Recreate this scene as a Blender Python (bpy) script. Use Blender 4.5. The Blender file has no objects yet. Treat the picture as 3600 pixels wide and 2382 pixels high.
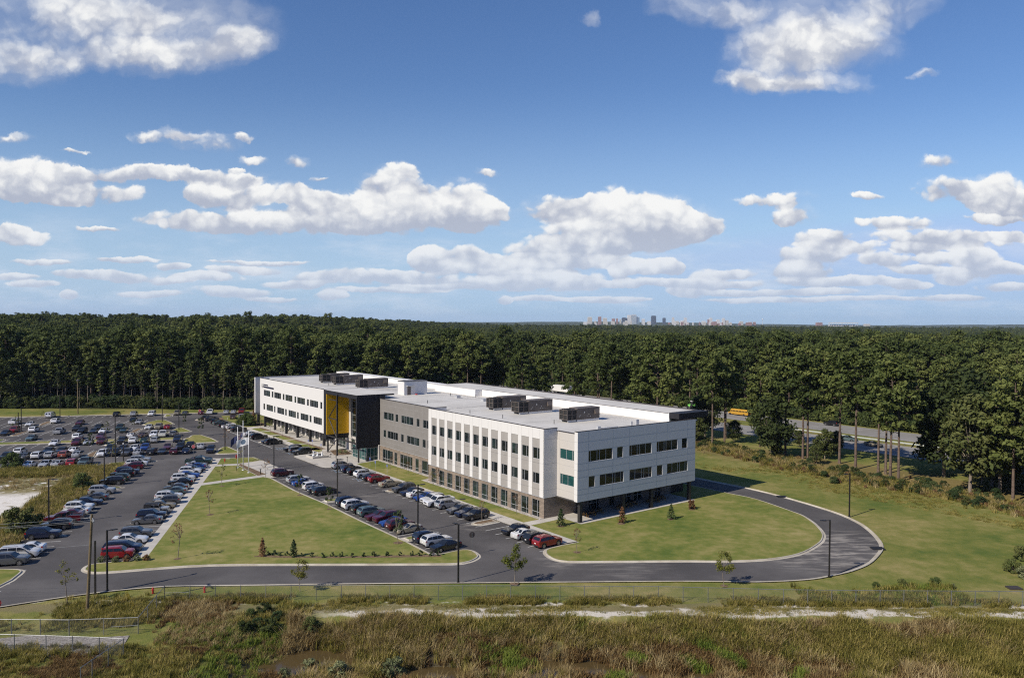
import bpy, math, random
import numpy as np
from mathutils import Vector, Matrix
rad=math.radians
R0=random.Random(7)
S=bpy.context.scene; COL=S.collection
# ------------------------------------------------------------------ camera
F=2640.; CX,CY=1800.,1191.; H=33.4; HOR0,HSL=1136.5,0.00622
def _basis():
    a=np.array([0,HOR0-CY,F]); b=np.array([1,HSL,0.])
    up=np.cross(a,b)
    if up[1]>0: up=-up
    up/=np.linalg.norm(up)
    fw=np.array([0,0,1.]); fw-=up*fw.dot(up); fw/=np.linalg.norm(fw)
    rt=np.cross(fw,up)
    if rt[0]<0: rt=-rt
    return rt,fw,up
RT,FW,UP=_basis()
cam=bpy.data.cameras.new('camera'); cam_o=bpy.data.objects.new('camera',cam); COL.objects.link(cam_o)
cam.sensor_width=36; cam.sensor_fit='HORIZONTAL'; cam.lens=F/3600*36; cam.clip_start=1; cam.clip_end=60000
cx=Vector((RT[0],FW[0],UP[0])); cy=-Vector((RT[1],FW[1],UP[1])); cz=-Vector((RT[2],FW[2],UP[2]))
M=Matrix((cx,cy,cz)).transposed().to_4x4(); M.translation=(0,0,H); cam_o.matrix_world=M
S.camera=cam_o
S.view_settings.view_transform='Standard'; S.view_settings.look='None'; S.view_settings.exposure=0.0; S.view_settings.gamma=1
S.render.film_transparent=False
cyc=S.cycles; cyc.max_bounces=5; cyc.diffuse_bounces=2; cyc.glossy_bounces=3; cyc.transmission_bounces=2; cyc.transparent_max_bounces=12; cyc.volume_bounces=0
cyc.use_denoising=False; cyc.filter_width=1.15; cyc.denoiser='OPENIMAGEDENOISE'; cyc.use_adaptive_sampling=True; cyc.adaptive_threshold=0.008
cyc.caustics_reflective=False; cyc.caustics_refractive=False; cyc.sample_clamp_indirect=4
try: cyc.use_fast_gi=False
except Exception: pass
def ray(px,py):
    d=np.array([px-CX,py-CY,F]); return np.array([d@RT,d@FW,d@UP])
def G(px,py,z=0.):                      # point of the ground (height z) seen at a pixel of the 3600x2382 photograph
    v=ray(px,py); t=(z-H)/v[2]; return (v[0]*t,v[1]*t,z)
def Zm(x0,y0,s): return lambda a,b,z=0.: G(x0+a/s,y0+b/s,z)
# building frame: u runs along the long facade (away from the camera), v into the building
A0=np.array([5.607,127.566]); aU=rad(-37.25)
U=np.array([math.sin(aU),math.cos(aU)]); V=np.array([math.cos(aU),-math.sin(aU)])
def W(u,v,z=0.): p=A0+U*u+V*v; return (p[0],p[1],z)
# parking lot frame: p runs away from the camera, q to the right
aP=rad(-14.3); PP=np.array([math.sin(aP),math.cos(aP)]); QQ=np.array([math.cos(aP),-math.sin(aP)]); O0=np.array(G(283,2004)[:2])
def PQ(p,q,z=0.): c=O0+PP*p+QQ*q; return (c[0],c[1],z)
# ------------------------------------------------------------------ sun and sky
SUN_AZ=rad(230.8); SUN_EL=rad(38.5)
sd=Vector((math.sin(SUN_AZ)*math.cos(SUN_EL),math.cos(SUN_AZ)*math.cos(SUN_EL),math.sin(SUN_EL)))
sun=bpy.data.lights.new('sun','SUN'); sun.energy=5.0; sun.angle=rad(0.53); sun.color=(1.0,0.915,0.79)
sun_o=bpy.data.objects.new('sun',sun); COL.objects.link(sun_o); sun_o.rotation_euler=sd.to_track_quat('Z','Y').to_euler(); sun_o.location=(-200,-200,400)
world=bpy.data.worlds.new('World'); S.world=world; world.use_nodes=True
wt=world.node_tree; wn=wt.nodes; wl=wt.links; wn.clear()
def N(tree,typ,**kw):
    n=tree.nodes.new(typ)
    for k,v in kw.items():
        if k.startswith('i'): n.inputs[int(k[1:])].default_value=v
        else: setattr(n,k,v)
    return n
def mth(tree,op,a,b=None,c=None,clamp=False):
    n=tree.nodes.new('ShaderNodeMath'); n.operation=op; n.use_clamp=clamp
    for i,x in enumerate((a,b,c)):
        if x is None: continue
        if isinstance(x,(int,float)): n.inputs[i].default_value=x
        else: tree.links.new(x,n.inputs[i])
    return n.outputs[0]
def vmth(tree,op,a,b=None,c=None):
    n=tree.nodes.new('ShaderNodeVectorMath'); n.operation=op
    for i,x in enumerate((a,b,c)):
        if x is None: continue
        if isinstance(x,(tuple,list)): n.inputs[i].default_value=x
        else: tree.links.new(x,n.inputs[i])
    return n.outputs['Value'] if op in('DOT_PRODUCT','LENGTH') else n.outputs[0]
def mixc(tree,f,a,b,bt='MIX'):
    n=tree.nodes.new('ShaderNodeMix'); n.data_type='RGBA'; n.blend_type=bt
    for i,x in ((0,f),(6,a),(7,b)):
        if isinstance(x,(int,float)): n.inputs[i].default_value=x
        elif isinstance(x,tuple): n.inputs[i].default_value=(*x,1) if len(x)==3 else x
        else: tree.links.new(x,n.inputs[i])
    return n.outputs[2]
def smooth(tree,x,lo,hi):
    n=tree.nodes.new('ShaderNodeMapRange'); n.interpolation_type='SMOOTHSTEP'
    tree.links.new(x,n.inputs[0]); n.inputs[1].default_value=lo; n.inputs[2].default_value=hi
    return n.outputs[0]
def noise(tree,vec,scale,detail=4,rough=.55,dim='3D'):
    n=tree.nodes.new('ShaderNodeTexNoise'); n.noise_dimensions=dim
    if vec is not None: tree.links.new(vec,n.inputs['Vector'])
    n.inputs['Scale'].default_value=scale; n.inputs['Detail'].default_value=detail; n.inputs['Roughness'].default_value=rough
    return n
sky=N(wt,'ShaderNodeTexSky',sky_type='NISHITA'); sky.sun_disc=False; sky.sun_elevation=SUN_EL; sky.sun_rotation=SUN_AZ
sky.altitude=60; sky.air_density=1.0; sky.dust_density=0.5; sky.ozone_density=2.6
skyc=vmth(wt,'SCALE',sky.outputs[0]); skyc.node.inputs['Scale'].default_value=0.118
hs=N(wt,'ShaderNodeHueSaturation'); hs.inputs['Hue'].default_value=.510; hs.inputs['Saturation'].default_value=1.2; sxa=N(wt,'ShaderNodeSeparateXYZ'); tca=N(wt,'ShaderNodeTexCoord'); wl.new(tca.outputs['Generated'],sxa.inputs[0]); skm=mixc(wt,smooth(wt,sxa.outputs[1],-.25,.25),vmth(wt,'MINIMUM',skyc,(.15,.24,.45)),vmth(wt,'MINIMUM',skyc,(.55,.68,.95))); wl.new(skm,hs.inputs['Color'])
tc=N(wt,'ShaderNodeTexCoord'); sx=N(wt,'ShaderNodeSeparateXYZ'); wl.new(tc.outputs['Generated'],sx.inputs[0])
yy=mth(wt,'MAXIMUM',sx.outputs[1],0.05)
ca=mth(wt,'DIVIDE',sx.outputs[0],yy); ce=mth(wt,'DIVIDE',sx.outputs[2],yy)
cb=N(wt,'ShaderNodeCombineXYZ'); wl.new(ca,cb.inputs[0]); wl.new(ce,cb.inputs[1])
P0=cb.outputs[0]
# cumulus field: (centre, half width, half height) of every puff in the tangent plane of the view direction
CLOUD="""100,55,240,85 50,150,105,45 480,75,150,85 330,125,150,40 260,10,150,60 560,110,60,40 1850,60,170,80 1790,140,120,72 1960,105,120,55 1890,192,125,22 1630,10,110,38 2070,15,95,45 1720,190,60,28
480,325,70,24 370,312,75,13 590,365,33,13 700,372,28,15 1125,396,34,8 1357,45,26,14 2172,368,40,14 2140,180,30,8 570,308,22,12 545,388,18,7 175,342,30,6 755,416,20,6 30,322,40,10
85,405,95,38 190,447,140,24 300,400,170,18 430,405,165,17 545,415,60,13 20,420,60,40 150,405,60,26 40,545,66,22 100,430,110,30 30,530,30,18
905,425,62,42 1045,465,100,50 820,490,190,36 570,448,125,26 470,445,50,25 480,505,140,26 690,522,180,22 950,500,210,38 700,455,40,25 1100,500,65,40 760,465,25,18 930,395,30,20
1290,480,70,30 1440,485,110,50 1555,515,105,42 1400,545,140,38 1310,580,120,26 1270,607,170,16 1470,525,130,50 1530,475,70,30 1620,525,45,28
1790,465,88,18 1840,502,52,22 2010,448,34,10 2180,435,85,28 2300,440,80,38 2340,470,90,30 2060,515,80,16 2190,550,165,20 2320,540,50,12 2300,505,60,10
1000,597,38,24 975,600,25,20 860,638,150,16 1150,620,120,18 1130,600,28,16 1200,655,180,15 1330,645,60,18 1500,618,62,18 1440,630,25,16 1545,615,30,18 1640,645,42,22 1590,672,40,14 1910,555,58,22 1880,590,75,22 1850,625,62,16 2050,602,52,16 2250,590,45,24 2270,610,50,28 2210,640,40,18 205,632,70,10 40,638,45,7 400,615,36,9 400,650,46,8 530,675,78,12 560,622,70,9 600,605,100,5 2170,600,44,15 1950,650,140,10 1720,655,44,8 2100,660,52,8 770,683,32,10 1165,692,16,9 2200,690,70,7 1800,692,140,6 1400,692,90,7 2000,690,140,5 160,682,18,10 640,690,60,5 220,527,55,6 1600,655,90,10 1000,662,90,6 900,670,120,6 1750,675,120,7 300,640,60,10 480,640,70,9 690,655,70,9 80,655,50,8 350,678,60,7 1080,590,34,18 1240,640,80,15 1700,630,45,10 1980,575,50,14 2330,620,50,14 2330,665,60,9 2120,575,60,12 1480,655,90,9 1890,672,80,8 930,640,50,14 2130,625,60,9 1250,690,60,6 300,600,70,6 100,605,60,6"""
wsc=N(wt,'ShaderNodeVectorMath',operation='SCALE'); 
n1=noise(wt,P0,9.0,7,.62); n2=noise(wt,P0,42.0,4,.6)
w1=vmth(wt,'SCALE',vmth(wt,'SUBTRACT',n1.outputs['Color'],(.5,.5,.5))); w1.node.inputs['Scale'].default_value=0.085
w2=vmth(wt,'SCALE',vmth(wt,'SUBTRACT',n2.outputs['Color'],(.5,.5,.5))); w2.node.inputs['Scale'].default_value=0.018
# nearer the horizon the clouds are farther off, so their billows shrink
fade=smooth(wt,ce,-0.01,0.3)
fade=mth(wt,'MULTIPLY_ADD',fade,0.75,0.25)
wv=vmth(wt,'ADD',w1,w2); sc_=N(wt,'ShaderNodeVectorMath',operation='SCALE'); wl.new(wv,sc_.inputs[0]); wl.new(fade,sc_.inputs['Scale'])
flat=vmth(wt,'MULTIPLY',sc_.outputs[0],(1.0,0.75,0.0))
Pw=vmth(wt,'ADD',P0,flat)
acc=None
for tok in CLOUD.split():
    x,y,rx,ry=[float(t)*3600/2370 for t in tok.split(',')]
    d=ray(x,y); a,e=d[0]/d[1],d[2]/d[1]; ra,re=rx/F*1.22,ry/F*1.20
    # (the puffs are summed one after another; the tiny term only fixes their order of evaluation)
    off=(-a/ra,-e/re,0) if acc is None else vmth(wt,'MULTIPLY_ADD',acc,(1e-7,1e-7,0),(-a/ra,-e/re,0))
    q=vmth(wt,'MULTIPLY_ADD',Pw,(1/ra,1/re,0),off)
    w=mth(wt,'MAXIMUM',mth(wt,'SUBTRACT',1.35,vmth(wt,'DOT_PRODUCT',q,q)),0.0)
    q2=vmth(wt,'MULTIPLY_ADD',q,(0,1,0),(1,0,0))
    acc=vmth(wt,'MULTIPLY',q2,w) if acc is None else vmth(wt,'MULTIPLY_ADD',q2,w,acc)
sa=N(wt,'ShaderNodeSeparateXYZ'); wl.new(acc,sa.inputs[0])
wsum,hsum=sa.outputs[0],sa.outputs[1]
fmax=mth(wt,'SUBTRACT',wsum,mth(wt,'MULTIPLY_ADD',smooth(wt,ce,0.02,0.17),.32,.10))
n3=noise(wt,Pw,24.0,6,.6)
def puff(sc,sm):
    v=N(wt,'ShaderNodeTexVoronoi',feature='SMOOTH_F1'); v.inputs['Scale'].default_value=sc; v.inputs['Smoothness'].default_value=sm; v.inputs['Detail'].default_value=0.0; v.voronoi_dimensions='2D'
    wl.new(Pw2,v.inputs['Vector']); return v.outputs['Distance']
Pw2=vmth(wt,'MULTIPLY',Pw,(1.0,1.35,0.0))
pf=mth(wt,'ADD',mth(wt,'MULTIPLY',puff(24,.35),.6),mth(wt,'MULTIPLY',puff(60,.35),.4))
pf=mth(wt,'SUBTRACT',.36,pf)
body=smooth(wt,wsum,.15,.75)
edge=mth(wt,'MULTIPLY_ADD',mth(wt,'MULTIPLY',body,mth(wt,'SUBTRACT',n3.outputs['Fac'],.5)),1.5,fmax)
edge=mth(wt,'MULTIPLY_ADD',mth(wt,'MULTIPLY',pf,body),mth(wt,'MULTIPLY_ADD',smooth(wt,ce,.20,.38),-1.35,1.65),edge)
soft=mth(wt,'MULTIPLY_ADD',smooth(wt,ce,0.12,0.40),1.7,0.42)
dens=mth(wt,'DIVIDE',edge,soft,clamp=True); dens=smooth(wt,dens,0.0,1.0)
halo=mth(wt,'MULTIPLY',smooth(wt,mth(wt,'MULTIPLY_ADD',mth(wt,'SUBTRACT',n1.outputs['Fac'],.5),1.6,edge),-.45,.9),mth(wt,'MULTIPLY',body,.28)); dens=mth(wt,'MAXIMUM',dens,halo)
hl=mth(wt,'DIVIDE',hsum,mth(wt,'ADD',wsum,0.08))
n4=noise(wt,vmth(wt,'ADD',Pw,(3.1,0.012,0)),20.0,7,.6)
lit=mth(wt,'ADD',mth(wt,'MULTIPLY',hl,0.85),mth(wt,'MULTIPLY',mth(wt,'SUBTRACT',n4.outputs['Fac'],.5),2.2))
lit=mth(wt,'MULTIPLY_ADD',pf,1.2,lit)
lit=smooth(wt,lit,-0.70,0.50)
ccol=mixc(wt,lit,(0.45,0.49,0.595),(0.95,0.95,0.935))
far_=smooth(wt,ce,0.0,0.16)
ccol=mixc(wt,mth(wt,'MULTIPLY_ADD',far_,.65,.35),(0.58,0.67,0.82),ccol)
hz_=mth(wt,'SUBTRACT',1.0,smooth(wt,ce,-0.05,0.33)); skyf=mixc(wt,mth(wt,'MULTIPLY',hz_,.92),hs.outputs[0],(0.41,0.58,0.83))
cloudy=mth(wt,'MULTIPLY',dens,mth(wt,'MULTIPLY',smooth(wt,sx.outputs[1],0.0,0.2),mth(wt,'MULTIPLY_ADD',far_,0.12,0.86)))
n5=noise(wt,vmth(wt,'MULTIPLY',P0,(7.,26.,1.)),1.0,6,.62)
lay=mth(wt,'MULTIPLY',smooth(wt,n5.outputs['Fac'],.44,.72),mth(wt,'MULTIPLY',smooth(wt,ce,-.01,.03),mth(wt,'SUBTRACT',1.0,smooth(wt,ce,.07,.17))))
lay=mth(wt,'MULTIPLY',lay,mth(wt,'MULTIPLY',smooth(wt,sx.outputs[1],0.0,0.2),.62)); skyf=mixc(wt,lay,skyf,(0.68,0.76,0.88))
allc=mixc(wt,cloudy,skyf,ccol)
bg=N(wt,'ShaderNodeBackground'); bg.inputs['Strength'].default_value=1.0; wl.new(allc,bg.inputs['Color'])
wo=N(wt,'ShaderNodeOutputWorld'); wl.new(bg.outputs[0],wo.inputs[0])
try: world.cycles.sampling_method='MANUAL'; world.cycles.sample_map_resolution=512
except Exception: pass
# ------------------------------------------------------------------ helpers
class MB:
    def __init__(s): s.v=[]; s.f=[]
    def quad(s,*p):
        i=len(s.v); s.v+= [tuple(map(float,q)) for q in p]; s.f.append(tuple(range(i,i+len(p)))); return s
    poly=quad
    def hexa(s,c):
        i=len(s.v); s.v+=[tuple(map(float,q)) for q in c]
        s.f+=[(i,i+3,i+2,i+1),(i+4,i+5,i+6,i+7),(i,i+1,i+5,i+4),(i+1,i+2,i+6,i+5),(i+2,i+3,i+7,i+6),(i+3,i,i+4,i+7)]; return s
    def box(s,x0,x1,y0,y1,z0,z1):
        return s.hexa([(x0,y0,z0),(x1,y0,z0),(x1,y1,z0),(x0,y1,z0),(x0,y0,z1),(x1,y0,z1),(x1,y1,z1),(x0,y1,z1)])
    def tube(s,p,q,r0,r1=None,n=8,cap=True):
        r1=r0 if r1 is None else r1
        p=Vector(p);q=Vector(q);d=(q-p).normalized(); a=d.orthogonal().normalized(); b=d.cross(a); i=len(s.v)
        for c,r in ((p,r0),(q,r1)):
            for k in range(n):
                t=2*math.pi*k/n; s.v.append(tuple(c+a*r*math.cos(t)+b*r*math.sin(t)))
        for k in range(n): s.f.append((i+k,i+(k+1)%n,i+n+(k+1)%n,i+n+k))
        if cap: s.f+= [tuple(range(i+n-1,i-1,-1)),tuple(range(i+n,i+2*n))]
        return s
    def blob(s,c,r,rings=6,seg=10,sq=(1,1,1),jit=0,rng=R0):
        i=len(s.v)
        s.v.append((c[0],c[1],c[2]-r*sq[2]))
        for a in range(1,rings):
            t=math.pi*a/rings
            for k in range(seg):
                f=2*math.pi*k/seg; j=1+rng.uniform(-jit,jit)
                s.v.append((c[0]+r*sq[0]*math.sin(t)*math.cos(f)*j,c[1]+r*sq[1]*math.sin(t)*math.sin(f)*j,c[2]-r*sq[2]*math.cos(t)*j))
        s.v.append((c[0],c[1],c[2]+r*sq[2])); e=len(s.v)-1
        for k in range(seg): s.f.append((i,i+1+(k+1)%seg,i+1+k)); s.f.append((e,e-seg+k,e-seg+(k+1)%seg))
        for a in range(rings-2):
            for k in range(seg):
                b=i+1+a*seg; s.f.append((b+k,b+(k+1)%seg,b+seg+(k+1)%seg,b+seg+k))
        return s
    def mesh(s,name,m,smooth=False):
        me=bpy.data.meshes.new(name); me.from_pydata(s.v,[],s.f)
        if m is not None: me.materials.append(m)
        if smooth: me.polygons.foreach_set('use_smooth',[True]*len(me.polygons))
        me.update(); return me
    def build(s,name,m,parent=None,smooth=False,link=True):
        o=bpy.data.objects.new(name,s.mesh(name,m,smooth))
        if link: COL.objects.link(o)
        if parent is not None: o.parent=parent
        return o
def tag(o,label=None,cat=None,group=None,kind=None):
    if label: o['label']=label
    if cat: o['category']=cat
    if group: o['group']=group
    if kind: o['kind']=kind
    return o
def thing(name,label,cat,loc=(0,0,0),rz=0,group=None):
    o=bpy.data.objects.new(name,None); o.empty_display_size=.2; COL.objects.link(o); o.location=loc; o.rotation_euler=(0,0,rz)
    return tag(o,label,cat,group)
KIDS={}
def dup(root,loc,rz,scale=1,label=None,group=None,cat=None):
    r=root.copy(); COL.objects.link(r); r.location=loc; r.rotation_euler=(0,0,rz); r.scale=(scale,)*3 if not isinstance(scale,tuple) else scale
    if label: r['label']=label
    if group: r['group']=group
    for ch in KIDS.get(root) or root.children:
        c=ch.copy(); COL.objects.link(c); c.parent=r
        for g in (KIDS.get(ch) or ch.children):
            d=g.copy(); COL.objects.link(d); d.parent=c
    return r
# ------------------------------------------------------------------ materials
def mat(name,col=(.5,.5,.5),rough=.6,metal=0,spec=.5,coat=0):
    m=bpy.data.materials.new(name); m.use_nodes=True; b=m.node_tree.nodes['Principled BSDF']
    b.inputs['Base Color'].default_value=(*col,1); b.inputs['Roughness'].default_value=rough; b.inputs['Metallic'].default_value=metal
    b.inputs['Specular IOR Level'].default_value=spec; b.inputs['Coat Weight'].default_value=coat
    return m
def bsdf(m): return m.node_tree.nodes['Principled BSDF']
def nmat(name,stops,scale=1.,detail=5,rough=.8,bump=0,coord='pos',spec=.3,s2=None,bscale=None,rgh=.6):
    """colour ramp driven by world-space noise; s2=(scale,amount) adds a finer octave"""
    m=mat(name,stops[0][1],rough,spec=spec); t=m.node_tree
    g=N(t,'ShaderNodeNewGeometry').outputs['Position'] if coord=='pos' else N(t,'ShaderNodeTexCoord').outputs['Object']
    f=noise(t,g,scale,detail,rgh).outputs['Fac']
    if s2:
        f2=noise(t,g,s2[0],3,.6).outputs['Fac']; f=mth(t,'MULTIPLY_ADD',mth(t,'SUBTRACT',f2,.5),s2[1],f)
    r=N(t,'ShaderNodeValToRGB'); el=r.color_ramp.elements
    while len(el)<len(stops): el.new(.5)
    for e,(p,c) in zip(el,stops): e.position=p; e.color=(*c,1)
    t.links.new(f,r.inputs[0]); t.links.new(r.outputs[0],bsdf(m).inputs['Base Color'])
    if bump:
        bn=N(t,'ShaderNodeBump'); bn.inputs['Strength'].default_value=bump; bn.inputs['Distance'].default_value=.05
        fb=noise(t,g,bscale or scale*6,3,.6).outputs['Fac']; t.links.new(fb,bn.inputs['Height']); t.links.new(bn.outputs[0],bsdf(m).inputs['Normal'])
    return m
M_ASPH=nmat('asphalt',[(.32,(.060,.056,.055)),(.5,(.088,.082,.080)),(.68,(.128,.12,.115))],.07,6,.88,.25,s2=(9,.22),bscale=18)
t_=M_ASPH.node_tree; g_=N(t_,'ShaderNodeNewGeometry').outputs['Position']; c_=bsdf(M_ASPH).inputs['Base Color'].links[0].from_socket
def stain(cx_,cy_,r_,k_):
    global c_
    d_=vmth(t_,'LENGTH',vmth(t_,'SUBTRACT',g_,(cx_,cy_,0.))); n_=noise(t_,vmth(t_,'MULTIPLY',g_,(.25,1.,1.)),.9,6,.65).outputs['Fac']
    f_=mth(t_,'MULTIPLY',mth(t_,'SUBTRACT',1,smooth(t_,d_,r_*.3,r_)),smooth(t_,n_,.44,.66)); c_=mixc(t_,mth(t_,'MULTIPLY',f_,k_),c_,(.36,.33,.29))
stain(*G(2990,1925)[:2],13,.75); stain(*G(2840,1962)[:2],9,.6); stain(*G(1960,1972)[:2],4,.5); stain(*G(1665,1853)[:2],4,.6); stain(*G(1300,1742)[:2],4,.35); stain(*G(2200,1995)[:2],9,.22)
t_.links.new(c_,bsdf(M_ASPH).inputs['Base Color'])
M_CONC=nmat('concrete',[(.3,(.42,.39,.345)),(.7,(.54,.51,.455))],.5,6,.85,.1,s2=(7,.2))
M_KERB=nmat('kerb_concrete',[(.3,(.34,.30,.235)),(.55,(.48,.44,.365)),(.75,(.55,.51,.44))],.35,6,.85,0,s2=(3,.3))
M_LAWN=nmat('lawn_grass',[(.28,(.092,.132,.028)),(.45,(.160,.178,.043)),(.58,(.23,.215,.070)),(.72,(.31,.265,.11))],.06,9,.95,.6,s2=(.55,.55),rgh=.68,bscale=9,spec=.1)
M_MULCH=nmat('mulch',[(.3,(.11,.075,.045)),(.7,(.24,.17,.11))],2.5,5,.95,.8,spec=.1,s2=(14,.5))
M_ROCK=nmat('river_rock',[(.3,(.16,.14,.12)),(.5,(.46,.42,.37)),(.7,(.66,.62,.56))],3.5,3,.8,.8,s2=(9,.6))
M_LINE=nmat('road_paint',[(.3,(.5,.5,.48)),(.6,(.78,.78,.74))],1.2,5,.7)
M_BLUE=nmat('blue_paint',[(.3,(.12,.2,.30)),(.7,(.22,.32,.44))],1.2,5,.7)
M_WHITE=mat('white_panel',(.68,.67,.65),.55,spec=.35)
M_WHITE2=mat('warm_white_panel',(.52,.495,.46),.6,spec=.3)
M_GREY=nmat('grey_panel',[(.3,(.205,.192,.178)),(.7,(.235,.222,.208))],.8,4,.6)
M_GREYL=nmat('light_grey_panel',[(.3,(.315,.297,.275)),(.7,(.35,.332,.308))],.8,4,.6)
M_JOINT=mat('joint',(.32,.315,.31),.8)
M_BLACK=nmat('black_panel',[(.3,(.014,.014,.017)),(.7,(.020,.020,.024))],.6,4,.6,spec=.3)
M_STEEL=mat('charcoal_steel',(.030,.028,.028),.5,spec=.4)
M_YEL=mat('yellow_panel',(.92,.52,.006),.45)
M_ROOF=nmat('roof_membrane',[(.3,(.47,.45,.41)),(.5,(.57,.55,.505)),(.7,(.62,.60,.555))],.16,7,.7,s2=(1.2,.35))
M_RWALL=nmat('roof_white_membrane',[(.3,(.70,.69,.67)),(.7,(.77,.76,.74))],.3,5,.6)
M_COP=mat('coping',(.055,.045,.04),.5)
M_SILL=mat('light_frame',(.52,.53,.54),.45,metal=.3)
M_DFR=mat('dark_frame',(.10,.10,.10),.4,metal=.4)
def brickmat():
    m=mat('brick',(.4,.3,.2),.85); t=m.node_tree
    tcn=N(t,'ShaderNodeTexCoord'); mp=N(t,'ShaderNodeSeparateXYZ'); t.links.new(tcn.outputs['Object'],mp.inputs[0])
    c=N(t,'ShaderNodeCombineXYZ'); t.links.new(mth(t,'ADD',mp.outputs[0],mp.outputs[1]),c.inputs[0]); t.links.new(mp.outputs[2],c.inputs[1])
    b=N(t,'ShaderNodeTexBrick'); t.links.new(c.outputs[0],b.inputs['Vector']); b.inputs['Scale'].default_value=1
    b.inputs['Brick Width'].default_value=.9; b.inputs['Row Height'].default_value=.2; b.inputs['Mortar Size'].default_value=.012; b.inputs['Bias'].default_value=.0
    b.inputs['Color1'].default_value=(.305,.252,.203,1); b.inputs['Color2'].default_value=(.205,.168,.136,1); b.inputs['Mortar'].default_value=(.33,.29,.245,1)
    n=noise(t,c.outputs[0],1.6,5,.6); mx=mixc(t,n.outputs['Fac'],(.62,.60,.58),(1.25,1.2,1.15)); col=mixc(t,1.,b.outputs['Color'],mx,'MULTIPLY')
    t.links.new(col,bsdf(m).inputs['Base Color'])
    bn=N(t,'ShaderNodeBump'); bn.inputs['Strength'].default_value=1; bn.inputs['Distance'].default_value=.04
    nb=noise(t,c.outputs[0],4,3,.6); hsum_=mth(t,'MULTIPLY_ADD',b.outputs['Fac'],-.5,nb.outputs['Fac']); t.links.new(hsum_,bn.inputs['Height']); t.links.new(bn.outputs[0],bsdf(m).inputs['Normal'])
    return m
M_BRICK=brickmat()
def glassmat(name,c1,c2):
    m=mat(name,c1,.05,spec=.40); t=m.node_tree; oi=N(t,'ShaderNodeObjectInfo')
    g=N(t,'ShaderNodeTexCoord').outputs['Object']; n=noise(t,g,.55,2,.5)
    f=mth(t,'MULTIPLY',oi.outputs['Random'],smooth(t,n.outputs['Fac'],.35,.62))
    t.links.new(mixc(t,f,c1,c2),bsdf(m).inputs['Base Color']); return m
M_GLASS=glassmat('window_glass',(.008,.010,.010),(.022,.040,.036))
M_TEAL=glassmat('tinted_glass',(.012,.055,.055),(.02,.09,.085))
M_CARGL=mat('car_glass',(.012,.014,.017),.05,spec=.7)
M_TYRE=mat('tyre',(.014,.014,.015),.8); M_RIM=mat('wheel_rim',(.45,.45,.46),.3,metal=.9); M_TRIM=mat('black_trim',(.018,.018,.02),.55)
M_HEAD=mat('headlamp',(.72,.74,.76),.12,spec=.8); M_TAIL=mat('tail_lamp',(.32,.008,.01),.2,spec=.7); M_PLATE=mat('number_plate',(.7,.7,.7),.5)
def paintmat():
    m=mat('car_paint',(.5,.5,.5),.32,metal=.25,spec=.5,coat=.9); t=m.node_tree; oi=N(t,'ShaderNodeObjectInfo')
    t.links.new(oi.outputs['Color'],bsdf(m).inputs['Base Color']); bsdf(m).inputs['Coat Roughness'].default_value=.06; return m
M_PAINT=paintmat()
M_POLE=mat('dark_bronze',(.016,.014,.013),.5); M_GALV=mat('galvanised',(.27,.28,.28),.45,metal=.6); M_WPOLE=mat('white_pole',(.78,.78,.77),.35)
M_WOOD=nmat('pole_wood',[(.3,(.10,.075,.04)),(.7,(.20,.155,.085))],1.5,5,.9,coord='obj')
M_RED=mat('hydrant_red',(.42,.03,.03),.45); M_ORANGE=mat('wood_yellow',(.42,.22,.03),.6)
M_AC=nmat('unit_bronze',[(.3,(.105,.088,.076)),(.7,(.14,.118,.103))],.8,4,.55); M_ACD=mat('coil_dark',(.018,.017,.016),.7)

# ------------------------------------------------------------------ terrain
def sst(x,a,b):
    t=min(1,max(0,(x-a)/(b-a))); return t*t*(3-2*t)
def hgt(x,y):
    h=-0.03
    edge=83.6+1.0*math.sin(x*.23)+.7*math.sin(x*.61+1)
    if y<edge+1:
        k=sst(edge+1-y,0,9); h-=2.0*k
        h+=.25*math.sin(x*.9+y*.7)*math.sin(y*.8-x*.35)*k*sst(y,58,66)+.35*(1-sst(y,60,68))
        # left shoulder between the fences stays high
        l=sst(-x,24,33); h=h*(1-l)+(-.05)*l
        pond=math.exp(-(((x+21.0)/4.6)**2+((y-78.6)/2.6)**2)); h-=1.5*pond
        for a_,b_,c_,d_ in ((6.5,76.8,3.4,1.2),(12,75.2,2.2,.7),(-7.5,75.6,3.0,1.0),(19,74.8,2.0,.6),(1.5,74.6,1.8,.6)): h-=1.0*math.exp(-(((x-a_)/c_)**2+((y-b_)/d_)**2))
    if y>300:
        h+=11*sst(-x,60,260)*sst(y,330,760)*(1-.6*sst(y,1500,3000))
    if y>4000: h+=46*sst(y,7600,9800)*(.75+.25*math.sin(x/900.))
    return h
def lin(a,b,s): return list(np.arange(a,b,s))
xs=sorted(set(lin(-15000,-3000,1500)+lin(-3000,-400,200)+lin(-400,-80,20)+lin(-80,80,1.6)+lin(80,400,20)+lin(400,3000,200)+lin(3000,15001,1500)))
ys=sorted(set(lin(-400,55,45)+lin(55,92,.7)+lin(92,300,9)+lin(300,1000,50)+lin(1000,4000,250)+lin(4000,11501,500)))
mb=MB(); nx=len(xs)
for y in ys:
    for x in xs: mb.v.append((float(x),float(y),hgt(x,y)))
for j in range(len(ys)-1):
    for i in range(nx-1): mb.f.append((j*nx+i,j*nx+i+1,(j+1)*nx+i+1,(j+1)*nx+i))
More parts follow.
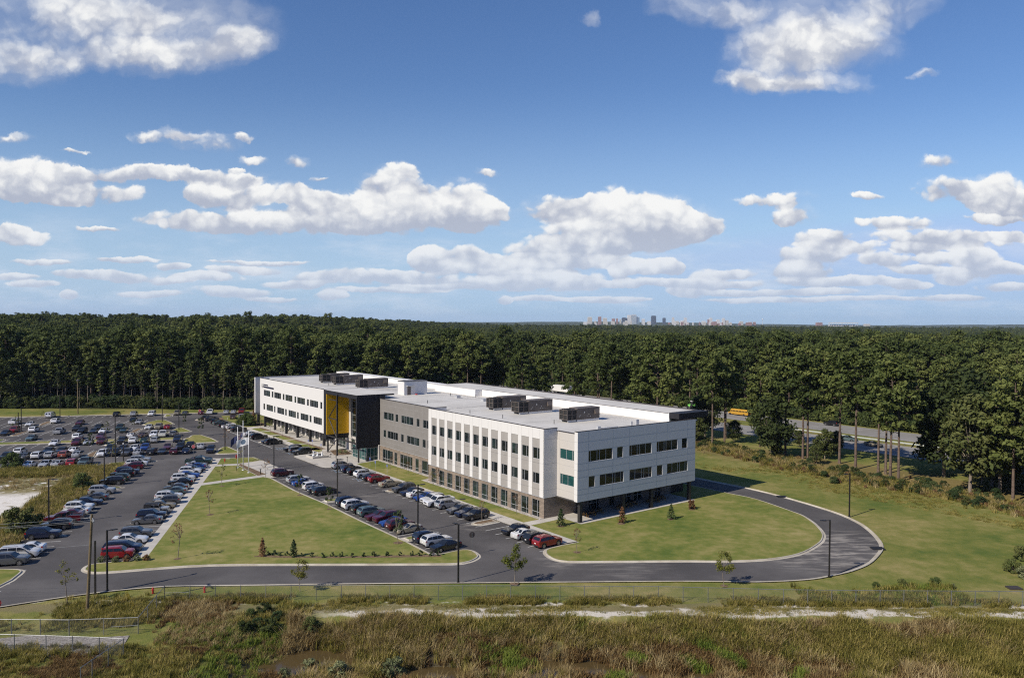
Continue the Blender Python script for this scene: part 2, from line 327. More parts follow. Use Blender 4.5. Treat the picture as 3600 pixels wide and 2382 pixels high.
def groundmat():
    m=mat('meadow_ground',(.12,.13,.04),.95,spec=.1); t=m.node_tree
    g=N(t,'ShaderNodeNewGeometry').outputs['Position']; s=N(t,'ShaderNodeSeparateXYZ'); t.links.new(g,s.inputs[0]); X,Y,Zz=s.outputs
    r=N(t,'ShaderNodeValToRGB'); el=r.color_ramp.elements
    for p,c in ((.47,(.165,.174,.044)),(.6,(.24,.217,.074))): e=el.new(p); e.color=(*c,1)
    el[0].position=.3; el[0].color=(.095,.132,.030,1); el[-1].position=.74; el[-1].color=(.33,.265,.115,1)
    f=noise(t,g,.06,7,.62).outputs['Fac']; f2=noise(t,g,1.0,4,.6).outputs['Fac']; f=mth(t,'MULTIPLY_ADD',mth(t,'SUBTRACT',noise(t,g,.45,6,.7).outputs['Fac'],.5),.6,f)
    t.links.new(f,r.inputs[0]); col=r.outputs[0]
    # rough strip in front of the trees
    v=mth(t,'ADD',mth(t,'MULTIPLY',X,float(V[0])),mth(t,'MULTIPLY',Y,float(V[1]))); v=mth(t,'SUBTRACT',v,float(A0@V))
    nz=noise(t,g,.11,5,.6).outputs['Fac']; vv=mth(t,'MULTIPLY_ADD',mth(t,'SUBTRACT',nz,.5),14,v)
    rough=mth(t,'MULTIPLY',smooth(t,vv,70,80),mth(t,'SUBTRACT',1,smooth(t,vv,93,96)))
    col=mixc(t,mth(t,'MULTIPLY',rough,.55),col,(.20,.13,.065))
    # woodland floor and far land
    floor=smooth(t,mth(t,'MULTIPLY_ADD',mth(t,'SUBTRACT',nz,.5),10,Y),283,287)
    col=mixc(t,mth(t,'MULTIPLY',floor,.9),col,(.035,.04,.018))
    # sandy track and the bare patches by the fence
    y2=mth(t,'MULTIPLY_ADD',mth(t,'SUBTRACT',noise(t,g,.22,6,.65).outputs['Fac'],.5),5.5,Y)
    y2=mth(t,'MULTIPLY_ADD',X,-0.012,y2)
    band=mth(t,'SUBTRACT',1,smooth(t,mth(t,'ABSOLUTE',mth(t,'SUBTRACT',y2,86.0)),.7,1.35))
    band=mth(t,'MULTIPLY',band,smooth(t,X,-24,-17)); band=mth(t,'MULTIPLY',band,smooth(t,mth(t,'MULTIPLY_ADD',noise(t,g,.55,6,.7).outputs['Fac'],.55,mth(t,'MULTIPLY',noise(t,g,.07,4,.6).outputs['Fac'],.6)),.43,.56))
    band2=mth(t,'SUBTRACT',1,smooth(t,mth(t,'ABSOLUTE',mth(t,'SUBTRACT',mth(t,'MULTIPLY_ADD',mth(t,'SUBTRACT',f2,.5),1.4,Y),88.9)),.25,.75))
    band2=mth(t,'MULTIPLY',band2,smooth(t,noise(t,g,.16,6,.7).outputs['Fac'],.48,.58))
    sandc=mixc(t,noise(t,g,2.2,5,.6).outputs['Fac'],(.45,.40,.32),(.72,.68,.60))
    dirt=mth(t,'MULTIPLY',mth(t,'SUBTRACT',1,smooth(t,mth(t,'ABSOLUTE',mth(t,'SUBTRACT',y2,87.6)),.9,1.9)),.6)
    col=mixc(t,dirt,col,(.20,.16,.10))
    col=mixc(t,band2,col,sandc); col=mixc(t,band,col,sandc)
    # marsh mud
    mud=smooth(t,mth(t,'MULTIPLY',Zz,-1),.5,1.4); col=mixc(t,mth(t,'MULTIPLY',mud,mth(t,'SUBTRACT',1,floor)),col,(.085,.07,.04))
    # bare strip on the bank near the right wood
    tr=mth(t,'SUBTRACT',1,smooth(t,mth(t,'ABSOLUTE',mth(t,'SUBTRACT',mth(t,'MULTIPLY_ADD',mth(t,'SUBTRACT',nz,.5),3.,v),74.5)),.3,1.0))
    tr=mth(t,'MULTIPLY',tr,mth(t,'MULTIPLY',smooth(t,f2,.42,.6),mth(t,'SUBTRACT',1,smooth(t,Y,150,175))))
    col=mixc(t,mth(t,'MULTIPLY',tr,.8),col,(.46,.40,.32))
    t.links.new(col,bsdf(m).inputs['Base Color'])
    bn=N(t,'ShaderNodeBump'); bn.inputs['Strength'].default_value=.7; bn.inputs['Distance'].default_value=.12
    t.links.new(noise(t,g,6,4,.65).outputs['Fac'],bn.inputs['Height']); t.links.new(bn.outputs[0],bsdf(m).inputs['Normal'])
    return m
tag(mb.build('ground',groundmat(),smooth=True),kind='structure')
mw=mat('pond_water',(.085,.060,.026),.08,spec=.6)
mb=MB(); mb.quad((-60,40,-2.02),(75,40,-2.02),(75,82,-2.02),(-60,82,-2.02)); tag(mb.build('pond_water',mw),kind='structure')
# ------------------------------------------------------------------ polylines
def crv(pts,n=4):
    """Catmull-Rom through 2D points"""
    P=[np.array(p[:2],float) for p in pts]; out=[]
    for i in range(len(P)-1):
        a=P[max(0,i-1)];b=P[i];c=P[i+1];d=P[min(len(P)-1,i+2)]
        for k in range(n):
            t=k/n; out.append(.5*((2*b)+(-a+c)*t+(2*a-5*b+4*c-d)*t*t+(-a+3*b-3*c+d)*t**3))
    out.append(P[-1]); return out
def offs(P,d,closed):
    P=[np.array(p[:2],float) for p in P]; n=len(P); out=[]
    for i in range(n):
        a=P[i-1] if (closed or i>0) else P[i]; c=P[(i+1)%n] if (closed or i<n-1) else P[i]
        e1=P[i]-a; e2=c-P[i]
        l1=np.linalg.norm(e1); l2=np.linalg.norm(e2)
        if l1<1e-6: e1=e2; l1=l2
        if l2<1e-6: e2=e1; l2=l1
        n1=np.array([-e1[1],e1[0]])/l1; n2=np.array([-e2[1],e2[0]])/l2
        m=n1+n2; q=m@m
        m=m/max(q/2,.55) if q>1e-6 else n1
        out.append(P[i]+m*d)
    return out
def area(P): return .5*sum(P[i-1][0]*P[i][1]-P[i][0]*P[i-1][1] for i in range(len(P)))
def flatpoly(mb,P,z): mb.quad(*[(p[0],p[1],z) for p in P])
kerbs=MB(); lawns=MB(); mulch=MB()
KP=[(0,.006),(.38,.016),(.42,.15),(.58,.15),(.60,.10)]
def kerb(P,side=1,closed=False,prof=KP):
    rows=[offs(P,side*d,closed) for d,_ in prof]; n=len(P)
    for j in range(len(prof)-1):
        for i in range(n if closed else n-1):
            k=(i+1)%n
            kerbs.quad((*rows[j][i],prof[j][1]),(*rows[j][k],prof[j][1]),(*rows[j+1][k],prof[j+1][1]),(*rows[j+1][i],prof[j+1][1]))
def island(P,bed,z=.13,k=True):
    P=[np.array(p[:2]) for p in P]
    if area(P)<0: P=P[::-1]
    if k: kerb(P,1,True); flatpoly(bed,offs(P,.585,True),z)
    else: flatpoly(bed,P,z)
z5=Zm(0,1600,2.613); b1=Zm(0,1900,1.975); b2=Zm(1200,1900,1.975); b3=Zm(2400,1800,1.975); r8=Zm(2300,1280,1.823)
q1=Zm(0,1430,6.82);q2=Zm(240,1430,6.82);q3=Zm(480,1430,6.82);q4=Zm(640,1430,6.82);q5=Zm(0,1600,3.565);q6=Zm(320,1590,3.565);q7=Zm(640,1480,4.74);q8=Zm(1100,1700,3.591)
z6=Zm(900,1550,2.9625);z7=Zm(1150,1700,2.633); zC=Zm(1900,1380,3.1367); zL=Zm(880,1300,3.92); zM=Zm(1750,1650,4.74)
# outer edge of the ring road, left to right, round the loop and behind the building
outer=[G(-700,2196),G(-250,2158)]+crv([G(0,2130),G(237,2094),G(421,2071),G(612,2057),G(900,2053),G(1200,2049),G(1808,2044),G(2400,2039.5),G(2653,2042),G(2830,2034),G(2916,2020),G(2982,2005),G(3043,1980),G(3078,1948),G(3091,1925),G(3083,1901),G(3053,1868),G(3008,1836),G(2921,1799),W(-14.5,48.0),W(-5.8,48.9),W(6.6,48.6),W(30,48.5)],4)+[W(60,48.5)]
asph=[np.array(p[:2]) for p in outer]+[np.array(p[:2]) for p in (W(170,48.5),PQ(181.6,24),PQ(181.6,-135),PQ(-60,-135))]
mb=MB(); flatpoly(mb,asph,0.0); tag(mb.build('asphalt_road',M_ASPH),kind='structure')
kerb(outer,-1)
kerb([PQ(181.5,-135),PQ(181.5,-46.5)],1); kerb([PQ(181.5,-46.5),PQ(181.5,15)],1)
# great lawn with its end islands
lawnA=crv([G(933,1676),G(958.6,1680.5)],1)+[G(1041,1724),G(1126,1760),W(32.4,-25.3),G(1272.6,1829.5),G(1401,1888.5),G(1440,1906),G(1523,1948.5)]+crv([G(1560,1943),G(1609,1932.5),G(1634,1930),G(1662,1933),G(1684,1945),G(1691,1956),G(1683,1965),G(1665,1974),G(1643,1980),G(1612,1984.6),G(1518,1987),G(1100,1988),G(900,1988.5),G(727,1991),G(574,2000),G(421,2012.5),G(345,2017),G(306,2015.5),G(285,2007),G(288,1997),G(305,1986),G(340,1979),G(383,1975),G(459,1969.5)],3)
side=[G(520,1956),G(708,1707.5)]
LA=[np.array(p[:2]) for p in lawnA]
kerb(LA,-1); flatpoly(lawns,offs(LA,-.57,False)+[np.array(p[:2]) for p in side],.13)
# striped islands that stand between the groups of stalls on the lawn side
for uA in (33.7,3.3):
    island([W(uA+1.2,-25.2),W(uA-1.2,-25.2),W(uA-1.2,-21.2)]+[W(uA-1.0,-20.3),W(uA,-19.7),W(uA+1.0,-20.3)]+[W(uA+1.2,-21.2)],lawns,.134)
# concrete walks and the flag plaza
conc=MB()
flatpoly(conc,[G(466,1970.5),G(567,1847),G(749,1612),G(776,1611.5),G(895,1607.5),G(922.7,1619),G(986,1646.7),G(1015.5,1659),G(1030,1663),G(1030,1667),G(1010,1671),G(958,1680.5),G(708,1707.3),G(520,1956)],.12)
kerb([G(895,1607),G(922.7,1618.5),G(986,1646),G(1015.5,1658.5),G(1032,1664),G(1028,1669),G(1000,1674)],-1)
flatpoly(lawns,[G(713,1698.8),G(757,1640.5),G(836,1636.3),G(903,1673)],.134)
flatpoly(lawns,[G(764,1633.8),G(777,1612.5),G(895,1608.2),G(921,1618.5),G(872,1626),G(838,1630.5)],.134)
flatpoly(mulch,[G(839,1636.0),G(845,1630.5),G(936,1668.5),G(906,1673.2)],.138)
# right lawn inside the loop
lawnB=[W(-13.2,-4.4),W(-13.0,-6.9)]+crv([W(-13.0,-8),G(1919,1929),G(1908,1940),G(1917,1955),G(1946,1970),G(1985,1977),G(2050,1978.5),G(2400,1976),G(2552,1977),G(2704,1970),G(2820,1949.5),G(2886,1914.5),G(2903,1892),G(2899,1871),G(2871,1840.5),G(2830,1813),G(2795,1799),W(-12.5,42.8),W(-5.9,42.6),W(6,42.5)],4)+[W(60,42.5)]
LB=[np.array(p[:2]) for p in lawnB]; kerb(LB,1)
flatpoly(lawns,offs(LB,.57,False)+[np.array(W(60,30)[:2]),np.array(W(1,30)[:2]),np.array(W(1,-4.4)[:2])],.13)
# building side walk, plaza, patio
flatpoly(conc,[W(-13.3,-4.4),W(-12.9,-6.95),W(62.8,-6.95),W(62.9,-10.5),W(63.8,-11.8),W(65.2,-12.2),W(81.3,-12.45),W(82.6,-11.8),W(83.2,-10.3),W(83.2,-7),W(152,-7),W(158,-3),W(158,5),W(.2,5),W(.2,32.2),W(-6.3,32.2),W(-6.35,2.82),W(-1.75,2.9),W(-2.0,-4.35)],.142)
KW=[(0,.0),(.02,.142),(.04,.145)]
kerb([W(-12.9,-6.97),W(62.83,-6.97),W(62.93,-10.5),W(63.8,-11.82),W(65.2,-12.22),W(81.3,-12.47),W(82.6,-11.82),W(83.2,-10.3),W(83.2,-7),W(152,-7)],1,False,[(-.02,0),(0,.15),(.16,.152)])
flatpoly(lawns,[W(.1,-4.3),W(60,-4.3),W(64.3,-3.9),W(65.2,2.0),W(40.2,1.9),W(39.3,-1.0),W(.1,-1.0)],.148)
rocks=MB(); flatpoly(rocks,[W(-.1,-1),W(39.4,-1),W(40.3,1.9),W(66,2.0),W(66,3.1),W(38,3.1),W(38,.1),W(-.1,.1)],.152)
flatpoly(rocks,[W(75.8,-1),W(74.5,-.4),W(79,-4.6),W(85.5,-4.2),W(85.5,-1.5),W(80,-1.8)],.152)
for a,b in ((88,99),(100,108),(109,118.8),(120,128),(129.2,137)):
    flatpoly(lawns,[W(a,-4.9),W(b,-4.9),W(b,-2.6),W(a,-2.6)],.148); flatpoly(mulch,[W(a,-2.6),W(b,-2.6),W(b,-1.6),W(a,-1.2)],.15)
flatpoly(mulch,[W(78,-3.4),W(85.4,-1.4),W(85.4,2.6),W(77,1)],.154)
flatpoly(lawns,[W(84.5,-5),W(91.5,-5),W(91.5,-1.0),W(84.5,-3.9)],.148)
flatpoly(lawns,[W(141,-5.2),W(164,-5.2),W(175,-3),W(172,10),W(150,10),W(141,3.5)],.148); flatpoly(mulch,[W(141,-2),W(152,-3),W(156,0),W(150,2.4),W(141,2)],.151)
# mulch islands of the building row (rounded noses)
for uA,c in ((34.6,1),(4.3,1),(109.6,1),(138.6,1),(64.2,0)):
    if c: island([W(uA+1.25,-7.0),W(uA-1.25,-7.0),W(uA-1.25,-10.6),W(uA-.9,-11.5),W(uA,-12.0),W(uA+.9,-11.5),W(uA+1.25,-10.6)],mulch,.136)
# islands of the far lot
isl=[(mulch,q1,[(200,695),(300,700),(450,688),(560,655),(690,595),(680,572),(500,605),(300,655)]),
(mulch,q1,[(930,470),(1080,440),(1250,372),(1240,347),(1090,352),(940,415)]),
(mulch,q2,[(1400,640),(1470,655),(1620,632),(1790,535),(1760,517),(1640,520),(1540,560),(1440,610)]),
(mulch,q2,[(340,1222),(560,1236),(660,1195),(740,1065),(690,1050),(580,1077),(440,1140)]),
(lawns,q3,[(118,428),(180,441),(560,441),(820,432),(925,410),(830,360),(720,318),(480,315),(250,370)]),
(lawns,q3,[(730,621),(1000,621),(1250,606),(1345,586),(1230,540),(1120,500),(960,505),(860,550)]),
(lawns,q3,[(1080,850),(1110,878),(1500,868),(1900,850),(1978,830),(1820,750),(1560,668),(1310,680),(1230,735),(1130,760)]),
(lawns,q2,[(830,915),(900,935),(1080,905),(1160,870),(1240,730),(1160,755),(1000,830)]),
(lawns,q4,[(780,1125),(850,1140),(1340,1122),(1425,1082),(1300,1030),(1120,950),(980,950),(880,1000)]),
(lawns,q3,[(640,236),(720,243),(860,226),(880,200),(760,170),(690,178)]),
(mulch,q4,[(295,320),(480,335),(1010,322),(1130,300),(1130,255),(900,260),(480,280),(350,288)]),
(lawns,q1,[(-200,850),(-60,850),(60,825),(150,790),(130,772),(-200,790)])]
for bed,zf,pp in isl: island([zf(a,b) for a,b in pp],bed)
island([PQ(116.8,-80),PQ(116.8,-8.5),PQ(121.6,-8.5),PQ(121.6,-80)],lawns)
island([G(-60,1998),G(60,1998.5),G(82,2001),G(90,2007),G(82,2016),G(52,2040),G(0,2066),G(-60,2085)],lawns)
# rough ground between the far lot and the slanted row
scr=[PQ(77.8,-60),PQ(77.8,-21),PQ(78.5,-19)]+[q2(870,1400),q2(985,1342),q2(1330,1310),PQ(84.2,-9)]+[PQ(84.2,-7.2),PQ(83.6,-6.6),PQ(82.2,-7.2)]+[PQ(82.0,-12.4),PQ(54.8,-12.4),PQ(54.8,-8.0),PQ(53.6,-6.8),PQ(52.2,-8.0),PQ(52.0,-12.6),PQ(20.2,-12.6),PQ(20.2,-8.6),PQ(19,-7.1),PQ(17.8,-8.6),PQ(17.6,-12.7),PQ(2,-12.7),PQ(2,-60)]
scr=[np.array(p[:2]) for p in scr]
def scrubmat():
    m=mat('scrub_ground',(.3,.25,.15),.95,spec=.1); t=m.node_tree
    g=N(t,'ShaderNodeNewGeometry').outputs['Position']; s=N(t,'ShaderNodeSeparateXYZ'); t.links.new(g,s.inputs[0])
    p=mth(t,'ADD',mth(t,'MULTIPLY',s.outputs[0],float(PP[0])),mth(t,'MULTIPLY',s.outputs[1],float(PP[1]))); p=mth(t,'SUBTRACT',p,float(O0@PP))
    q=mth(t,'ADD',mth(t,'MULTIPLY',s.outputs[0],float(QQ[0])),mth(t,'MULTIPLY',s.outputs[1],float(QQ[1]))); q=mth(t,'SUBTRACT',q,float(O0@QQ))
    nz=noise(t,g,.13,6,.62).outputs['Fac']; d=mth(t,'MULTIPLY',mth(t,'SUBTRACT',nz,.5),9)
    a=mth(t,'SUBTRACT',1,smooth(t,mth(t,'ADD',q,d),-22,-18)); b=mth(t,'SUBTRACT',1,smooth(t,mth(t,'ADD',p,d),49,54))
    f3=noise(t,g,.35,5,.6).outputs['Fac']
    sand=mth(t,'MULTIPLY',mth(t,'MULTIPLY',a,b),smooth(t,f3,.30,.44))
    spots=mth(t,'MULTIPLY',mth(t,'MULTIPLY',a,mth(t,'SUBTRACT',1,smooth(t,p,64,68))),smooth(t,f3,.56,.62)); sand=mth(t,'MAXIMUM',sand,spots)
    gr=mixc(t,smooth(t,mth(t,'MULTIPLY_ADD',mth(t,'SUBTRACT',nz,.5),30,p),60,70),(.30,.25,.13),(.13,.145,.05))
    gr=mixc(t,smooth(t,mth(t,'ADD',q,d),-21,-17),gr,(.135,.14,.05))
    gr=mixc(t,noise(t,g,1.4,4,.6).outputs['Fac'],gr,mixc(t,.5,gr,(.06,.07,.025)))
    sc=mixc(t,noise(t,g,.5,6,.6).outputs['Fac'],(.56,.52,.46),(.80,.77,.72))
    t.links.new(mixc(t,sand,gr,sc),bsdf(m).inputs['Base Color'])
    bn=N(t,'ShaderNodeBump'); bn.inputs['Strength'].default_value=.6; bn.inputs['Distance'].default_value=.15
    t.links.new(noise(t,g,2.5,5,.65).outputs['Fac'],bn.inputs['Height']); t.links.new(bn.outputs[0],bsdf(m).inputs['Normal'])
    return m
if area(scr)<0: scr=scr[::-1]
kerb(scr,1,True); mb=MB(); flatpoly(mb,offs(scr,.57,True),.13); tag(mb.build('scrub_ground',scrubmat()),kind='structure')
tag(lawns.build('lawn',M_LAWN),kind='structure'); tag(mulch.build('mulch_bed',M_MULCH),kind='structure')
tag(conc.build('pavement',M_CONC),kind='structure'); tag(rocks.build('rock_bed',M_ROCK),kind='structure')
# painted stall lines
lines=MB(); blue=MB()
def stripe(mb,a,b,w=.11,z=.006):
    a=np.array(a[:2]);b=np.array(b[:2]);d=(b-a)/np.linalg.norm(b-a);n=np.array([-d[1],d[0]])*w/2
    mb.quad((*(a-n),z),(*(b-n),z),(*(b+n),z),(*(a+n),z))
for k in range(-5,60):
    u=.17+2.745*k
    if u<143 and not(63<u<84) and not(84<u<88): stripe(lines,W(u,-12.05),W(u,-7.1))
    if -6<u<63: stripe(lines,W(u,-25.0),W(u,-20))
stripe(lines,W(98,-12.1),W(137,-12.1))
for k in range(-32,12):
    q=-48+2.8*k*.999
    if -110<q<6: stripe(lines,PQ(90,q),PQ(96,q)); stripe(lines,PQ(97.6,q),PQ(103,q))
    if -110<q<-4: stripe(lines,PQ(110,q),PQ(116.7,q)); stripe(lines,PQ(122.2,q),PQ(127.8,q))
    if -110<q<-12: stripe(lines,PQ(133.5,q),PQ(144.9,q))
    if -110<q<-20: stripe(lines,PQ(153.1,q),PQ(165.2,q))
    if -110<q<14: stripe(lines,PQ(174.6,q),PQ(181,q))
    if -110<q<-19: stripe(lines,PQ(78.4,q),PQ(84,q))
stripe(lines,PQ(139,-110),PQ(139,-14)); stripe(lines,PQ(159.1,-110),PQ(159.1,-22)); stripe(lines,PQ(96.8,-110),PQ(96.8,5))
for k in range(-8,26):
    p=15.55+2.742*k
    if p<82: stripe(lines,PQ(p,-12.3),PQ(p,-7.05)); 
    if p>3: stripe(lines,PQ(p+.35,.65),PQ(p+.35,6.0))
for (u0,u1,v0,v1) in ((58.2,60.8,-12,-7.2),(47,49.4,-12,-7.2),(94.6,97.4,-12,-7.2),(86.5,88.8,-12,-7.2)):
    for k in range(7):
        v=v0+.3+k*.68; stripe(blue,W(u0,v),W(u1,v+.5),.12)
    stripe(blue,W(u0,v0),W(u0,v1)); stripe(blue,W(u1,v0),W(u1,v1))
tag(lines.build('parking_lines',M_LINE),kind='structure'); tag(blue.build('accessible_markings',M_BLUE),kind='structure')
# highway beyond the trees
hw=nmat('highway_asphalt',[(.3,(.20,.19,.18)),(.7,(.28,.27,.255))],.15,5,.9,s2=(4,.2))
mb=MB(); flatpoly(mb,[W(-160,113.5),W(420,113.5),W(420,131),W(-160,131)],.02); flatpoly(mb,[W(-160,141),W(900,141),W(900,158.5),W(-160,158.5)],.02); tag(mb.build('highway',hw),kind='structure')
hl_=MB()
for v in (115.6,129.6,142.6,156.6): stripe(hl_,W(-160,v),W(700,v),.16,.03)
for v in (120.3,125,147.3,152):
    for k in range(-13,40): stripe(hl_,W(k*12,v),W(k*12+3.2,v),.15,.03)
tag(hl_.build('highway_markings',M_LINE),kind='structure')
tag(kerbs.build('kerb',M_KERB),kind='structure')

# ------------------------------------------------------------------ the office building (local x = v, y = u)
BRZ=rad(37.25)
bld=thing('office_building','long three storey office building with white panel walls and a black and yellow entrance','building',(A0[0],A0[1],0),BRZ)
def wallgrid(mb,a0,a1,z0,z1,holes,pt,rev=None):
    """flat wall with openings; pt(a,z,d)->xyz, d>0 goes inward. Adds the reveals."""
    As=sorted({a0,a1,*[h[0] for h in holes],*[h[1] for h in holes]}); Zs=sorted({z0,z1,*[h[2] for h in holes],*[h[3] for h in holes]})
    As=[a for a in As if a0-1e-6<=a<=a1+1e-6]; Zs=[z for z in Zs if z0-1e-6<=z<=z1+1e-6]
    for i in range(len(As)-1):
        for j in range(len(Zs)-1):
            ca,cz_=(As[i]+As[i+1])/2,(Zs[j]+Zs[j+1])/2
            if any(h[0]<ca<h[1] and h[2]<cz_<h[3] for h in holes): continue
            mb.quad(pt(As[i],Zs[j],0),pt(As[i+1],Zs[j],0),pt(As[i+1],Zs[j+1],0),pt(As[i],Zs[j+1],0))
    for a,b,c,d in holes:
        for p,q in (((a,c),(b,c)),((b,c),(b,d)),((b,d),(a,d)),((a,d),(a,c))):
            mb.quad(pt(*p,0),pt(*q,0),pt(*q,.16),pt(*p,.16))
def front(v): return lambda a,z,d: (v+d,a,z)
def end(u): return lambda a,z,d: (a,u+d,z)
def lbox(mb,pt,a0,a1,z0,z1,d0,d1):
    mb.hexa([pt(a0,z0,d0),pt(a1,z0,d0),pt(a1,z0,d1),pt(a0,z0,d1),pt(a0,z1,d0),pt(a1,z1,d0),pt(a1,z1,d1),pt(a0,z1,d1)])
def window(pt,a0,a1,z0,z1,div=(),tr=(),name='window',fm=None,gl=None,fw=.055):
    f=MB(); w=a1-a0
    for x0,x1,y0,y1 in ((a0,a1,z0,z0+fw),(a0,a1,z1-fw,z1),(a0,a0+fw,z0+fw,z1-fw),(a1-fw,a1,z0+fw,z1-fw)): lbox(f,pt,x0,x1,y0,y1,.06,.15)
    for q in div: x=a0+w*q; lbox(f,pt,x-fw*.6,x+fw*.6,z0+fw,z1-fw,.065,.15)
    for q in tr: z=z0+(z1-z0)*q; lbox(f,pt,a0+fw,a1-fw,z-fw*.55,z+fw*.55,.07,.148)
    o=f.build(name,fm or M_SILL,bld)
    g=MB(); g.quad(pt(a0,z0,.12),pt(a1,z0,.12),pt(a1,z1,.12),pt(a0,z1,.12)); g.build('pane',gl or M_GLASS,o); return o
Zu,Zl=(10.1,12.03),(5.85,7.72)
# ---- striped section
SW=[(36.76,34.97),(33.7,31.89),(30.66,28.85),(27.58,25.76),(24.51,22.67),(21.44,19.62),(18.38,16.55),(15.33,13.46),(12.26,10.41),(9.17,7.34),(6.15,4.27),(3.08,1.23)]
WS=[(38.1,36.89),(34.78,33.83),(31.76,30.79),(28.72,27.71),(25.59,24.61),(22.53,21.56),(19.43,18.52),(16.44,15.44),(13.31,12.36),(10.26,9.27),(7.24,6.25),(4.15,3.18),(1.16,0.0)]
pt=front(0.0)
hol=[(b,a,*z) for a,b in SW for z in (Zu,Zl)]
mb=MB(); wallgrid(mb,0,38.1,3.72,13.64,hol,pt); mb.build('grey_panel_wall',M_GREYL,bld)
mb=MB()
for a,b in WS: lbox(mb,pt,b,a,3.66,13.64,-.05,.0-.002)
lbox(mb,pt,0,38.1,13.64,15.42,-.05,.3)
mb.box(-.05,2.9,-.02,.2,3.68,15.42); mb.box(-.04,4.3,37.9,38.1,3.68,15.42)
mb.build('white_panel_wall',M_WHITE,bld)
j=MB()
for z in (9.46,4.97): lbox(j,pt,.0,38.1,z,z+.022,-.056,-.0512)
for a,b in WS: lbox(j,pt,a-.012,a+.012,13.66,15.42,-.056,-.0512); lbox(j,pt,b-.012,b+.012,13.66,15.42,-.056,-.0512)
for z in (13.70,9.46,4.97): j.box(.0,2.9,-.026,-.0215,z,z+.022)
gh=[(b-.02,a+.18,.10,3.06) for a,b in SW]
mb=MB(); wallgrid(mb,0,38.1,0,3.66,gh,front(.02)); mb.box(.02,3.0,38.06,38.12,0,3.66); br=mb.build('brick_wall',M_BRICK,bld)
mb=MB(); lbox(mb,pt,-.03,38.15,3.62,3.70,-.09,.02); mb.box(-.03,2.92,-.07,.0,3.62,3.70); mb.build('ledge',M_SILL,bld)
for k,(a,b) in enumerate(SW):
    s=.66 if k<6 else .72
    window(pt,b,a,*Zu,(1-.66,)); window(pt,b,a,*Zl,(.36 if False else .66,) if k not in(11,) else (.34+.33,))
    window(front(.02),b-.02,a+.18,.10,3.06,(.30,),(.28,),fm=M_SILL)
# ---- grey section
GU=[(64.01,59.1,(.26,.52,.66)),(58.17,56.93,()),(55.37,49.84,(.30,.60,.72)),(48.35,47.1,()),(45.56,40.4,(.35,.5,.75))]
GL=[(64.12,62.87,()),(62.05,57.0,(.28,.42,.70)),(55.52,54.24,()),(52.71,47.14,(.28,.42,.70)),(45.72,44.4,()),(43.59,39.6,(.3,.6))]
GG=[(64.57,59.49,(.2,.55,.72)),(58.72,57.31,()),(55.88,50.19,(.2,.4,.75)),(48.84,47.39,()),(46.01,40.5,(.3,.6))]
pt=front(3.0); hol=[(b,a,10.2,12.0) for a,b,_ in GU]+[(b,a,5.86,7.66) for a,b,_ in GL]
mb=MB(); wallgrid(mb,38.1,65.9,3.76,15.0,hol,pt); mb.build('grey_panel_wall',M_GREY,bld)
for z in (13.65,12.08,9.3,7.78,4.9): lbox(j,pt,38.1,65.9,z,z+.03,-.006,-.001)
for a in (64.2,58.95,55.5,49.7,45.7,42.6): 
    for z0,z1 in ((3.8,4.88),(4.95,5.8),(7.84,9.28),(9.35,10.15),(12.12,13.62),(13.7,14.96)): lbox(j,pt,a-.015,a+.015,z0,z1,-.006,-.001)
for a,b,d in GU: window(pt,b,a,10.2,12.0,d)
for a,b,d in GL: window(pt,b,a,5.86,7.66,d)
mb=MB(); gh=[(b,a,.1,2.98) for a,b,_ in GG]; wallgrid(mb,38.1,65.9,0,3.7,gh,front(3.02)); mb.build('brick_wall',M_BRICK,bld)
for a,b,d in GG: window(front(3.02),b,a,.1,2.98,d,(.26,) if a-b>2 else (.26,))
mb=MB(); lbox(mb,pt,38.1,66,3.70,3.76,-.06,.05); mb.build('ledge',M_SILL,bld)
# ---- corner recess and end slab
pt=front(2.9); hol=[(-4.32,-.78,10.32,12.05),(-4.36,-.82,5.95,7.74)]
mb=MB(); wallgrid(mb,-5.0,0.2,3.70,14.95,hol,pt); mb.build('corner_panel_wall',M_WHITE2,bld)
window(pt,-4.32,-.78,10.32,12.05,(.12,.56),gl=M_TEAL); window(pt,-4.36,-.82,5.95,7.74,(.44,.86),gl=M_TEAL)
for z in (13.5,9.3,4.95): lbox(j,pt,-5.0,0.0,z,z+.022,-.006,-.001)
lbox(j,pt,-.58,-.56,3.75,14.9,-.006,-.001)
EU=[(4.88,10.5,(.09,.36,.47,.73)),(11.65,13.08,()),(14.66,20.38,(.10,.36,.46,.73)),(21.75,27.46,(.10,.36,.46,.72)),(28.71,30.22,())]
EL=[(4.96,6.4,()),(7.52,13.27,(.26,.535,.645,.89)),(14.77,20.51,(.25,.54,.65,.88)),(21.88,23.37,()),(24.63,30.37,(.25,.52,.62,.89))]
pt=end(-5.8); hol=[(a,b,10.18,12.07) for a,b,_ in EU]+[(a,b,5.85,7.74) for a,b,_ in EL]
mb=MB(); wallgrid(mb,2.4,32.6,3.7,15.4,hol,pt)
mb.quad((2.4,-5.8,3.7),(2.4,-5.0,3.7),(2.4,-5.0,15.4),(2.4,-5.8,15.4)); mb.quad((32.6,-5.8,3.7),(32.6,0,3.7),(32.6,0,15.4),(32.6,-5.8,15.4)); mb.quad((2.4,-5.0,3.7),(2.89,-5.0,3.7),(2.89,-5.0,15.4),(2.4,-5.0,15.4))
mb.quad((2.4,-5.3,14.4),(32.6,-5.3,14.4),(32.6,-5.3,15.4),(2.4,-5.3,15.4))
mb.build('white_panel_wall',M_WHITE,bld)
for z in (13.70,12.14,10.1,7.80,5.78,4.92,9.0): lbox(j,pt,2.4,32.6,z,z+.022,-.006,-.001); lbox(j,front(2.4),-5.8,-5.0,z,z+.03,-.006,-.001)
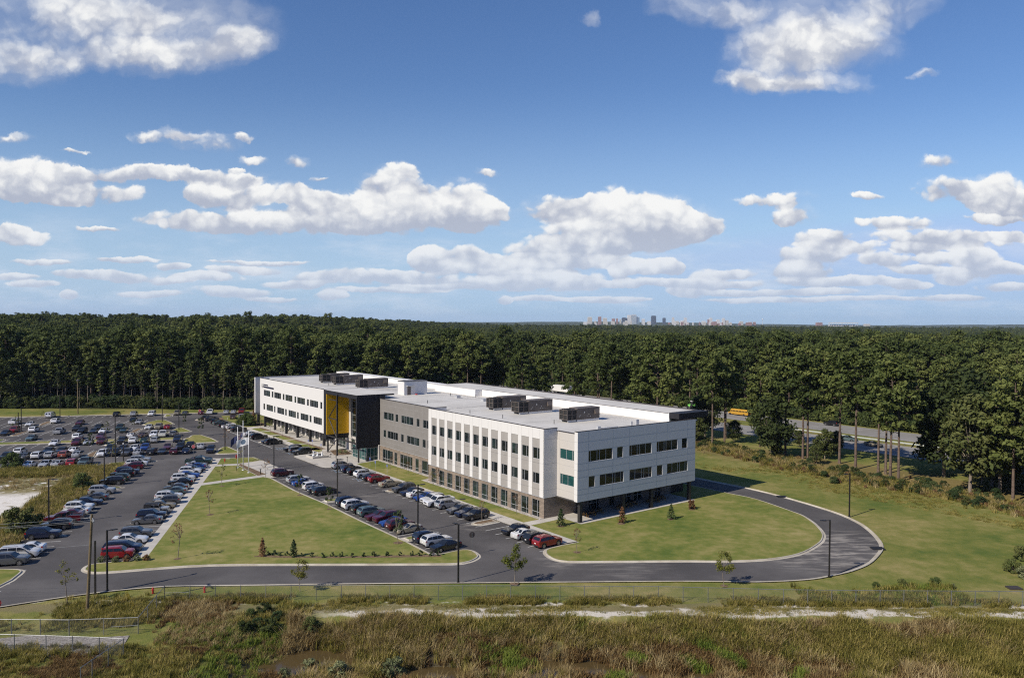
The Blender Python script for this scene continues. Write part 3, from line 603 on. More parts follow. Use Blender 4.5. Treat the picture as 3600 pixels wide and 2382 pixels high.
for a in (4.74,10.51,14.54,21.64,24.45,30.17):
    for z0,z1 in ((3.75,4.9),(4.96,5.76),(7.84,8.98),(9.04,10.06),(12.18,13.68),(13.74,15.3)): lbox(j,pt,a-.011,a+.011,z0,z1,-.006,-.001)
for a,b,d in EU: window(pt,a,b,10.18,12.07,d)
for a,b,d in EL: window(pt,a,b,5.85,7.74,d)
mb=MB(); mb.box(2.42,32.58,-5.75,-.02,3.60,3.69); mb.build('soffit',M_STEEL,bld)
# brick end wall below the overhang
pt=end(0.0); EG=[(7.5,8.6,.05,2.6),(10.5,13.05,.1,2.6),(15.6,16.8,.02,2.3),(19.0,21.2,.1,2.5),(22.0,24.2,.1,2.5),(28,29.5,.1,2.5)]
mb=MB(); wallgrid(mb,.02,32.4,0,3.6,EG,pt); mb.build('brick_wall',M_BRICK,bld)
for k,(a,b,c,d) in enumerate(EG): window(pt,a,b,c,d,(.22,.78) if k==1 else (.5,),(.45,) if k!=2 else (),fm=M_SILL if k!=2 else M_DFR)
def column(v,u,z0,z1,w=.55,name='column',m=None): MB().box(v-w/2,v+w/2,u-w/2,u+w/2,z0,z1).build(name,m or M_STEEL,bld)
for v in (3.35,13.5,20.75,31.3): column(v,-5.45,.14,3.6,.58)
# ---- left wing
UWs=[(139.61,133.98),(132.49,131.02),(130.26,124.54),(123.02,121.65),(120.81,115.23),(113.64,112.3),(111.46,105.76),(104.28,102.92),(102.09,96.43),(94.95,93.64)]
LWs=[(140.03,138.54),(137.14,131.41),(130.45,129.25),(127.68,121.88),(121.11,119.75),(118.28,112.52),(111.68,110.35),(108.93,103.18),(102.4,101.0),(99.53,93.87)]
pt=front(0.0); hol=[(b,a,10.0,11.85) for a,b in UWs]+[(b,a,5.56,7.48) for a,b in LWs]
mb=MB(); wallgrid(mb,92.7,143.2,3.55,15.4,hol,pt); mb.quad((0,92.7,3.55),(3,92.7,3.55),(3,92.7,15.4),(0,92.7,15.4)); mb.quad((0,143.2,3.55),(3,143.2,3.55),(3,143.2,15.4),(0,143.2,15.4)); mb.build('white_panel_wall',M_WHITE,bld)
for a,b in UWs: window(pt,b,a,10.0,11.85,(.25,.5,.62,.8) if a-b>3 else ())
for a,b in LWs: window(pt,b,a,5.56,7.48,(.2,.38,.5,.75) if a-b>3 else ())
mb=MB(); mb.box(.02,12,92.75,149.4,3.46,3.545); mb.build('soffit',M_STEEL,bld)
mb=MB(); mb.quad((2.9,143.2,3.4),(2.9,149.6,3.4),(2.9,149.6,14.9),(2.9,143.2,14.9)); mb.build('corner_panel_wall',M_GREYL,bld)
for z in (10.0,5.5): window(front(2.72),145.6,148.6,z,z+1.85,(.5,),gl=M_TEAL)
mb=MB(); mb.box(.6,32,149.6,150.4,3.3,15.2); mb.build('white_panel_wall',M_WHITE,bld)
for u in (148.6,144.85,138.65,129.86,120.28,111.34,102.08): column(.1 if u<148 else 1.2,u,.14,3.5,.62)
column(.25,92.95,.14,3.5,.62)
mb=MB()
for u0 in (120.28,111.34): mb.tube((.15,u0,.3),(.15,115.8,3.45),.17,.17,6)
mb.build('brace',M_STEEL,bld)
gp=front(3.4); mb=MB()
for k in range(15): a=93.2+k*3.37; mb.box(3.3,3.75,a-.42,a+.42,.14,3.46)
mb.build('pier',M_WHITE2,bld)
for k in range(14): a=93.2+k*3.37; window(gp,a+.42,a+2.95,.15,3.3,(.33,.66),(.28,),name='storefront',fm=M_SILL)
# ---- sign on the wing: round emblem with two lines of small lettering
mb=MB(); sg=mb.tube((-.10,140.9,13.1),(-.02,140.9,13.1),.68,.68,20).build('sign_emblem',M_WHITE,bld)
mb=MB()
for k in range(20):
    t=2*math.pi*k/20; t2=2*math.pi*(k+1)/20
    mb.quad(*[(-.115,140.9+r*math.cos(a),13.1+r*math.sin(a)) for r,a in ((.68,t),(.68,t2),(.58,t2),(.58,t))])
mb.quad(*[(-.115,140.9+a,13.1+b) for a,b in ((-.3,-.3),(.3,-.1),(.1,.05),(-.2,.2))]); mb.build('emblem_ring',mat('navy_ink',(.012,.014,.05),.5),sg)
mb=MB(); a=140.0
for row,(z,hh,wd,a_end) in enumerate(((13.28,.36,.26,136.0),(12.55,.50,.36,130.6))):
    a=139.9; rr=random.Random(4+row)
    while a>a_end:
        w=wd*rr.choice((.8,1,1.1)); st=.3*w
        mb.box(-.09,-.02,a-w,a-w+st,z,z+hh); mb.box(-.09,-.02,a-st,a,z,z+hh)
        mb.box(-.088,-.02,a-w+st,a-st,z+hh*rr.choice((0,.4,.75)),z+hh*rr.choice((.98,.9))); a-=w+wd*.16
        if rr.random()<.1: a-=wd*.5
mb.build('sign_lettering',bpy.data.materials['navy_ink'],bld)
# ---- entrance box
mb=MB(); mb.box(-3,4.4,66.2,66.75,3.3,15.99); mb.box(3.05,4.4,65.95,66.2,14.75,15.99)       # right wall
mb.box(-3,-2.5,66.75,85.6,15.03,15.99); mb.box(-2.5,7.3,66.75,85.6,15.6,15.90)              # fascia, lid
mb.box(-3,3.4,84.6,85.6,3.32,15.03); mb.box(-3,-2.7,84.0,84.6,3.32,15.03); mb.box(-2.7,3.4,84.0,84.6,3.32,4.5)
mb.build('entrance_box',M_BLACK,bld)
mb=MB(); mb.box(-2.75,7.3,66.5,85.4,15.995,16.01) if False else mb.quad((-2.8,66.6,16.0),(7.3,66.6,16.0),(7.3,85.5,16.0),(-2.8,85.5,16.0)); mb.build('entrance_roof',M_ROOF,bld)
mb=MB(); mb.box(-3.01,3.42,83.86,83.99,4.55,14.98); mb.build('yellow_panel',M_YEL,bld)
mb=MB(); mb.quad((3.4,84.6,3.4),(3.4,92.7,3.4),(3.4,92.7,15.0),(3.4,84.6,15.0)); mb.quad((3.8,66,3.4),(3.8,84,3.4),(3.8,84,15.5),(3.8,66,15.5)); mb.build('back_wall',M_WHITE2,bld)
window(front(3.5),67.5,82.6,3.9,14.9,(.14,.27,.41,.55,.69,.83),(.15,.33,.5,.66,.83),name='curtain_wall',fm=M_SILL,gl=M_GLASS)
mb=MB(); mb.box(3.2,3.68,82.7,83.8,.14,15.0); mb.box(3.1,3.6,66.8,83.8,3.3,3.9); mb.build('pier',M_WHITE2,bld)
def beam(mb,a,b,w): mb.tube(a,b,w,w,6)
mb=MB(); mb.box(-3.3,-2.95,76.85,77.2,.14,15.4); mb.build('column',M_STEEL,bld); column(-2.9,83.2,.14,3.4,.34); column(-2.85,65.5,.14,3.4,.3)
mb=MB(); beam(mb,(-3.1,82.3,13.8),(-3.1,77,13.85),.12); beam(mb,(-3.1,77,13.3),(-3.1,82.25,9.1),.13); beam(mb,(-3.1,82.25,9.1),(-3.1,77.1,9.05),.12); beam(mb,(-3.1,82.25,9.1),(-3.1,77.4,4.7),.12)
mb.box(-3.18,-2.92,67,83,4.35,4.65); beam(mb,(-3.05,83.1,.3),(-3.05,77.3,4.3),.12); mb.build('truss',M_STEEL,bld)
# glazed vestibule
for a0,a1,dv in ((66.3,68.9,(.5,)),(68.9,71.2,(.5,)),(71.2,74.0,(.5,))): window(front(-.4),a0,a1,.15,3.2,dv,(.28,) if a0!=68.9 else (.8,),name='vestibule_glazing',fm=M_SILL,gl=M_TEAL)
window(end(66.2),-.35,2.6,.15,3.2,(.33,.66),(.28,),name='vestibule_glazing',fm=M_SILL,gl=M_TEAL)
mb=MB(); mb.box(-.2,3.4,66.5,74,3.22,3.3); mb.build('vestibule_roof',M_STEEL,bld)
mb=MB(); mb.box(2.65,3.1,65.9,66.4,.14,3.7); mb.box(2.0,3.0,73.6,74.4,.14,3.3); mb.build('pier',M_WHITE2,bld)
gp=front(3.2)
for a0,a1 in ((74.6,76.6),(77.2,79.6),(80.4,82.4),(86,91.5)): window(gp,a0,a1,.16,3.2,(.5,) if a1-a0<3 else (.33,.66),(.28,),name='storefront',fm=M_SILL)
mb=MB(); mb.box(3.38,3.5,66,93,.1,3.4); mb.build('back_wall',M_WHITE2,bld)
j.build('panel_joint',M_JOINT,bld)
# ---- light blocking fill, roofs, parapets
mb=MB(); mb.box(3.75,36.5,.3,149,-.2,14.5); mb.box(.2,3.75,.3,37.9,-.2,14.5); mb.box(3.3,28,-5.2,.3,3.8,14.4); mb.box(.2,3.3,93,143,3.7,14.5); mb.build('core',M_STEEL,bld)  # unseen dark boxes added inside the shell to stop light leaking through
rf=MB(); zr=14.78
rf.quad((.0,0,zr),(3,0,zr),(3,-5.3,zr),(33,-5.3,zr),(33,150,zr),(2.9,150,zr),(2.9,143.2,zr),(0,143.2,zr),(0,92.6,zr),(3,92.6,zr),(3,38,zr),(0,38,zr)); roof=rf.build('roof',M_ROOF,bld)
# raised insulation edges behind the copings: the roof rises to just under the coping
sl=MB()
def ramp(p,q,inn,z0,z1): sl.quad((*p,z1),(*q,z1),(q[0]+inn[0],q[1]+inn[1],z0),(p[0]+inn[0],p[1]+inn[1],z0))
ramp((.31,.1),(.31,37.9),(2.6,0),zr+.01,15.36); ramp((2.9,0),(2.9,-5.2),(2.2,0),zr+.01,14.9); ramp((2.9,-5.3),(32,-5.3),(0,2.2),zr+.01,15.36)
ramp((3.0,38),(3.0,66),(2.4,0),zr+.01,14.96); ramp((.1,93),(.1,143),(2.4,0),zr+.01,15.36)
sl.build('roof_edge',M_ROOF,roof)
cp=MB()
def cope(p,q,z,w=.34,h=.09):
    x0,x1=sorted((p[0],q[0]));y0,y1=sorted((p[1],q[1])); cp.box(x0-(w/2 if x0==x1 else 0),x1+(w/2 if x0==x1 else 0),y0-(w/2 if y0==y1 else 0),y1+(w/2 if y0==y1 else 0),z,z+h)
cope((.10,.0),(.10,38.2),15.42); cope((.3,.05),(2.9,.05),15.425); cope((.3,38.0),(4.3,38.0),15.425)
cope((3.1,38.2),(3.1,66),15.0); cope((2.98,-5.0),(2.98,-.1),14.95); cope((2.3,-5.6),(32.7,-5.6),15.4); cope((2.5,-5.4),(2.5,-5.0),15.402,.3)
cope((.08,92.8),(.08,143.3),15.4,.3); cope((.5,150),(32,150),15.2,.9,.08); cope((2.95,143.3),(2.95,149.5),14.9,.3)
cope((-3.0,66.1),(-3.0,85.65),15.99,.12,.05); cope((-2.9,66.2),(4.4,66.2),16.0,.12,.05); cope((-2.9,85.62),(7.2,85.62),15.98,.1,.06)
# high bar along the back
hb=MB(); hb.box(28.7,37,-2.6,59.6,zr-.3,16.42); hb.box(26.6,37,59.62,79,zr-.3,16.4); hb.box(29.5,32.8,79.02,150.4,zr-.3,16.1)
hb.build('high_roof_volume',M_RWALL,bld)
rf2=MB(); rf2.box(29.0,36.8,-2.5,59.5,16.43,16.47); rf2.box(26.9,36.8,59.6,78.8,16.42,16.46); rf2.build('high_roof',M_ROOF,bld)
cope((37,-2.6),(37,79),16.44,.5,.2); cope((28.75,-2.4),(28.75,59.5),16.43,.2,.05); cope((29.6,79.1),(29.6,150),16.1,.2,.05)
cp.build('coping',M_COP,bld)
mb=MB(); mb.box(28.8,37.3,-5.0,-2.55,15.55,16.62); mb.build('roof_canopy',M_BLACK,bld)
mb=MB(); mb.box(29.0,36.6,-2.9,-2.62,zr,15.5); mb.build('rear_glazing',M_GLASS,bld)
# stair penthouse
ph=MB(); ph.box(13.0,19.8,72.0,75.4,zr-.1,18.25); pho=ph.build('stair_penthouse',mat('penthouse_render',(.66,.655,.64),.7),bld)
MB().box(13.9,14.9,71.93,71.99,zr,16.95).build('door',M_AC,pho); MB().box(13.5,15.8,71.0,71.99,17.15,17.25).build('door_canopy',M_SILL,pho); MB().box(12.9,19.9,71.9,75.5,18.26,18.36).build('penthouse_coping',M_COP,pho)
vents=MB()
for u,v in ((52,8),(30,5),(20,6),(90,10),(110,9),(45,24),(15,23),(64,22),(57,25),(35,25),(8,9),(125,14)): vents.tube((v,u,zr),(v,u,zr+.75),.07,.07,6)
vents.build('vent_pipe',M_POLE,bld)
sm=MB()
for v in (8.5,12.5,17.5,22.5): sm.box(v-.03,v+.03,.5,148,zr+.002,zr+.006)
for u in range(12,146,14): sm.box(4.5,28,u-.03,u+.03,zr+.0065,zr+.0105)
wp=MB()
for a in range(8,146,2): wp.box(24.6,25.4,a,a+1.5,zr+.012,zr+.03)
for a in range(6,24,2): wp.box(a,a+1.5,39.6,40.4,zr+.012,zr+.03); wp.box(a,a+1.5,87.6,88.4,zr+.012,zr+.03)
wp.build('walk_pad',mat('pad_grey',(.40,.385,.36),.8),bld)
du=MB()
for u,v in ((48,21),(58,20),(102,23),(128,22),(14,25),(36,20.5)): du.box(v,v+1.1,u,u+1.1,zr,zr+.55); du.box(v-.08,v+1.18,u-.08,u+1.18,zr+.552,zr+.66)
du.build('roof_hatch',M_SILL,bld)
sm.build('roof_seam',mat('seam_grey',(.44,.43,.41),.7),bld)
# small service fittings near the end parapet
mb=MB(); mb.box(9.5,10.2,-3.2,-2.8,zr,15.5); mb.box(10.5,14.5,-3.1,-2.9,zr+.25,zr+.4); mb.box(18.5,19.2,-3.8,-3.5,zr,16.1); mb.box(17.2,17.5,-3.8,-3.5,zr,15.9); mb.build('roof_conduit',M_SILL,bld)
MB().blob((16.2,71.3,zr+.12),.5,5,8,(.8,.8,.35)).build('red_cover',M_RED,bld)
# ---- roof-top air handlers: things that stand on the roof
def ac_unit():
    t=thing('air_handler','', 'air conditioner')
    L,Wd,h=9.0,2.5,2.3
    mb=MB(); mb.box(2.7,L,0,Wd,.45,.45+h-.1); mb.box(2.7,L,-.04,Wd+.04,.45+h-.1,.45+h); mb.box(2.72,L-.02,.05,Wd-.05,.40,.45); mb.build('cabinet',M_AC,t)
    c=MB(); c.box(.12,2.68,.12,Wd-.12,.62,2.45); c.build('condenser_coil',M_ACD,t)
    f=MB()
    for x in (0,1.25,2.55):
        for y in (0,Wd-.12): f.box(x,x+.13,y,y+.12,.5,2.55)
    for z in (.5,1.5,2.44):
        f.box(.13,2.55,0,.1,z,z+.1); f.box(.13,2.55,Wd-.1,Wd,z,z+.1); f.box(0,.1,.12,Wd-.12,z,z+.1)
    f.box(0,.1,Wd/2-.06,Wd/2+.06,.6,2.44); f.build('condenser_frame',M_AC,t)
    for x in (.7,1.95):
        for y in (.7,1.8): MB().tube((x,y,2.45),(x,y,2.66),.5,.5,12).build('fan',M_ACD,t)
    k=MB(); k.box(2.75,L-.05,.1,Wd-.1,0,.40); k.build('curb',M_RWALL,t); r=MB(); r.box(.4,2.6,.2,.4,0,.42); r.box(.4,2.6,Wd-.4,Wd-.2,0,.42); r.box(1.2,1.5,.41,Wd-.41,.1,.3); r.build('rail',M_SILL,t)
    h2=MB(); h2.hexa([(7.5,-.5,1.5),(8.6,-.5,1.5),(8.6,-.01,1.3),(7.5,-.01,1.3),(7.5,-.45,1.6),(8.6,-.45,1.6),(8.6,-.01,2.4),(7.5,-.01,2.4)]); h2.build('intake_hood',M_AC,t)
    p=MB()
    for x,z in ((3.2,1.0),(3.5,1.2),(5.6,1.0),(5.9,1.3),(6.3,.9)): p.box(x,x+.14,-.03,-.002,z,z+.14)
    p.box(4.6,4.8,-.03,-.002,1.7,2.0); p.build('gauge',M_SILL,t)
    return t
ac0=ac_unit()
for k,(u,v,s,lb) in enumerate(((7.6,11.9,.93,'brown rooftop air handler nearest the white end wall of the building'),(22.6,12.0,1,'brown rooftop air handler between two others above the striped grey and white facade'),(31.6,12.0,1,'brown rooftop air handler farthest from the end wall of the three above the striped facade'),
      (94.3,11.2,1,'brown rooftop air handler right behind the black entrance box'),(110.6,11.3,1,'brown rooftop air handler in the middle of the three on the left white wing'),(119.5,11.0,1,'brown rooftop air handler at the far back of the left white wing'))):
    loc=W(u,v,zr+.01)
    # long side along v; local y runs toward +u
    o=ac0 if k==0 else dup(ac0,loc,BRZ,s)
    o.location=loc; o.rotation_euler=(0,0,BRZ); o.scale=(s,s,s); tag(o,lb,'air conditioner','rooftop air handlers')

# ------------------------------------------------------------------ vehicles
COLS=dict(white=(.80,.80,.79),black=(.008,.008,.010),silver=(.36,.37,.385),grey=(.085,.088,.095),navy=(.010,.016,.045),maroon=(.085,.006,.014),red=(.25,.012,.014),blue=(.012,.055,.26),tan=(.33,.29,.21),teal=(.10,.145,.15),green=(.022,.045,.035),brown=(.10,.06,.045),orange=(.24,.05,.025))
# stations: x, half width, sill z, shoulder z, roof z (None on bonnet/boot), roof half width
def prof(kind):
    if kind=='sedan': return dict(L=4.8,w=.91,r=.33,ax=(1.42,-1.36),st=[(2.40,.62,.36,.62,None),(2.30,.78,.24,.70,None),(2.05,.87,.2,.78,None),(1.2,.91,.2,.90,None),(.82,.91,.2,.94,.95),(.05,.91,.2,.93,1.40),(-.35,.91,.2,.93,1.45),(-.95,.91,.2,.94,1.42),(-1.65,.90,.2,.97,1.02),(-1.72,.90,.2,.98,None),(-2.20,.87,.22,1.0,None),(-2.36,.80,.28,.86,None),(-2.40,.70,.40,.70,None)],gl=(4,5,8))
    if kind=='coupe': return dict(L=4.6,w=.91,r=.33,ax=(1.4,-1.28),st=[(2.30,.6,.34,.58,None),(2.18,.78,.22,.66,None),(1.9,.87,.18,.74,None),(.95,.91,.18,.86,None),(.62,.91,.18,.88,.89),(-.2,.91,.18,.88,1.30),(-.5,.91,.18,.88,1.34),(-.9,.91,.18,.90,1.30),(-1.75,.90,.18,.95,1.0),(-1.8,.9,.18,.96,None),(-2.12,.87,.22,.97,None),(-2.26,.8,.28,.82,None),(-2.30,.7,.4,.68,None)],gl=(4,5,8))
    if kind=='suv': return dict(L=4.7,w=.95,r=.37,ax=(1.42,-1.36),st=[(2.35,.66,.42,.82,None),(2.26,.83,.30,.92,None),(2.0,.92,.27,1.0,None),(1.25,.95,.27,1.08,None),(.95,.95,.27,1.10,1.11),(.28,.95,.27,1.09,1.62),(-.1,.95,.27,1.09,1.70),(-1.2,.95,.27,1.10,1.69),(-1.85,.94,.27,1.12,1.62),(-2.22,.91,.3,1.13,1.16),(-2.25,.90,.32,1.13,None),(-2.33,.85,.36,.98,None),(-2.35,.78,.44,.80,None)],gl=(4,5,9))
    if kind=='hatchback': return dict(L=4.1,w=.90,r=.33,ax=(1.25,-1.25),st=[(2.05,.66,.40,.78,None),(1.97,.80,.26,.90,None),(1.75,.88,.22,.98,None),(1.25,.90,.22,1.03,None),(1.0,.90,.22,1.05,1.06),(.5,.90,.22,1.04,1.52),(.2,.90,.22,1.04,1.60),(-1.0,.90,.22,1.06,1.60),(-1.75,.88,.22,1.08,1.56),(-1.98,.87,.26,1.08,1.12),(-2.0,.86,.28,1.08,None),(-2.04,.82,.3,.95,None),(-2.05,.76,.4,.75,None)],gl=(4,5,9))
    if kind=='minivan': return dict(L=5.1,w=.99,r=.35,ax=(1.6,-1.45),st=[(2.55,.66,.4,.74,None),(2.45,.85,.26,.85,None),(2.2,.95,.22,.95,None),(1.75,.98,.22,1.04,None),(1.5,.99,.22,1.08,1.09),(.55,.99,.22,1.06,1.64),(.2,.99,.22,1.06,1.73),(-1.3,.99,.22,1.07,1.74),(-2.1,.97,.22,1.09,1.68),(-2.46,.95,.26,1.09,1.14),(-2.5,.94,.28,1.09,None),(-2.54,.88,.32,.95,None),(-2.55,.8,.42,.75,None)],gl=(4,5,9))
    if kind=='van': return dict(L=5.5,w=1.0,r=.36,ax=(1.8,-1.6),st=[(2.75,.75,.45,.85,None),(2.65,.92,.32,1.0,None),(2.4,.98,.28,1.12,None),(2.0,1.0,.28,1.18,None),(1.8,1.0,.28,1.2,1.21),(1.25,1.0,.28,1.19,1.95),(.95,1.0,.28,1.19,2.08),(-1.2,1.0,.28,1.19,2.1),(-2.55,1.0,.28,1.19,2.08),(-2.70,.99,.3,1.19,1.25),(-2.71,.98,.3,1.18,None),(-2.74,.95,.36,1.0,None),(-2.75,.9,.45,.8,None)],gl=(4,5,9))
    if kind=='pickup': return dict(L=5.7,w=1.0,r=.40,ax=(1.78,-1.75),st=[(2.85,.78,.5,.9,None),(2.77,.93,.38,1.02,None),(2.5,.98,.34,1.12,None),(1.6,1.0,.34,1.17,None),(1.3,1.0,.34,1.18,1.19),(.7,1.0,.34,1.17,1.78),(.4,1.0,.34,1.17,1.86),(-.35,1.0,.34,1.17,1.86),(-.62,1.0,.34,1.17,1.78),(-.78,1.0,.34,1.17,1.2),(-.8,1.0,.34,1.17,None),(-2.78,1.0,.36,1.17,None),(-2.85,.98,.45,1.12,None)],gl=(4,5,9),bed=(-2.68,-.9,1.17,.55))
    if kind=='jeep': return dict(L=4.1,w=.86,r=.42,ax=(1.25,-1.2),st=[(2.0,.5,.55,.95,None),(1.95,.62,.5,1.1,None),(1.7,.66,.45,1.16,None),(.72,.72,.45,1.2,None),(.66,.76,.45,1.2,1.21),(.38,.76,.45,1.2,1.78),(.2,.76,.45,1.2,1.84),(-1.0,.76,.45,1.2,1.85),(-1.82,.76,.45,1.2,1.82),(-1.9,.76,.48,1.2,1.24),(-1.92,.76,.5,1.2,None),(-1.98,.74,.55,1.1,None),(-2.0,.70,.6,.9,None)],gl=(4,5,9))
def car(kind,full=True):
    P=prof(kind); st=P['st']; root=bpy.data.objects.new('parked_car',None); root.empty_display_size=.3
    rows=[]; ks={'sedan':.80,'coupe':.78,'suv':.84,'hatchback':.88,'minivan':.84,'van':.92,'pickup':.84,'jeep':.97}[kind]
    # finer stations so that the wheel openings and the curves are round
    fine=[]
    for i in range(len(st)-1):
        a,b=st[i],st[i+1]; n=max(1,int(abs(a[0]-b[0])/.16)) if not(a[4] is None)^(b[4] is None) else 1
        for k in range(n):
            t=k/n; f=lambda m: a[m]*(1-t)+b[m]*t
            zt=None if a[4] is None else (a[4]*(1-t)+(b[4] if b[4] is not None else a[4])*t)
            fine.append((f(0),f(1),f(2),f(3),zt,i,t))
    e=st[-1]; fine.append((e[0],e[1],e[2],e[3],e[4],len(st)-1,0))
    rw=P['r']*1.17
    for x,w,zb,zs,zt,i,t in fine:
        for ax in P['ax']:
            if abs(x-ax)<rw: zb=max(zb,P['r']+math.sqrt(max(0,rw*rw-(x-ax)**2)))
        zm=(zb+zs)/2; tw=(zt-zs) if zt is not None else 0
        wr=w*(1-(1-ks)*min(1,tw/.5)) if zt is not None else w*.93
        top=zt if zt is not None else zs+.035
        edge=top-.05 if zt is not None and tw>.1 else top-.012
        if zb>zs-.1: zb=zs-.1; zm=zs-.05
        rows.append([(x,w*.80,zb),(x,w*.985,zb+.03),(x,w,zm),(x,w*.965,zs),(x,wr,max(edge,zs+.004)),(x,wr*.80,top),(x,0,top+.02)])
    b=MB(); nr=7; R=len(rows)
    for r in rows:
        for p in r: b.v.append(p)
        for p in r[:-1]: b.v.append((p[0],-p[1],p[2]))
    m=2*nr-1
    def vid(i,j,s): return i*m+(j if s>0 or j==nr-1 else nr+j)
    for i in range(R-1):
        for j in range(nr-1):
            b.f.append((vid(i,j,1),vid(i,j+1,1),vid(i+1,j+1,1),vid(i+1,j,1)))
            b.f.append((vid(i,j,-1),vid(i+1,j,-1),vid(i+1,j+1,-1),vid(i,j+1,-1)))
        b.f.append((vid(i,0,1),vid(i+1,0,1),vid(i+1,0,-1),vid(i,0,-1)))
    for i in (0,R-1): b.f.append(tuple(vid(i,j,1) for j in range(nr))+tuple(vid(i,j,-1) for j in range(nr-2,-1,-1)))
    mesh=b.mesh('car_body',M_PAINT,True); o=bpy.data.objects.new('body',mesh); COL.objects.link(o); o.parent=root
    try: mesh.set_sharp_from_angle(angle=rad(32))
    except Exception: pass
    kids=[o]
    def kid(mb,name,mt,sm=False):
        c=mb.build(name,mt,root,sm); kids.append(c); return c
    g0,g1,g2=P['gl']
    def at(i,t=0):   # ring at coarse station position
        return [r for r,f in zip(rows,fine) if f[5]==i][0]
    def lerp(a,b,t): return tuple(p*(1-t)+q*t for p,q in zip(a,b))
    def pane(mb,c,ins=(.06,.06),out=.012):
        c=[Vector(p) for p in c]; n=(c[1]-c[0]).cross(c[3]-c[0]); n.normalize()
        ctr=sum(c,Vector())/4
        if n.dot(ctr-Vector((-.2,0,.7)))<0: n=-n
        def pt(u,v): return (c[0]*(1-u)+c[1]*u)*(1-v)+(c[3]*(1-u)+c[2]*u)*v+n*out
        u,v=ins; mb.quad(pt(u,v),pt(1-u,v),pt(1-u,1-v),pt(u,1-v))
    A,B=at(g0),at(g1); mb=MB()
    sg=lambda p,s:(p[0],p[1]*s,p[2])
    pane(mb,[sg(A[4],1),sg(A[4],-1),sg(B[5],-1),sg(B[5],1)] if False else [sg(lerp(A[4],A[3],.1),1),sg(lerp(A[4],A[3],.1),-1),sg((B[4][0],B[4][1]*.93,B[5][2]),-1),sg((B[4][0],B[4][1]*.93,B[5][2]),1)],(.05,.05),.02); kid(mb,'windscreen',M_CARGL)
    C,D=at(g2),at(g2-1); mb=MB()
    lo=C[4] if kind in('sedan','coupe','suv','hatchback','minivan','van','jeep','pickup') else C[3]
    if kind!='van':
        pane(mb,[sg(lo,1),sg(lo,-1),sg((D[4][0],D[4][1]*.93,D[5][2]),-1),sg((D[4][0],D[4][1]*.93,D[5][2]),1)],(.07,.10),.02)
    else:
        for s in (1,-1): pane(mb,[sg((lo[0],lo[1]*.85,lo[2]+.05),s),(lo[0],.1*s,lo[2]+.05),(D[4][0]-.06,.1*s,D[4][2]-.12),sg((D[4][0]-.06,D[4][1]*.8,D[4][2]-.12),s)],(.1,.1),.03)
    kid(mb,'rear_window',M_CARGL)
    # side glazing: a front, a middle and (long roofs) a rear light on each side
    idx=[k for k,f in enumerate(fine) if g0<=f[5]<=g2 and f[4] is not None]
    x0,x1=rows[idx[0]][3][0],rows[idx[-1]][3][0]
    def side_at(x):
        for k in idx[:-1]:
            a,c=rows[k],rows[k+1]
            if a[3][0]>=x>=c[3][0]:
                t=(a[3][0]-x)/max(1e-6,a[3][0]-c[3][0]); return lerp(a[3],c[3],t),lerp(a[4],c[4],t)
        return rows[idx[-1]][3],rows[idx[-1]][4]
    A1=at(g1)[4][0]; D1=at(g2-1)[4][0]
    xa=x0-(x0-A1)*.42; xz=x1+(D1-x1)*(.30 if kind in('sedan','coupe') else .62)
    if kind=='van': cuts=[xa,xa-1.05]
    elif kind=='pickup': cuts=[xa,xa-(xa-xz)*.56,xz]
    elif kind=='coupe': cuts=[xa,xa-(xa-xz)*.62,xz]
    elif kind in('suv','minivan','jeep'): cuts=[xa,xa-(xa-xz)*.36,xa-(xa-xz)*.68,xz]
    else: cuts=[xa,xa-(xa-xz)*.48,xz]
    for s in (1,-1):
        for q in range(len(cuts)-1):
            mb=MB(); seg=4; a,c=cuts[q]-.035,cuts[q+1]+.035
            for k in range(seg):
                xa_,xb_=a+(c-a)*k/seg,a+(c-a)*(k+1)/seg
                (l1,h1),(l2,h2)=side_at(xa_),side_at(xb_)
                off=Vector((0,s*.014,.004)); f=lambda l,h,t:Vector(sg(lerp(l,h,t),s))+off
                if h1[2]-l1[2]<.06 and h2[2]-l2[2]<.06: continue
                mb.quad(f(l1,h1,.10),f(l2,h2,.10),f(l2,h2,.90),f(l1,h1,.90))
            if mb.f: kid(mb,'side_window',M_CARGL)
    # wheels
    w=P['w']; r=P['r']
    arch=MB()
    for ax in P['ax']:
        for s in (1,-1):
            y=s*(w-.13); mb=MB(); mb.tube((ax,y-.11*1,r),(ax,y+.11,r),r,r,16); t=kid(mb,'wheel',M_TYRE)
            mb=MB(); yo=y+s*.112
            for k in range(5):
                a0=2*math.pi*k/5
                mb.quad((ax+.05*math.cos(a0-1),yo,r+.05*math.sin(a0-1)),(ax+r*.66*math.cos(a0-.25),yo,r+r*.66*math.sin(a0-.25)),(ax+r*.66*math.cos(a0+.25),yo,r+r*.66*math.sin(a0+.25)),(ax+.05*math.cos(a0+1),yo,r+.05*math.sin(a0+1)))
            for k in range(14):
                a0,a1=2*math.pi*k/14,2*math.pi*(k+1)/14
                mb.quad(*[(ax+q*r*math.cos(z),yo+s*.001,r+q*r*math.sin(z)) for q,z in ((.62,a0),(.62,a1),(.70,a1),(.70,a0))])
            rm=mb.build('rim',M_RIM,t); KIDS[t]=[rm]
            for k in range(10):
                a0,a1=math.pi*k/10,math.pi*(k+1)/10
                arch.quad(*[(ax+q*math.cos(z),s*(w+.004),r+q*math.sin(z)) for q,z in ((rw*.93,a0),(rw*.93,a1),(rw*1.1,a1),(rw*1.1,a0))])
    if kind in('suv','pickup','jeep'): kid(arch,'wheel_arch',M_TRIM)
    x=rows[1][0][0]; zs=st[2][3]
    hw=st[2][1]
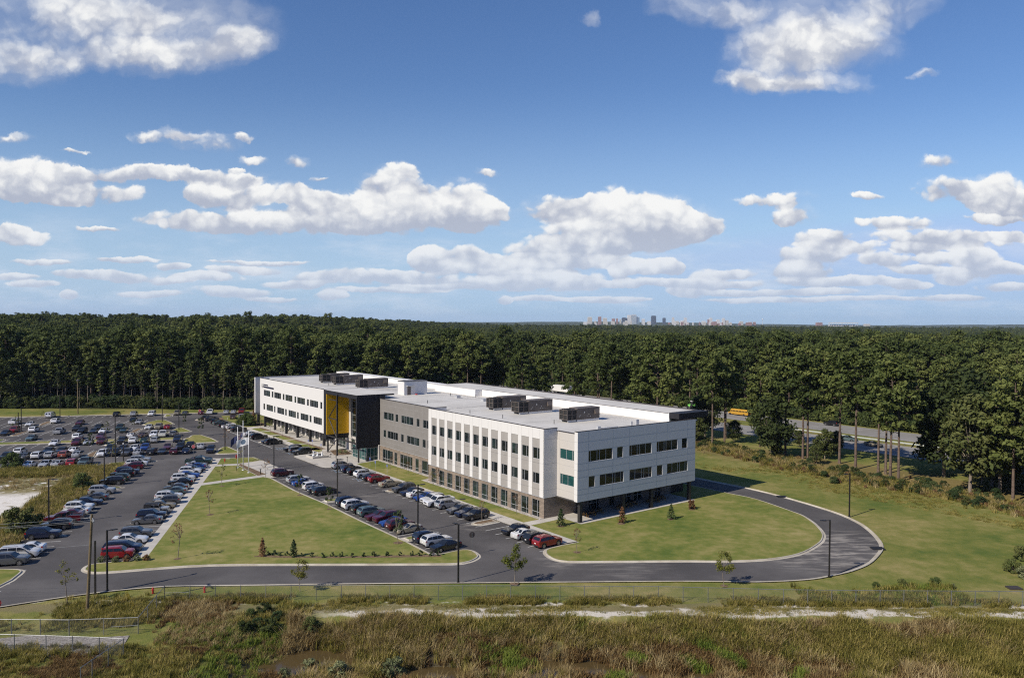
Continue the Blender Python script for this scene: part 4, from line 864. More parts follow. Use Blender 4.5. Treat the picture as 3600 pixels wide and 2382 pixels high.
    for s in (1,-1):
        mb=MB(); mb.hexa([(st[1][0]-.30,s*hw*.98,zs-.20),(st[1][0]+.02,s*hw*.80,zs-.20),(st[1][0]+.02,s*hw*.58,zs-.20),(st[1][0]-.30,s*hw*.58,zs-.20),(st[1][0]-.34,s*hw*.985,zs-.06),(st[1][0]-.01,s*hw*.80,zs-.08),(st[1][0]-.01,s*hw*.58,zs-.08),(st[1][0]-.34,s*hw*.58,zs-.06)]); kid(mb,'headlight',M_HEAD)
        e=st[-3]; mb=MB(); zt=e[3]-.05; mb.hexa([(e[0]+.16,s*e[1]*1.015,zt-.22),(e[0]-.045,s*e[1]*.985,zt-.22),(e[0]-.05,s*e[1]*.68,zt-.2),(e[0]+.1,s*e[1]*.68,zt-.2),(e[0]+.16,s*e[1]*1.0,zt),(e[0]-.035,s*e[1]*.97,zt),(e[0]-.035,s*e[1]*.68,zt-.02),(e[0]+.1,s*e[1]*.68,zt-.02)]); kid(mb,'tail_light',M_TAIL)
        mb=MB(); q=side_at(xa-.1)[0]; mb.hexa([(q[0]-.02,s*(w*.95),q[2]+.02),(q[0]+.1,s*(w*.95),q[2]+.02),(q[0]+.12,s*(w+.17),q[2]+.05),(q[0],s*(w+.17),q[2]+.05),(q[0]-.02,s*(w*.95),q[2]+.12),(q[0]+.08,s*(w*.95),q[2]+.12),(q[0]+.1,s*(w+.17),q[2]+.19),(q[0],s*(w+.17),q[2]+.19)]); kid(mb,'door_mirror',M_TRIM)
    mb=MB(); zg=st[1][3]; mb.box(st[0][0]-.08,st[0][0]+.012,-st[1][1]*.5,st[1][1]*.5,zg-.26,zg-.06); mb.box(st[0][0]-.08,st[0][0]+.01,-st[1][1]*.6,st[1][1]*.6,st[1][2]+.05,st[1][2]+.16); kid(mb,'grille',M_TRIM)
    mb=MB(); mb.box(st[-1][0]-.02,st[-1][0]+.04,-.17,.17,st[-1][3]-.12,st[-1][3]+.03); kid(mb,'number_plate',M_PLATE)
    if kind in('suv','van','pickup','jeep','minivan'):
        mb=MB(); e=st[-1]; mb.box(e[0]-.015,e[0]+.12,-e[1]*.97,e[1]*.97,e[2]-.1,e[2]+.08); kid(mb,'bumper',M_TRIM if kind!='pickup' else M_RIM)
    if kind in('suv','minivan'):
        mb=MB(); q=at(6)
        for s in (1,-1): mb.tube((q[4][0]-.1,s*q[4][1]*.9,q[5][2]+.05),(D1+.2,s*q[4][1]*.9,q[5][2]+.045),.025,.025,5)
        kid(mb,'roof_rail',M_TRIM)
    if 'bed' in P:
        x0,x1,zt,zf=P['bed']; mb=MB(); mb.quad((x0,-.78,zt+.065),(x1,-.78,zt+.065),(x1,.78,zt+.065),(x0,.78,zt+.065)); kid(mb,'bed',M_TRIM)
        mb=MB(); 
        for s in (1,-1): mb.box(x0-.1,x1,s*.78-(0 if s>0 else .19),s*.78+(.19 if s>0 else 0),zt+.02,zt+.17)
        mb.box(x0-.1,x0,-.77,.77,zt+.02,zt+.17); kid(mb,'bed_rail',M_PAINT)
    if kind=='jeep':
        mb=MB(); mb.box(-1.86,.3,-.74,.74,1.81,1.90); mb.box(-1.95,-.75,-.775,.775,1.2,1.8); kid(mb,'soft_top',M_TRIM)
        mb=MB()
        for ax in P['ax']:
            for s in (1,-1): mb.box(ax-.55,ax+.55,s*.70-(0 if s>0 else .2),s*.70+(.2 if s>0 else 0),.86,.95)
        kid(mb,'fender',M_TRIM)
    KIDS[root]=kids
    return root
CARTAB="""F q1 1185 258 n van white R
F q2 1130 236 n suv black R
F q2 1530 236 n suv silver R
F q2 1955 230 n minivan white F
F q3 930 220 n suv tan F
F q3 1140 206 n sedan grey R
F q3 1535 192 n sedan maroon R
F q3 1750 180 n pickup white R
F q4 1050 175 n sedan silver R
F q4 1230 165 n sedan silver R
F q4 1425 156 n pickup red F
G q4 1210 303 n suv brown R
G q4 1415 298 n suv silver F
A q1 310 422 n pickup white R
A q1 690 462 n sedan white F
A q1 1330 385 n suv white R
A q2 260 432 n sedan maroon F
A q2 1500 378 n sedan black F
A q2 1640 430 n sedan silver F
B q1 300 620 n suv red F
B q1 90 690 n sedan black F
B q1 770 610 n suv white R
B q1 1390 652 n pickup silver R
B q2 150 596 n suv black F
B q2 310 635 n suv black F
B q2 555 652 n sedan black F
B q2 710 560 n suv black F
B q2 790 643 n sedan white F
B q2 1170 585 n suv green F
B q2 1270 638 n sedan green F
B q2 1880 560 n sedan white F
B q3 475 553 n suv tan F
B q3 700 550 n sedan red R
C q1 690 818 n sedan teal F
C q2 150 800 n suv white R
C q2 710 788 n sedan maroon F
C q2 1470 752 n sedan white R
C q2 1750 745 n sedan brown R
C q3 380 743 n minivan white F
C q3 600 728 n pickup white R
C q3 860 723 n suv grey R
D q1 1260 938 n sedan white F
D q2 160 930 n minivan maroon F
D q2 430 920 n sedan silver F
D q2 760 910 n suv maroon F
D q2 1260 885 n suv black F
D q2 1550 870 n suv white R
D q2 1800 880 n sedan green R
D q2 2060 860 n suv silver R
D q3 950 855 n suv navy F
K q1 430 1150 n suv white R
K q1 1110 1130 n sedan black F
K q1 1430 1122 n sedan black F
K q1 1690 1130 n sedan white R
K q2 1000 1060 n suv navy F
K q2 1290 1060 n sedan black F
K q2 1570 1040 n sedan white F
K q2 1820 1048 n suv blue F
K q3 740 1010 n sedan maroon F
K q3 1010 1050 n suv black F
K q3 1250 1040 n pickup black R
K q3 1520 1030 n sedan silver R
E q1 70 1290 n suv black F
E q1 530 1270 n sedan grey R
E q1 830 1260 n suv white R
E q1 1180 1228 n suv silver R
E q1 1500 1228 n suv orange R
E q1 1810 1222 n sedan silver R
E q2 765 1208 n suv white F
E q2 1090 1182 n suv black F
E q2 1350 1188 n suv grey F
E q2 1650 1162 n sedan silver R
E q2 1980 1155 n suv black R
E q3 600 1122 n coupe black F
E q3 880 1145 n suv maroon R
E q3 1180 1125 n sedan navy R
E q3 1760 1115 n suv navy F
H q1 310 1490 n pickup black F
H q1 640 1475 n sedan white R
H q1 990 1475 n sedan silver F
H q1 1310 1452 n sedan silver R
H q1 1680 1435 n suv red R
H q1 2000 1410 n pickup teal F
I q4 505 325 n suv black R
I q4 575 348 n suv grey R
I q4 650 412 n suv black R
I q4 755 432 n sedan teal R
I q4 850 487 n sedan black R
I q4 925 522 n sedan white R
J q4 1100 540 n suv white R
J q4 1170 595 n suv black R
J q7 1050 252 n sedan white R
J q7 1290 300 s suv black R
M q7 1330 380 n sedan navy F
M q7 1530 382 s suv black R
M q7 1725 508 n suv black F
M q7 1830 525 n hatchback grey R
M q7 2070 552 s suv black F
N z6 840 287 n suv silver R
N z6 900 332 n suv navy R
N z6 985 352 n suv black R
N z6 1175 375 s suv white R
N z6 1145 417 n sedan black R
N z6 1335 420 s suv red R
N z6 1450 472 s sedan tan R
O q8 1070 107 n suv grey F
O q8 1150 152 n sedan navy F
O q8 1240 180 n sedan white R
O q8 1330 216 n sedan blue F
O q8 1400 252 n suv white F
O q8 1640 285 s pickup white F
O q8 1775 297 s suv silver R
O q8 1750 377 n sedan grey F
O q8 1850 417 n sedan navy F
O q8 2140 442 s suv black F
Q z7 1678 468 n sedan black F
Q z7 1745 512 n sedan white R
Q z7 1850 556 n suv black R
Q z7 2088 582 s suv red R
R q7 1640 928 s suv maroon R
R q7 1745 1045 n suv silver R
R q7 1830 1092 n sedan blue R
R q7 2060 1140 n hatchback white R
R z6 535 548 n sedan navy R
R z6 725 563 s suv black R
S q8 300 292 n suv navy R
S q8 370 332 n suv white R
S q8 490 382 n suv black R
S q8 590 417 n suv teal R
S q8 680 472 n sedan maroon F
S q8 800 488 n suv maroon F
S q8 850 548 n coupe blue F
S q8 935 592 n suv maroon R
S q8 1240 622 s coupe tan F
S q8 1285 757 n suv navy R
S q8 1405 792 n suv white R
S q8 1695 852 s sedan black F
X q6 545 132 s suv silver E
X q6 560 180 s suv white E
X q6 510 216 s suv maroon W
X q6 480 282 s suv navy E
X q6 370 318 s suv black W
X q6 320 370 s suv green W
X q6 195 412 s suv black W
X q5 1290 492 s suv silver E
X q5 1200 572 s sedan grey W
X q5 1090 635 s sedan navy E
X q5 930 705 s suv white E
X q5 920 752 s sedan white W
X q5 750 800 s sedan maroon W
X q5 720 858 s pickup maroon W
X q5 670 940 s suv black W
X q5 455 1058 s suv navy E
X q5 330 1235 s sedan white W
X q5 170 1300 s minivan white E
X q5 60 1395 s suv grey E
Y q6 1400 118 s sedan black E
Y q6 1360 158 s pickup green E
Y q6 1310 190 s coupe silver E
Y q6 1310 212 s sedan blue W
Y q6 1320 245 s sedan navy E
Y q6 1220 275 s suv white E
Y q6 1230 322 s sedan blue E
Y q6 1110 370 s suv white E
Y q6 1110 413 s sedan black W
Y q6 1040 485 s sedan grey W
Y q6 1030 528 s sedan teal W
Y q6 985 600 s suv white E
Y q6 1010 655 s suv grey W
Y q6 880 708 s sedan tan E
Y q6 855 785 s jeep silver E
Y q6 730 845 s suv navy E
Y q6 660 905 s sedan grey W
Y q6 560 1078 s suv grey E
Y q6 450 1155 s sedan white E
Y q6 350 1268 s minivan navy E
Y q6 310 1338 s hatchback red E"""
ZT=dict(q1=q1,q2=q2,q3=q3,q4=q4,q5=q5,q6=q6,q7=q7,q8=q8,z6=z6,z7=z7)
LEN=dict(sedan=4.8,suv=4.7,hatchback=4.1,pickup=5.7,minivan=5.1,van=5.5,jeep=4.1,coupe=4.6)
WORD=dict(sedan='sedan',suv='SUV',hatchback='boxy hatchback',pickup='pickup truck',minivan='minivan',van='cargo van',jeep='open jeep',coupe='coupe')
CN=dict(navy='dark blue',teal='grey green',maroon='maroon',orange='orange red',green='dark green')
ROWN=dict(F='far row by the wood',G='short row left of the white wing',A='fourth row of the far lot',B='third row of the far lot',C='row behind the far green strip',D='row in front of the far green strip',K='back of the double row',E='front of the double row',H='row along the scrub edge',I='farthest row by the white wing',J='row by the mulch island left of the white wing',M='row left of the entrance plaza',N='row right of the entrance plaza',O='row below the striped facade',Q='last four before the side lawn',R='upper group beside the great lawn',S='lower group beside the great lawn',X='slanted row beside the sandy ground',Y='slanted row along the long pavement')
GRP={k:'cars parked in the '+('far lot' if k in 'FGABCDKEH' else 'rows along the building' if k in 'IJMNOQ' else 'rows beside the great lawn' if k in 'RS' else 'two slanted rows') for k in ROWN}
ent=[]
for l in CARTAB.strip().splitlines():
    r,z,x,y,m,k,c,f=l.split(); p=np.array(ZT[z](float(x),float(y))[:2]); L=LEN[k]
    if r in 'FGABCDKEH':
        ctr=p+PP*L/2; d=ctr-O0; along,across=d@QQ,d@PP
        snap=dict(F=178.4,G=162.6,C=124.9,D=113.7,K=100.6,E=93.6,H=81.6).get(r)
        if r=='B': snap=142.2 if across>139.6 else 136.4
        if r=='A': snap=162.4 if across>159.5 else 156.6
        hd=aP if f=='R' else aP+math.pi
    elif r in 'IJMNOQRS':
        ctr=p+V*L/2 if m=='n' else p+U*.93; d=ctr-A0; along,across=d@U,d@V
        snap=dict(R=-22.6,S=-22.5,N=-9.0,O=-9.2,Q=-9.3,M=-9.4,J=-9.5,I=-9.7)[r]
        hd=rad(52.75)+(0 if f=='R' else math.pi)
    else:
        ctr=p+PP*.93; d=ctr-O0; along,across=d@PP,d@QQ; snap=dict(X=-9.9,Y=3.45)[r]
        hd=aP+math.pi/2+(0 if f=='E' else math.pi)
    across=.75*snap+.25*across
    ent.append([r,along,across,k,c,f,hd])
# keep neighbours in one row from touching
rows_={}
for e in ent: rows_.setdefault((e[0],round(e[2]/5) if e[0] in 'AB' else 0),[]).append(e)
for rr_ in rows_.values():
    rr_.sort(key=lambda e:e[1])
    for _ in range(30):
        for a,b in zip(rr_,rr_[1:]):
            g=2.35-(b[1]-a[1])
            if g>0: a[1]-=g/2; b[1]+=g/2
def nm(e): return CN.get(e[4],e[4])+' '+WORD[e[3]]
protos={}; used={}
labels=[]
for key,lst in rows_.items():
    for i,e in enumerate(lst):
        l=lst[i-1] if i else None; r=lst[i+1] if i+1<len(lst) else None
        s=nm(e)
        if l is not None and r is not None: s+=' between '+nm(l)+' and '+nm(r)
        elif r is not None or l is not None: s+=' at the end next to '+nm(r or l)
        labels.append((e,s,key))
cnt={}
for e,s,key in labels: cnt[s]=cnt.get(s,0)+1
seen={}
ORD=['first','second','third','fourth','fifth','sixth','seventh']
def fin(s):
    w=s.split(); return ' '.join(w[:16])
full=[]
for e,s,key in labels:
    t=s+', '+ROWN[e[0]]
    if len(t.split())>16: t=nm(e)+' in the '+ROWN[e[0]] if False else s.replace(' between ',' by ')+', '+ROWN[e[0]]
    if len(t.split())>16:
        t=s if cnt[s]==1 else fin(t)
    full.append(t)
c2={}
for t in full: c2.setdefault(t,[]).append(1)
for (e,s,key),t in zip(labels,full):
    if len(c2[t])>1:
        seen[t]=seen.get(t,0)+1; t=fin(nm(e)+', '+ORD[seen[t]-1]+' such from the left, '+ROWN[e[0]])
    r,al,ac,k,c,f,hd=e
    if k not in protos: protos[k]=car(k); root=protos[k]; COL.objects.link(root)
    else:
        src=protos[k]; root=src.copy(); COL.objects.link(root)
        kk=[]
        for ch in KIDS[src]:
            n=ch.copy(); COL.objects.link(n); n.parent=root; kk.append(n)
            for g in KIDS.get(ch,[]):
                d=g.copy(); COL.objects.link(d); d.parent=n
        KIDS[root]=kk
    kk=KIDS[root]
    root.name={'pickup':'pickup_truck','van':'cargo_van','jeep':'jeep','suv':'suv','sedan':'sedan','minivan':'minivan','hatchback':'hatchback','coupe':'coupe'}[k]
    xy=PQ(al,ac) if r in 'XY' else PQ(ac,al) if r in 'FGABCDKEH' else W(al,ac)
    root.location=(xy[0],xy[1],.004); root.rotation_euler=(0,0,math.pi/2-hd+R0.uniform(-.025,.025)); 
    sc=R0.uniform(.97,1.03); root.scale=(sc,1,R0.uniform(.96,1.03))
    cc=COLS[c]; jv=R0.uniform(.85,1.15); col=(*[min(.86,q*jv) for q in cc],1)
    for ch in kk:
        if ch.data.materials and ch.data.materials[0]==M_PAINT: ch.color=col
    tag(root,t,'pickup truck' if k=='pickup' else 'van' if k in('van','minivan') else 'car',GRP[r])
# ---- traffic on the highway
def place_car(kind,col,loc,hd,label,sc=1):
    src=protos[kind]; root=src.copy(); COL.objects.link(root); root.name=src.name.split('.')[0]; root.scale=(sc,)*3
    for ch in KIDS[src]:
        n=ch.copy(); COL.objects.link(n); n.parent=root; n.color=(*COLS[col],1)
        for g in KIDS.get(ch,[]): d=g.copy(); COL.objects.link(d); d.parent=n
    root.location=(*loc[:2],.03); root.rotation_euler=(0,0,math.pi/2-hd)
    for k_ in ('group',):
        if k_ in root: del root[k_]
    return tag(root,label,'car',None)
hU=aU; 
place_car('suv','black',r8(1135,392),hU,'black SUV driving on the far lanes of the highway, behind a pine trunk',1.05)
place_car('sedan','teal',r8(1245,490),hU+math.pi,'grey green sedan on the near lanes of the highway beside the guard rail',1.05)
place_car('sedan','tan',r8(1405,525),hU+math.pi,'pale sedan on the shaded near lanes of the highway behind a pine trunk',1.0)
# school bus
def school_bus(loc,hd):
    t=thing('school_bus','yellow school bus driving away on the far lanes of the highway','bus',(*loc[:2],.03),math.pi/2-hd)
    by=mat('bus_yellow',(.56,.31,.035),.4); bl=M_TRIM
    mb=MB(); mb.box(-5,3.6,-1.15,1.15,.55,2.25)
    n=8
    for i in range(n):
        a0,a1=math.pi*i/n,math.pi*(i+1)/n
        mb.quad(*[(x,1.15*math.cos(a),2.25+.55*math.sin(a)) for x,a in ((-5,a0),(3.6,a0),(3.6,a1),(-5,a1))])
    for x in (-5,3.6): mb.poly(*[(x,1.15*math.cos(math.pi*i/n),2.25+.55*math.sin(math.pi*i/n)) for i in range(n+1)])
    mb.build('body',by,t)
    mb=MB(); mb.hexa([(3.6,-1.05,.55),(5.0,-.85,.55),(5.0,.85,.55),(3.6,1.05,.55),(3.6,-1.0,1.45),(4.9,-.75,1.25),(4.9,.75,1.25),(3.6,1.0,1.45)]); mb.build('bonnet',by,t)
    for s in (1,-1):
        for k in range(11):
            mb=MB(); x=-4.75+k*.74; mb.box(x,x+.56,s*1.155-.01,s*1.155+.01,1.72,2.3); mb.build('window',M_CARGL,t)
        for x in (-3.0,3.9):
            mb=MB(); mb.tube((x,s*.9,.5),(x,s*1.16,.5),.5,.5,14); mb.build('wheel',M_TYRE,t)
        mb=MB()
        for z in (.85,1.2,1.58): mb.box(-4.95,3.55,s*1.158-.008,s*1.158+.008,z,z+.06)
        mb.build('stripe',bl,t)
        mb=MB(); mb.box(-5.03,-4.99,s*.75-.18,s*.75+.18,1.55,2.2); mb.build('rear_window',M_CARGL,t); mb=MB(); mb.tube((-5.06,s*.95,1.15),(-4.99,s*.95,1.15),.1,.1,8); mb.tube((-5.06,s*.9,2.45),(-4.99,s*.9,2.45),.11,.11,8); mb.build('tail_light',M_TAIL,t)
    mb=MB(); mb.box(-5.03,-4.99,-.4,.4,.8,2.35); mb.build('rear_door',M_CARGL,t)
    mb=MB(); mb.box(3.58,3.63,-1.0,1.0,1.6,2.4); mb.build('windscreen',M_CARGL,t); mb=MB(); mb.box(-5.2,-5,-1.15,1.15,.45,.7); mb.build('bumper',bl,t)
    t.scale=(.87,.86,.82); return t
school_bus(r8(545,327),hU)
# lime green machine parked on the verge, pale lorry half hidden in the trees
t=thing('tractor','lime green and white machine on the road verge past the roof corner','tractor',(*zC(1680,178)[:2],.03),math.pi/2-hU-.4)
lm=mat('lime_paint',(.22,.62,.12),.4)
mb=MB(); mb.box(-1.2,1.4,-.7,.7,.7,1.5); mb.hexa([(1.4,-.6,.7),(3.0,-.5,.7),(3.0,.5,.7),(1.4,.6,.7),(1.4,-.6,1.6),(3,-.45,1.3),(3,.45,1.3),(1.4,.6,1.6)]); mb.build('body',lm,t)
mb=MB(); mb.box(-1.0,.5,-.65,.65,1.5,2.7); mb.build('cab',M_CARGL,t); mb=MB(); mb.box(-1.1,.6,-.75,.75,2.7,2.85); mb.build('cab_roof',M_WHITE,t)
for x,r_ in ((-.7,.8),(2.2,.5)):
    for s in (1,-1): mb=MB(); mb.tube((x,s*.8,r_),(x,s*1.15,r_),r_,r_,12); mb.build('wheel',M_TYRE,t)
mb=MB(); mb.tube((-1.3,0,1.6),(-3.2,.3,3.0),.14,.1,6); mb.tube((-3.2,.3,3.0),(-4.2,.3,1.4),.1,.1,6); mb.build('boom',lm,t)
t.scale=(1.1,)*3
t=thing('lorry','white box lorry half hidden behind the pines beyond the roof','lorry',(*G(1975,1383)[:2],.03),math.pi/2-hU)
mb=MB(); mb.box(-6,5,-1.25,1.25,1.1,4.0); mb.build('trailer',M_WHITE,t); mb=MB(); mb.box(5.4,7.4,-1.2,1.2,.9,3.2); mb.build('cab',M_WHITE,t); mb=MB(); mb.box(7.38,7.45,-1.05,1.05,2.0,3.0); mb.build('windscreen',M_CARGL,t)
for x in (-5,-3.8,4.0,6.6):
    for s in (1,-1): mb=MB(); mb.tube((x,s*.95,.5),(x,s*1.25,.5),.5,.5,12); mb.build('wheel',M_TYRE,t)

# ------------------------------------------------------------------ lamp posts
def lamp():
    t=thing('lamp_post','','lamp post')
    MB().box(-.09,.09,-.09,.09,0,7.55).build('pole',M_POLE,t); MB().tube((0,0,0),(0,0,.12),.2,.2,10).build('base_plate',M_POLE,t)
    MB().box(.09,.55,-.04,.04,7.42,7.5).build('arm',M_POLE,t); mb=MB(); mb.hexa([(.5,-.2,7.40),(1.25,-.17,7.40),(1.25,.17,7.40),(.5,.2,7.40),(.5,-.2,7.52),(1.25,-.17,7.47),(1.25,.17,7.47),(.5,.2,7.52)]); mb.build('lamp_head',M_POLE,t)
    KIDS[t]=list(t.children); return t
L0=lamp(); first=True
zA_,zB_=Zm(0,0,1),None
for (x,y,rz,lb) in ((172,1847,.3,'black lamp post behind the dark SUV by the sandy ground'),(367,1711,.3,'black lamp post beside the two black SUVs at the scrub edge'),(377,2078.5,.9,'black lamp post on the verge beside the wooden utility pole'),
  (1611,2049,2.2,'black lamp post on the near verge in front of the stop sign'),(2915,2028,3.0,'black lamp post at the outside of the bend in the ring road'),(2985.7,1816,3.4,'black lamp post on the grass beyond the bend'),
  (1186,1752.5,-.3,'black lamp post on the lawn side island beside the dark blue SUV'),(1469,1869,.6,'black lamp post beside the tan coupe'),(963,1650,.5,'black lamp post on the flag plaza behind the maroon SUV'),
  (791,1581,2.6,'black lamp post on the small green island left of the flagpoles'),(629,1510,0,'black lamp post on the round green island of the far lot'),(570.6,1482,0,'black lamp post on the far green island near the olive SUV'),
  (405,1547,0,'black lamp post on the green island beside the purple SUV'),(406.4,1628,0,'black lamp post at the grassy corner behind the slanted row'),(75,1519,0,'taller of two black posts on the far left mulch island'),(211,1463.7,0,'black lamp post at the far kerb right of the white van')):
    p=G(x,y); t=L0 if first else dup(L0,p,rz); t.location=(p[0],p[1],.1); t.rotation_euler=(0,0,rz); tag(t,lb,'lamp post','lamp posts of the car parks'); first=False
for (x,y,h,lb) in ((335,2088.5,6.6,'black post without a lamp next to the wooden utility pole'),(64.5,1522,6.2,'shorter of two black posts on the far left mulch island'),(434,1623,4.2,'short black post with a white cap behind the slanted row')):
    p=G(x,y); t=thing('post',lb,'post',(p[0],p[1],0)); MB().box(-.09,.09,-.09,.09,0,h).build('pole',M_POLE,t)
    if h<5: MB().tube((0,0,h),(0,0,h+.35),.16,.16,8).build('cap',M_WHITE,t)
# ------------------------------------------------------------------ utility poles and wires
def upole(loc,h,lean,rz,lb,arm=True):
    t=thing('utility_pole',lb,'utility pole',loc,rz); mb=MB(); mb.tube((0,0,-.3),(lean,0,h),.19,.13,9); mb.build('pole',M_WOOD,t)
    if arm:
        mb=MB(); mb.box(lean-.06,lean+.06,-1.2,1.2,h-.75,h-.62); mb.build('crossarm',M_GALV,t)
        mb=MB(); 
        for y in (-1.1,-.4,1.1): mb.tube((lean,y,h-.6),(lean,y,h-.35),.06,.04,6)
        mb.build('insulator',M_SILL,t)
    return t
pn=G(306,2150); hn=12.0; upole((*pn[:2],-.1),11.3,.55,rad(38),'tall wooden utility pole with a metal crossarm in front of the slanted rows')
pf=G(274,1453.5); upole((*pf[:2],0),12.6,0,rad(10),'wooden utility pole on the grass at the wood edge')
pf2=G(-330,1480)
mw_=mat('wire',(.30,.31,.32),.5)
mt=mat('wire_dark',(.03,.03,.03),.6)
def wire(name,a,b,sag,lb,m,r=.016):
    mb=MB(); n=14; a=Vector(a);b=Vector(b)
    P=[a.lerp(b,i/n)-Vector((0,0,sag*4*(i/n)*(1-i/n))) for i in range(n+1)]
    for p,q in zip(P,P[1:]): mb.tube(p,q,r,r,4,False)
    return tag(mb.build(name,m),lb,'wire','overhead wires')
dx,dy=math.cos(rad(38)),math.sin(rad(38))
top=Vector((pn[0]+.55*dx,pn[1]+.55*dy,10.9-.3))
for k,(o,zz_) in enumerate(((-1.1,0),(-.4,0),(1.1,0),(0,-2.9))):
    a=top+Vector((-dy*o,dx*o,zz_)); lb=['nearest of the three wires running left from the crossarm','middle of the three wires running left from the crossarm','farthest of the three wires running left from the crossarm','single low wire running left from the middle of the wooden pole'][k]
    wire('overhead_wire',a,a+Vector((-34,-2.5,-.9)),.5,lb,mw_,.014)
for k,z in enumerate((12.3,10.4,9.9)):
    wire('overhead_wire',(pf[0],pf[1],z),(pf2[0],pf2[1],z-1.0),.8,['upper','middle','lower'][k]+' dark wire in front of the far wood, left of the wooden pole',mt,.022)
g0=Vector((top.x,top.y,8.4)); 
t=thing('guy_guard','pair of slanted yellow guy wire guards in the rough grass','guy guard',(0,0,0))
gy=mat('guard_yellow',(.62,.45,.02),.45); a=z5(1232,1392)
for x,y in ((1152,1258),(1165,1245)):
    b=G(0+x/2.613,1600+y/2.613,2.3); MB().tube((a[0]+(x-1152)*.012,a[1],-.1),(b[0],b[1],2.3),.03,.03,6).build('guard',gy,t)
# ------------------------------------------------------------------ chain link fence
def chainmat():
    m=mat('chain_link',(.20,.215,.21),.5,metal=.3); t=m.node_tree; g=N(t,'ShaderNodeTexCoord').outputs['UV']
    s=N(t,'ShaderNodeSeparateXYZ'); t.links.new(g,s.inputs[0])
    def wv(a): return mth(t,'LESS_THAN',mth(t,'ABSOLUTE',mth(t,'SUBTRACT',mth(t,'FRACT',a),.5)),.035)
    a=mth(t,'MULTIPLY',mth(t,'ADD',s.outputs[0],s.outputs[1]),11.); b=mth(t,'MULTIPLY',mth(t,'SUBTRACT',s.outputs[0],s.outputs[1]),11.)
    k=mth(t,'MAXIMUM',wv(a),wv(b)); tr=N(t,'ShaderNodeBsdfTransparent'); mx=N(t,'ShaderNodeMixShader')
    t.links.new(k,mx.inputs[0]); t.links.new(tr.outputs[0],mx.inputs[1]); t.links.new(bsdf(m).outputs[0],mx.inputs[2])
    out=[n for n in t.nodes if n.type=='OUTPUT_MATERIAL'][0]; t.links.new(mx.outputs[0],out.inputs[0]); return m
M_CHAIN=chainmat()
def fence(pts,lb,step=3.05,h=1.78):
    pts=[np.array(p[:2]) for p in pts]; t=thing('chain_link_fence',lb,'fence',(0,0,0)); rail=MB(); me=MB(); uv=[]; posts=[]; run=0
    zg=lambda p: hgt(p[0],p[1])
    for a,b in zip(pts,pts[1:]):
        L=np.linalg.norm(b-a); n=max(1,round(L/step))
        for k in range(n):
            p=a+(b-a)*k/n; q=a+(b-a)*(k+1)/n; z0,z1=zg(p),zg(q)
            rail.tube((*p,z0+h),(*q,z1+h),.036,.036,6); posts.append((p,z0))
            me.quad((*p,z0+.04),(*q,z1+.04),(*q,z1+h),(*p,z0+h)); l=np.linalg.norm(q-p); uv+=[(run,0),(run+l,0),(run+l,h),(run,h)]; run+=l
        posts.append((b,zg(b)))
    pm=MB().tube((0,0,-.1),(0,0,h+.06),.045,.045,6).mesh('post',M_GALV)
    seen_=set()
    for p,z in posts:
        k=(round(p[0],1),round(p[1],1))
        if k in seen_: continue
        seen_.add(k); o=bpy.data.objects.new('post',pm); COL.objects.link(o); o.parent=t; o.location=(p[0],p[1],z)
    rail.build('rail',M_GALV,t); o=me.build('mesh_panel',M_CHAIN,t); ul=o.data.uv_layers.new(name='UVMap')
    for i,l in enumerate(o.data.loops): ul.data[i].uv=uv[l.vertex_index]
    return t
fence([b1(1143,413),b2(0,410),b2(1176,411),b2(2200,415),b3(700,636),b3(1370,643),b3(2360,648),G(3720,2130)],'long grey chain link fence between the ring road and the sandy track')
fence([b1(-120,655),b1(480,660),b1(960,642),b1(1143,413)],'grey chain link fence from the left edge that bends up to the long fence')
fence([b1(-120,762),b1(320,775),b1(690,788),b1(857,800),b1(640,952),b1(560,1010)],'grey chain link fence around the gravel in the lower left corner')
mb=MB()
for a,b,z in ((b1(1143,413),b1(1310,411),.95),(b1(770,655),b1(960,642),.95)): mb.tube((a[0],a[1],z+hgt(*a[:2])),(b[0],b[1],z+hgt(*b[:2])),.025,.025,6)
tag(mb.build('brace_rail',M_GALV),'grey horizontal brace rails at the corners of the chain link fence','fence rail')
# gravel at the lower left
mb=MB(); P=[b1(-150,690),b1(200,655),b1(700,668),b1(900,655),b1(860,720),b1(760,800),b1(300,800),b1(-150,780)]; 
mb.quad(*[(p[0],p[1],hgt(p[0],p[1])+.05) for p in P]); tag(mb.build('gravel',nmat('gravel',[(.3,(.13,.115,.10)),(.55,(.30,.275,.25)),(.75,(.50,.47,.43))],3.,4,.9,.8,s2=(11,.7))),kind='structure')
# ------------------------------------------------------------------ hydrants, signs
def hydrant():
    t=thing('fire_hydrant','','hydrant'); mb=MB(); mb.tube((0,0,0),(0,0,.08),.2,.2,10); mb.tube((0,0,.08),(0,0,.75),.13,.13,10); mb.blob((0,0,.78),.15,6,10); mb.tube((0,0,.9),(0,0,1.0),.04,.04,6); mb.build('body',M_RED,t)
    mb=MB(); mb.tube((-.26,0,.55),(.26,0,.55),.07,.07,8); mb.tube((0,-.28,.5),(0,0,.5),.09,.09,8); mb.build('outlet',M_RED,t); KIDS[t]=list(t.children); return t
h0=hydrant()
for k,(p,lb,s) in enumerate(((z5(1405,1265),'red fire hydrant left of the fence corner',.8),(z5(1880,1255),'red fire hydrant right behind the long fence',.8),(z5(-1,1387),'red fire hydrant at the left edge beside the ring road',.8),(q7(905,628),'red fire hydrant on the grass left of the flagpoles',1.0),(q7(713,684),'small red standpipe on the grass at the end of the slanted row',.9))):
    t=h0 if k==0 else dup(h0,p,0); t.location=(p[0],p[1],.1 if k>2 else 0); t.scale=(s,)*3; tag(t,lb,'hydrant')
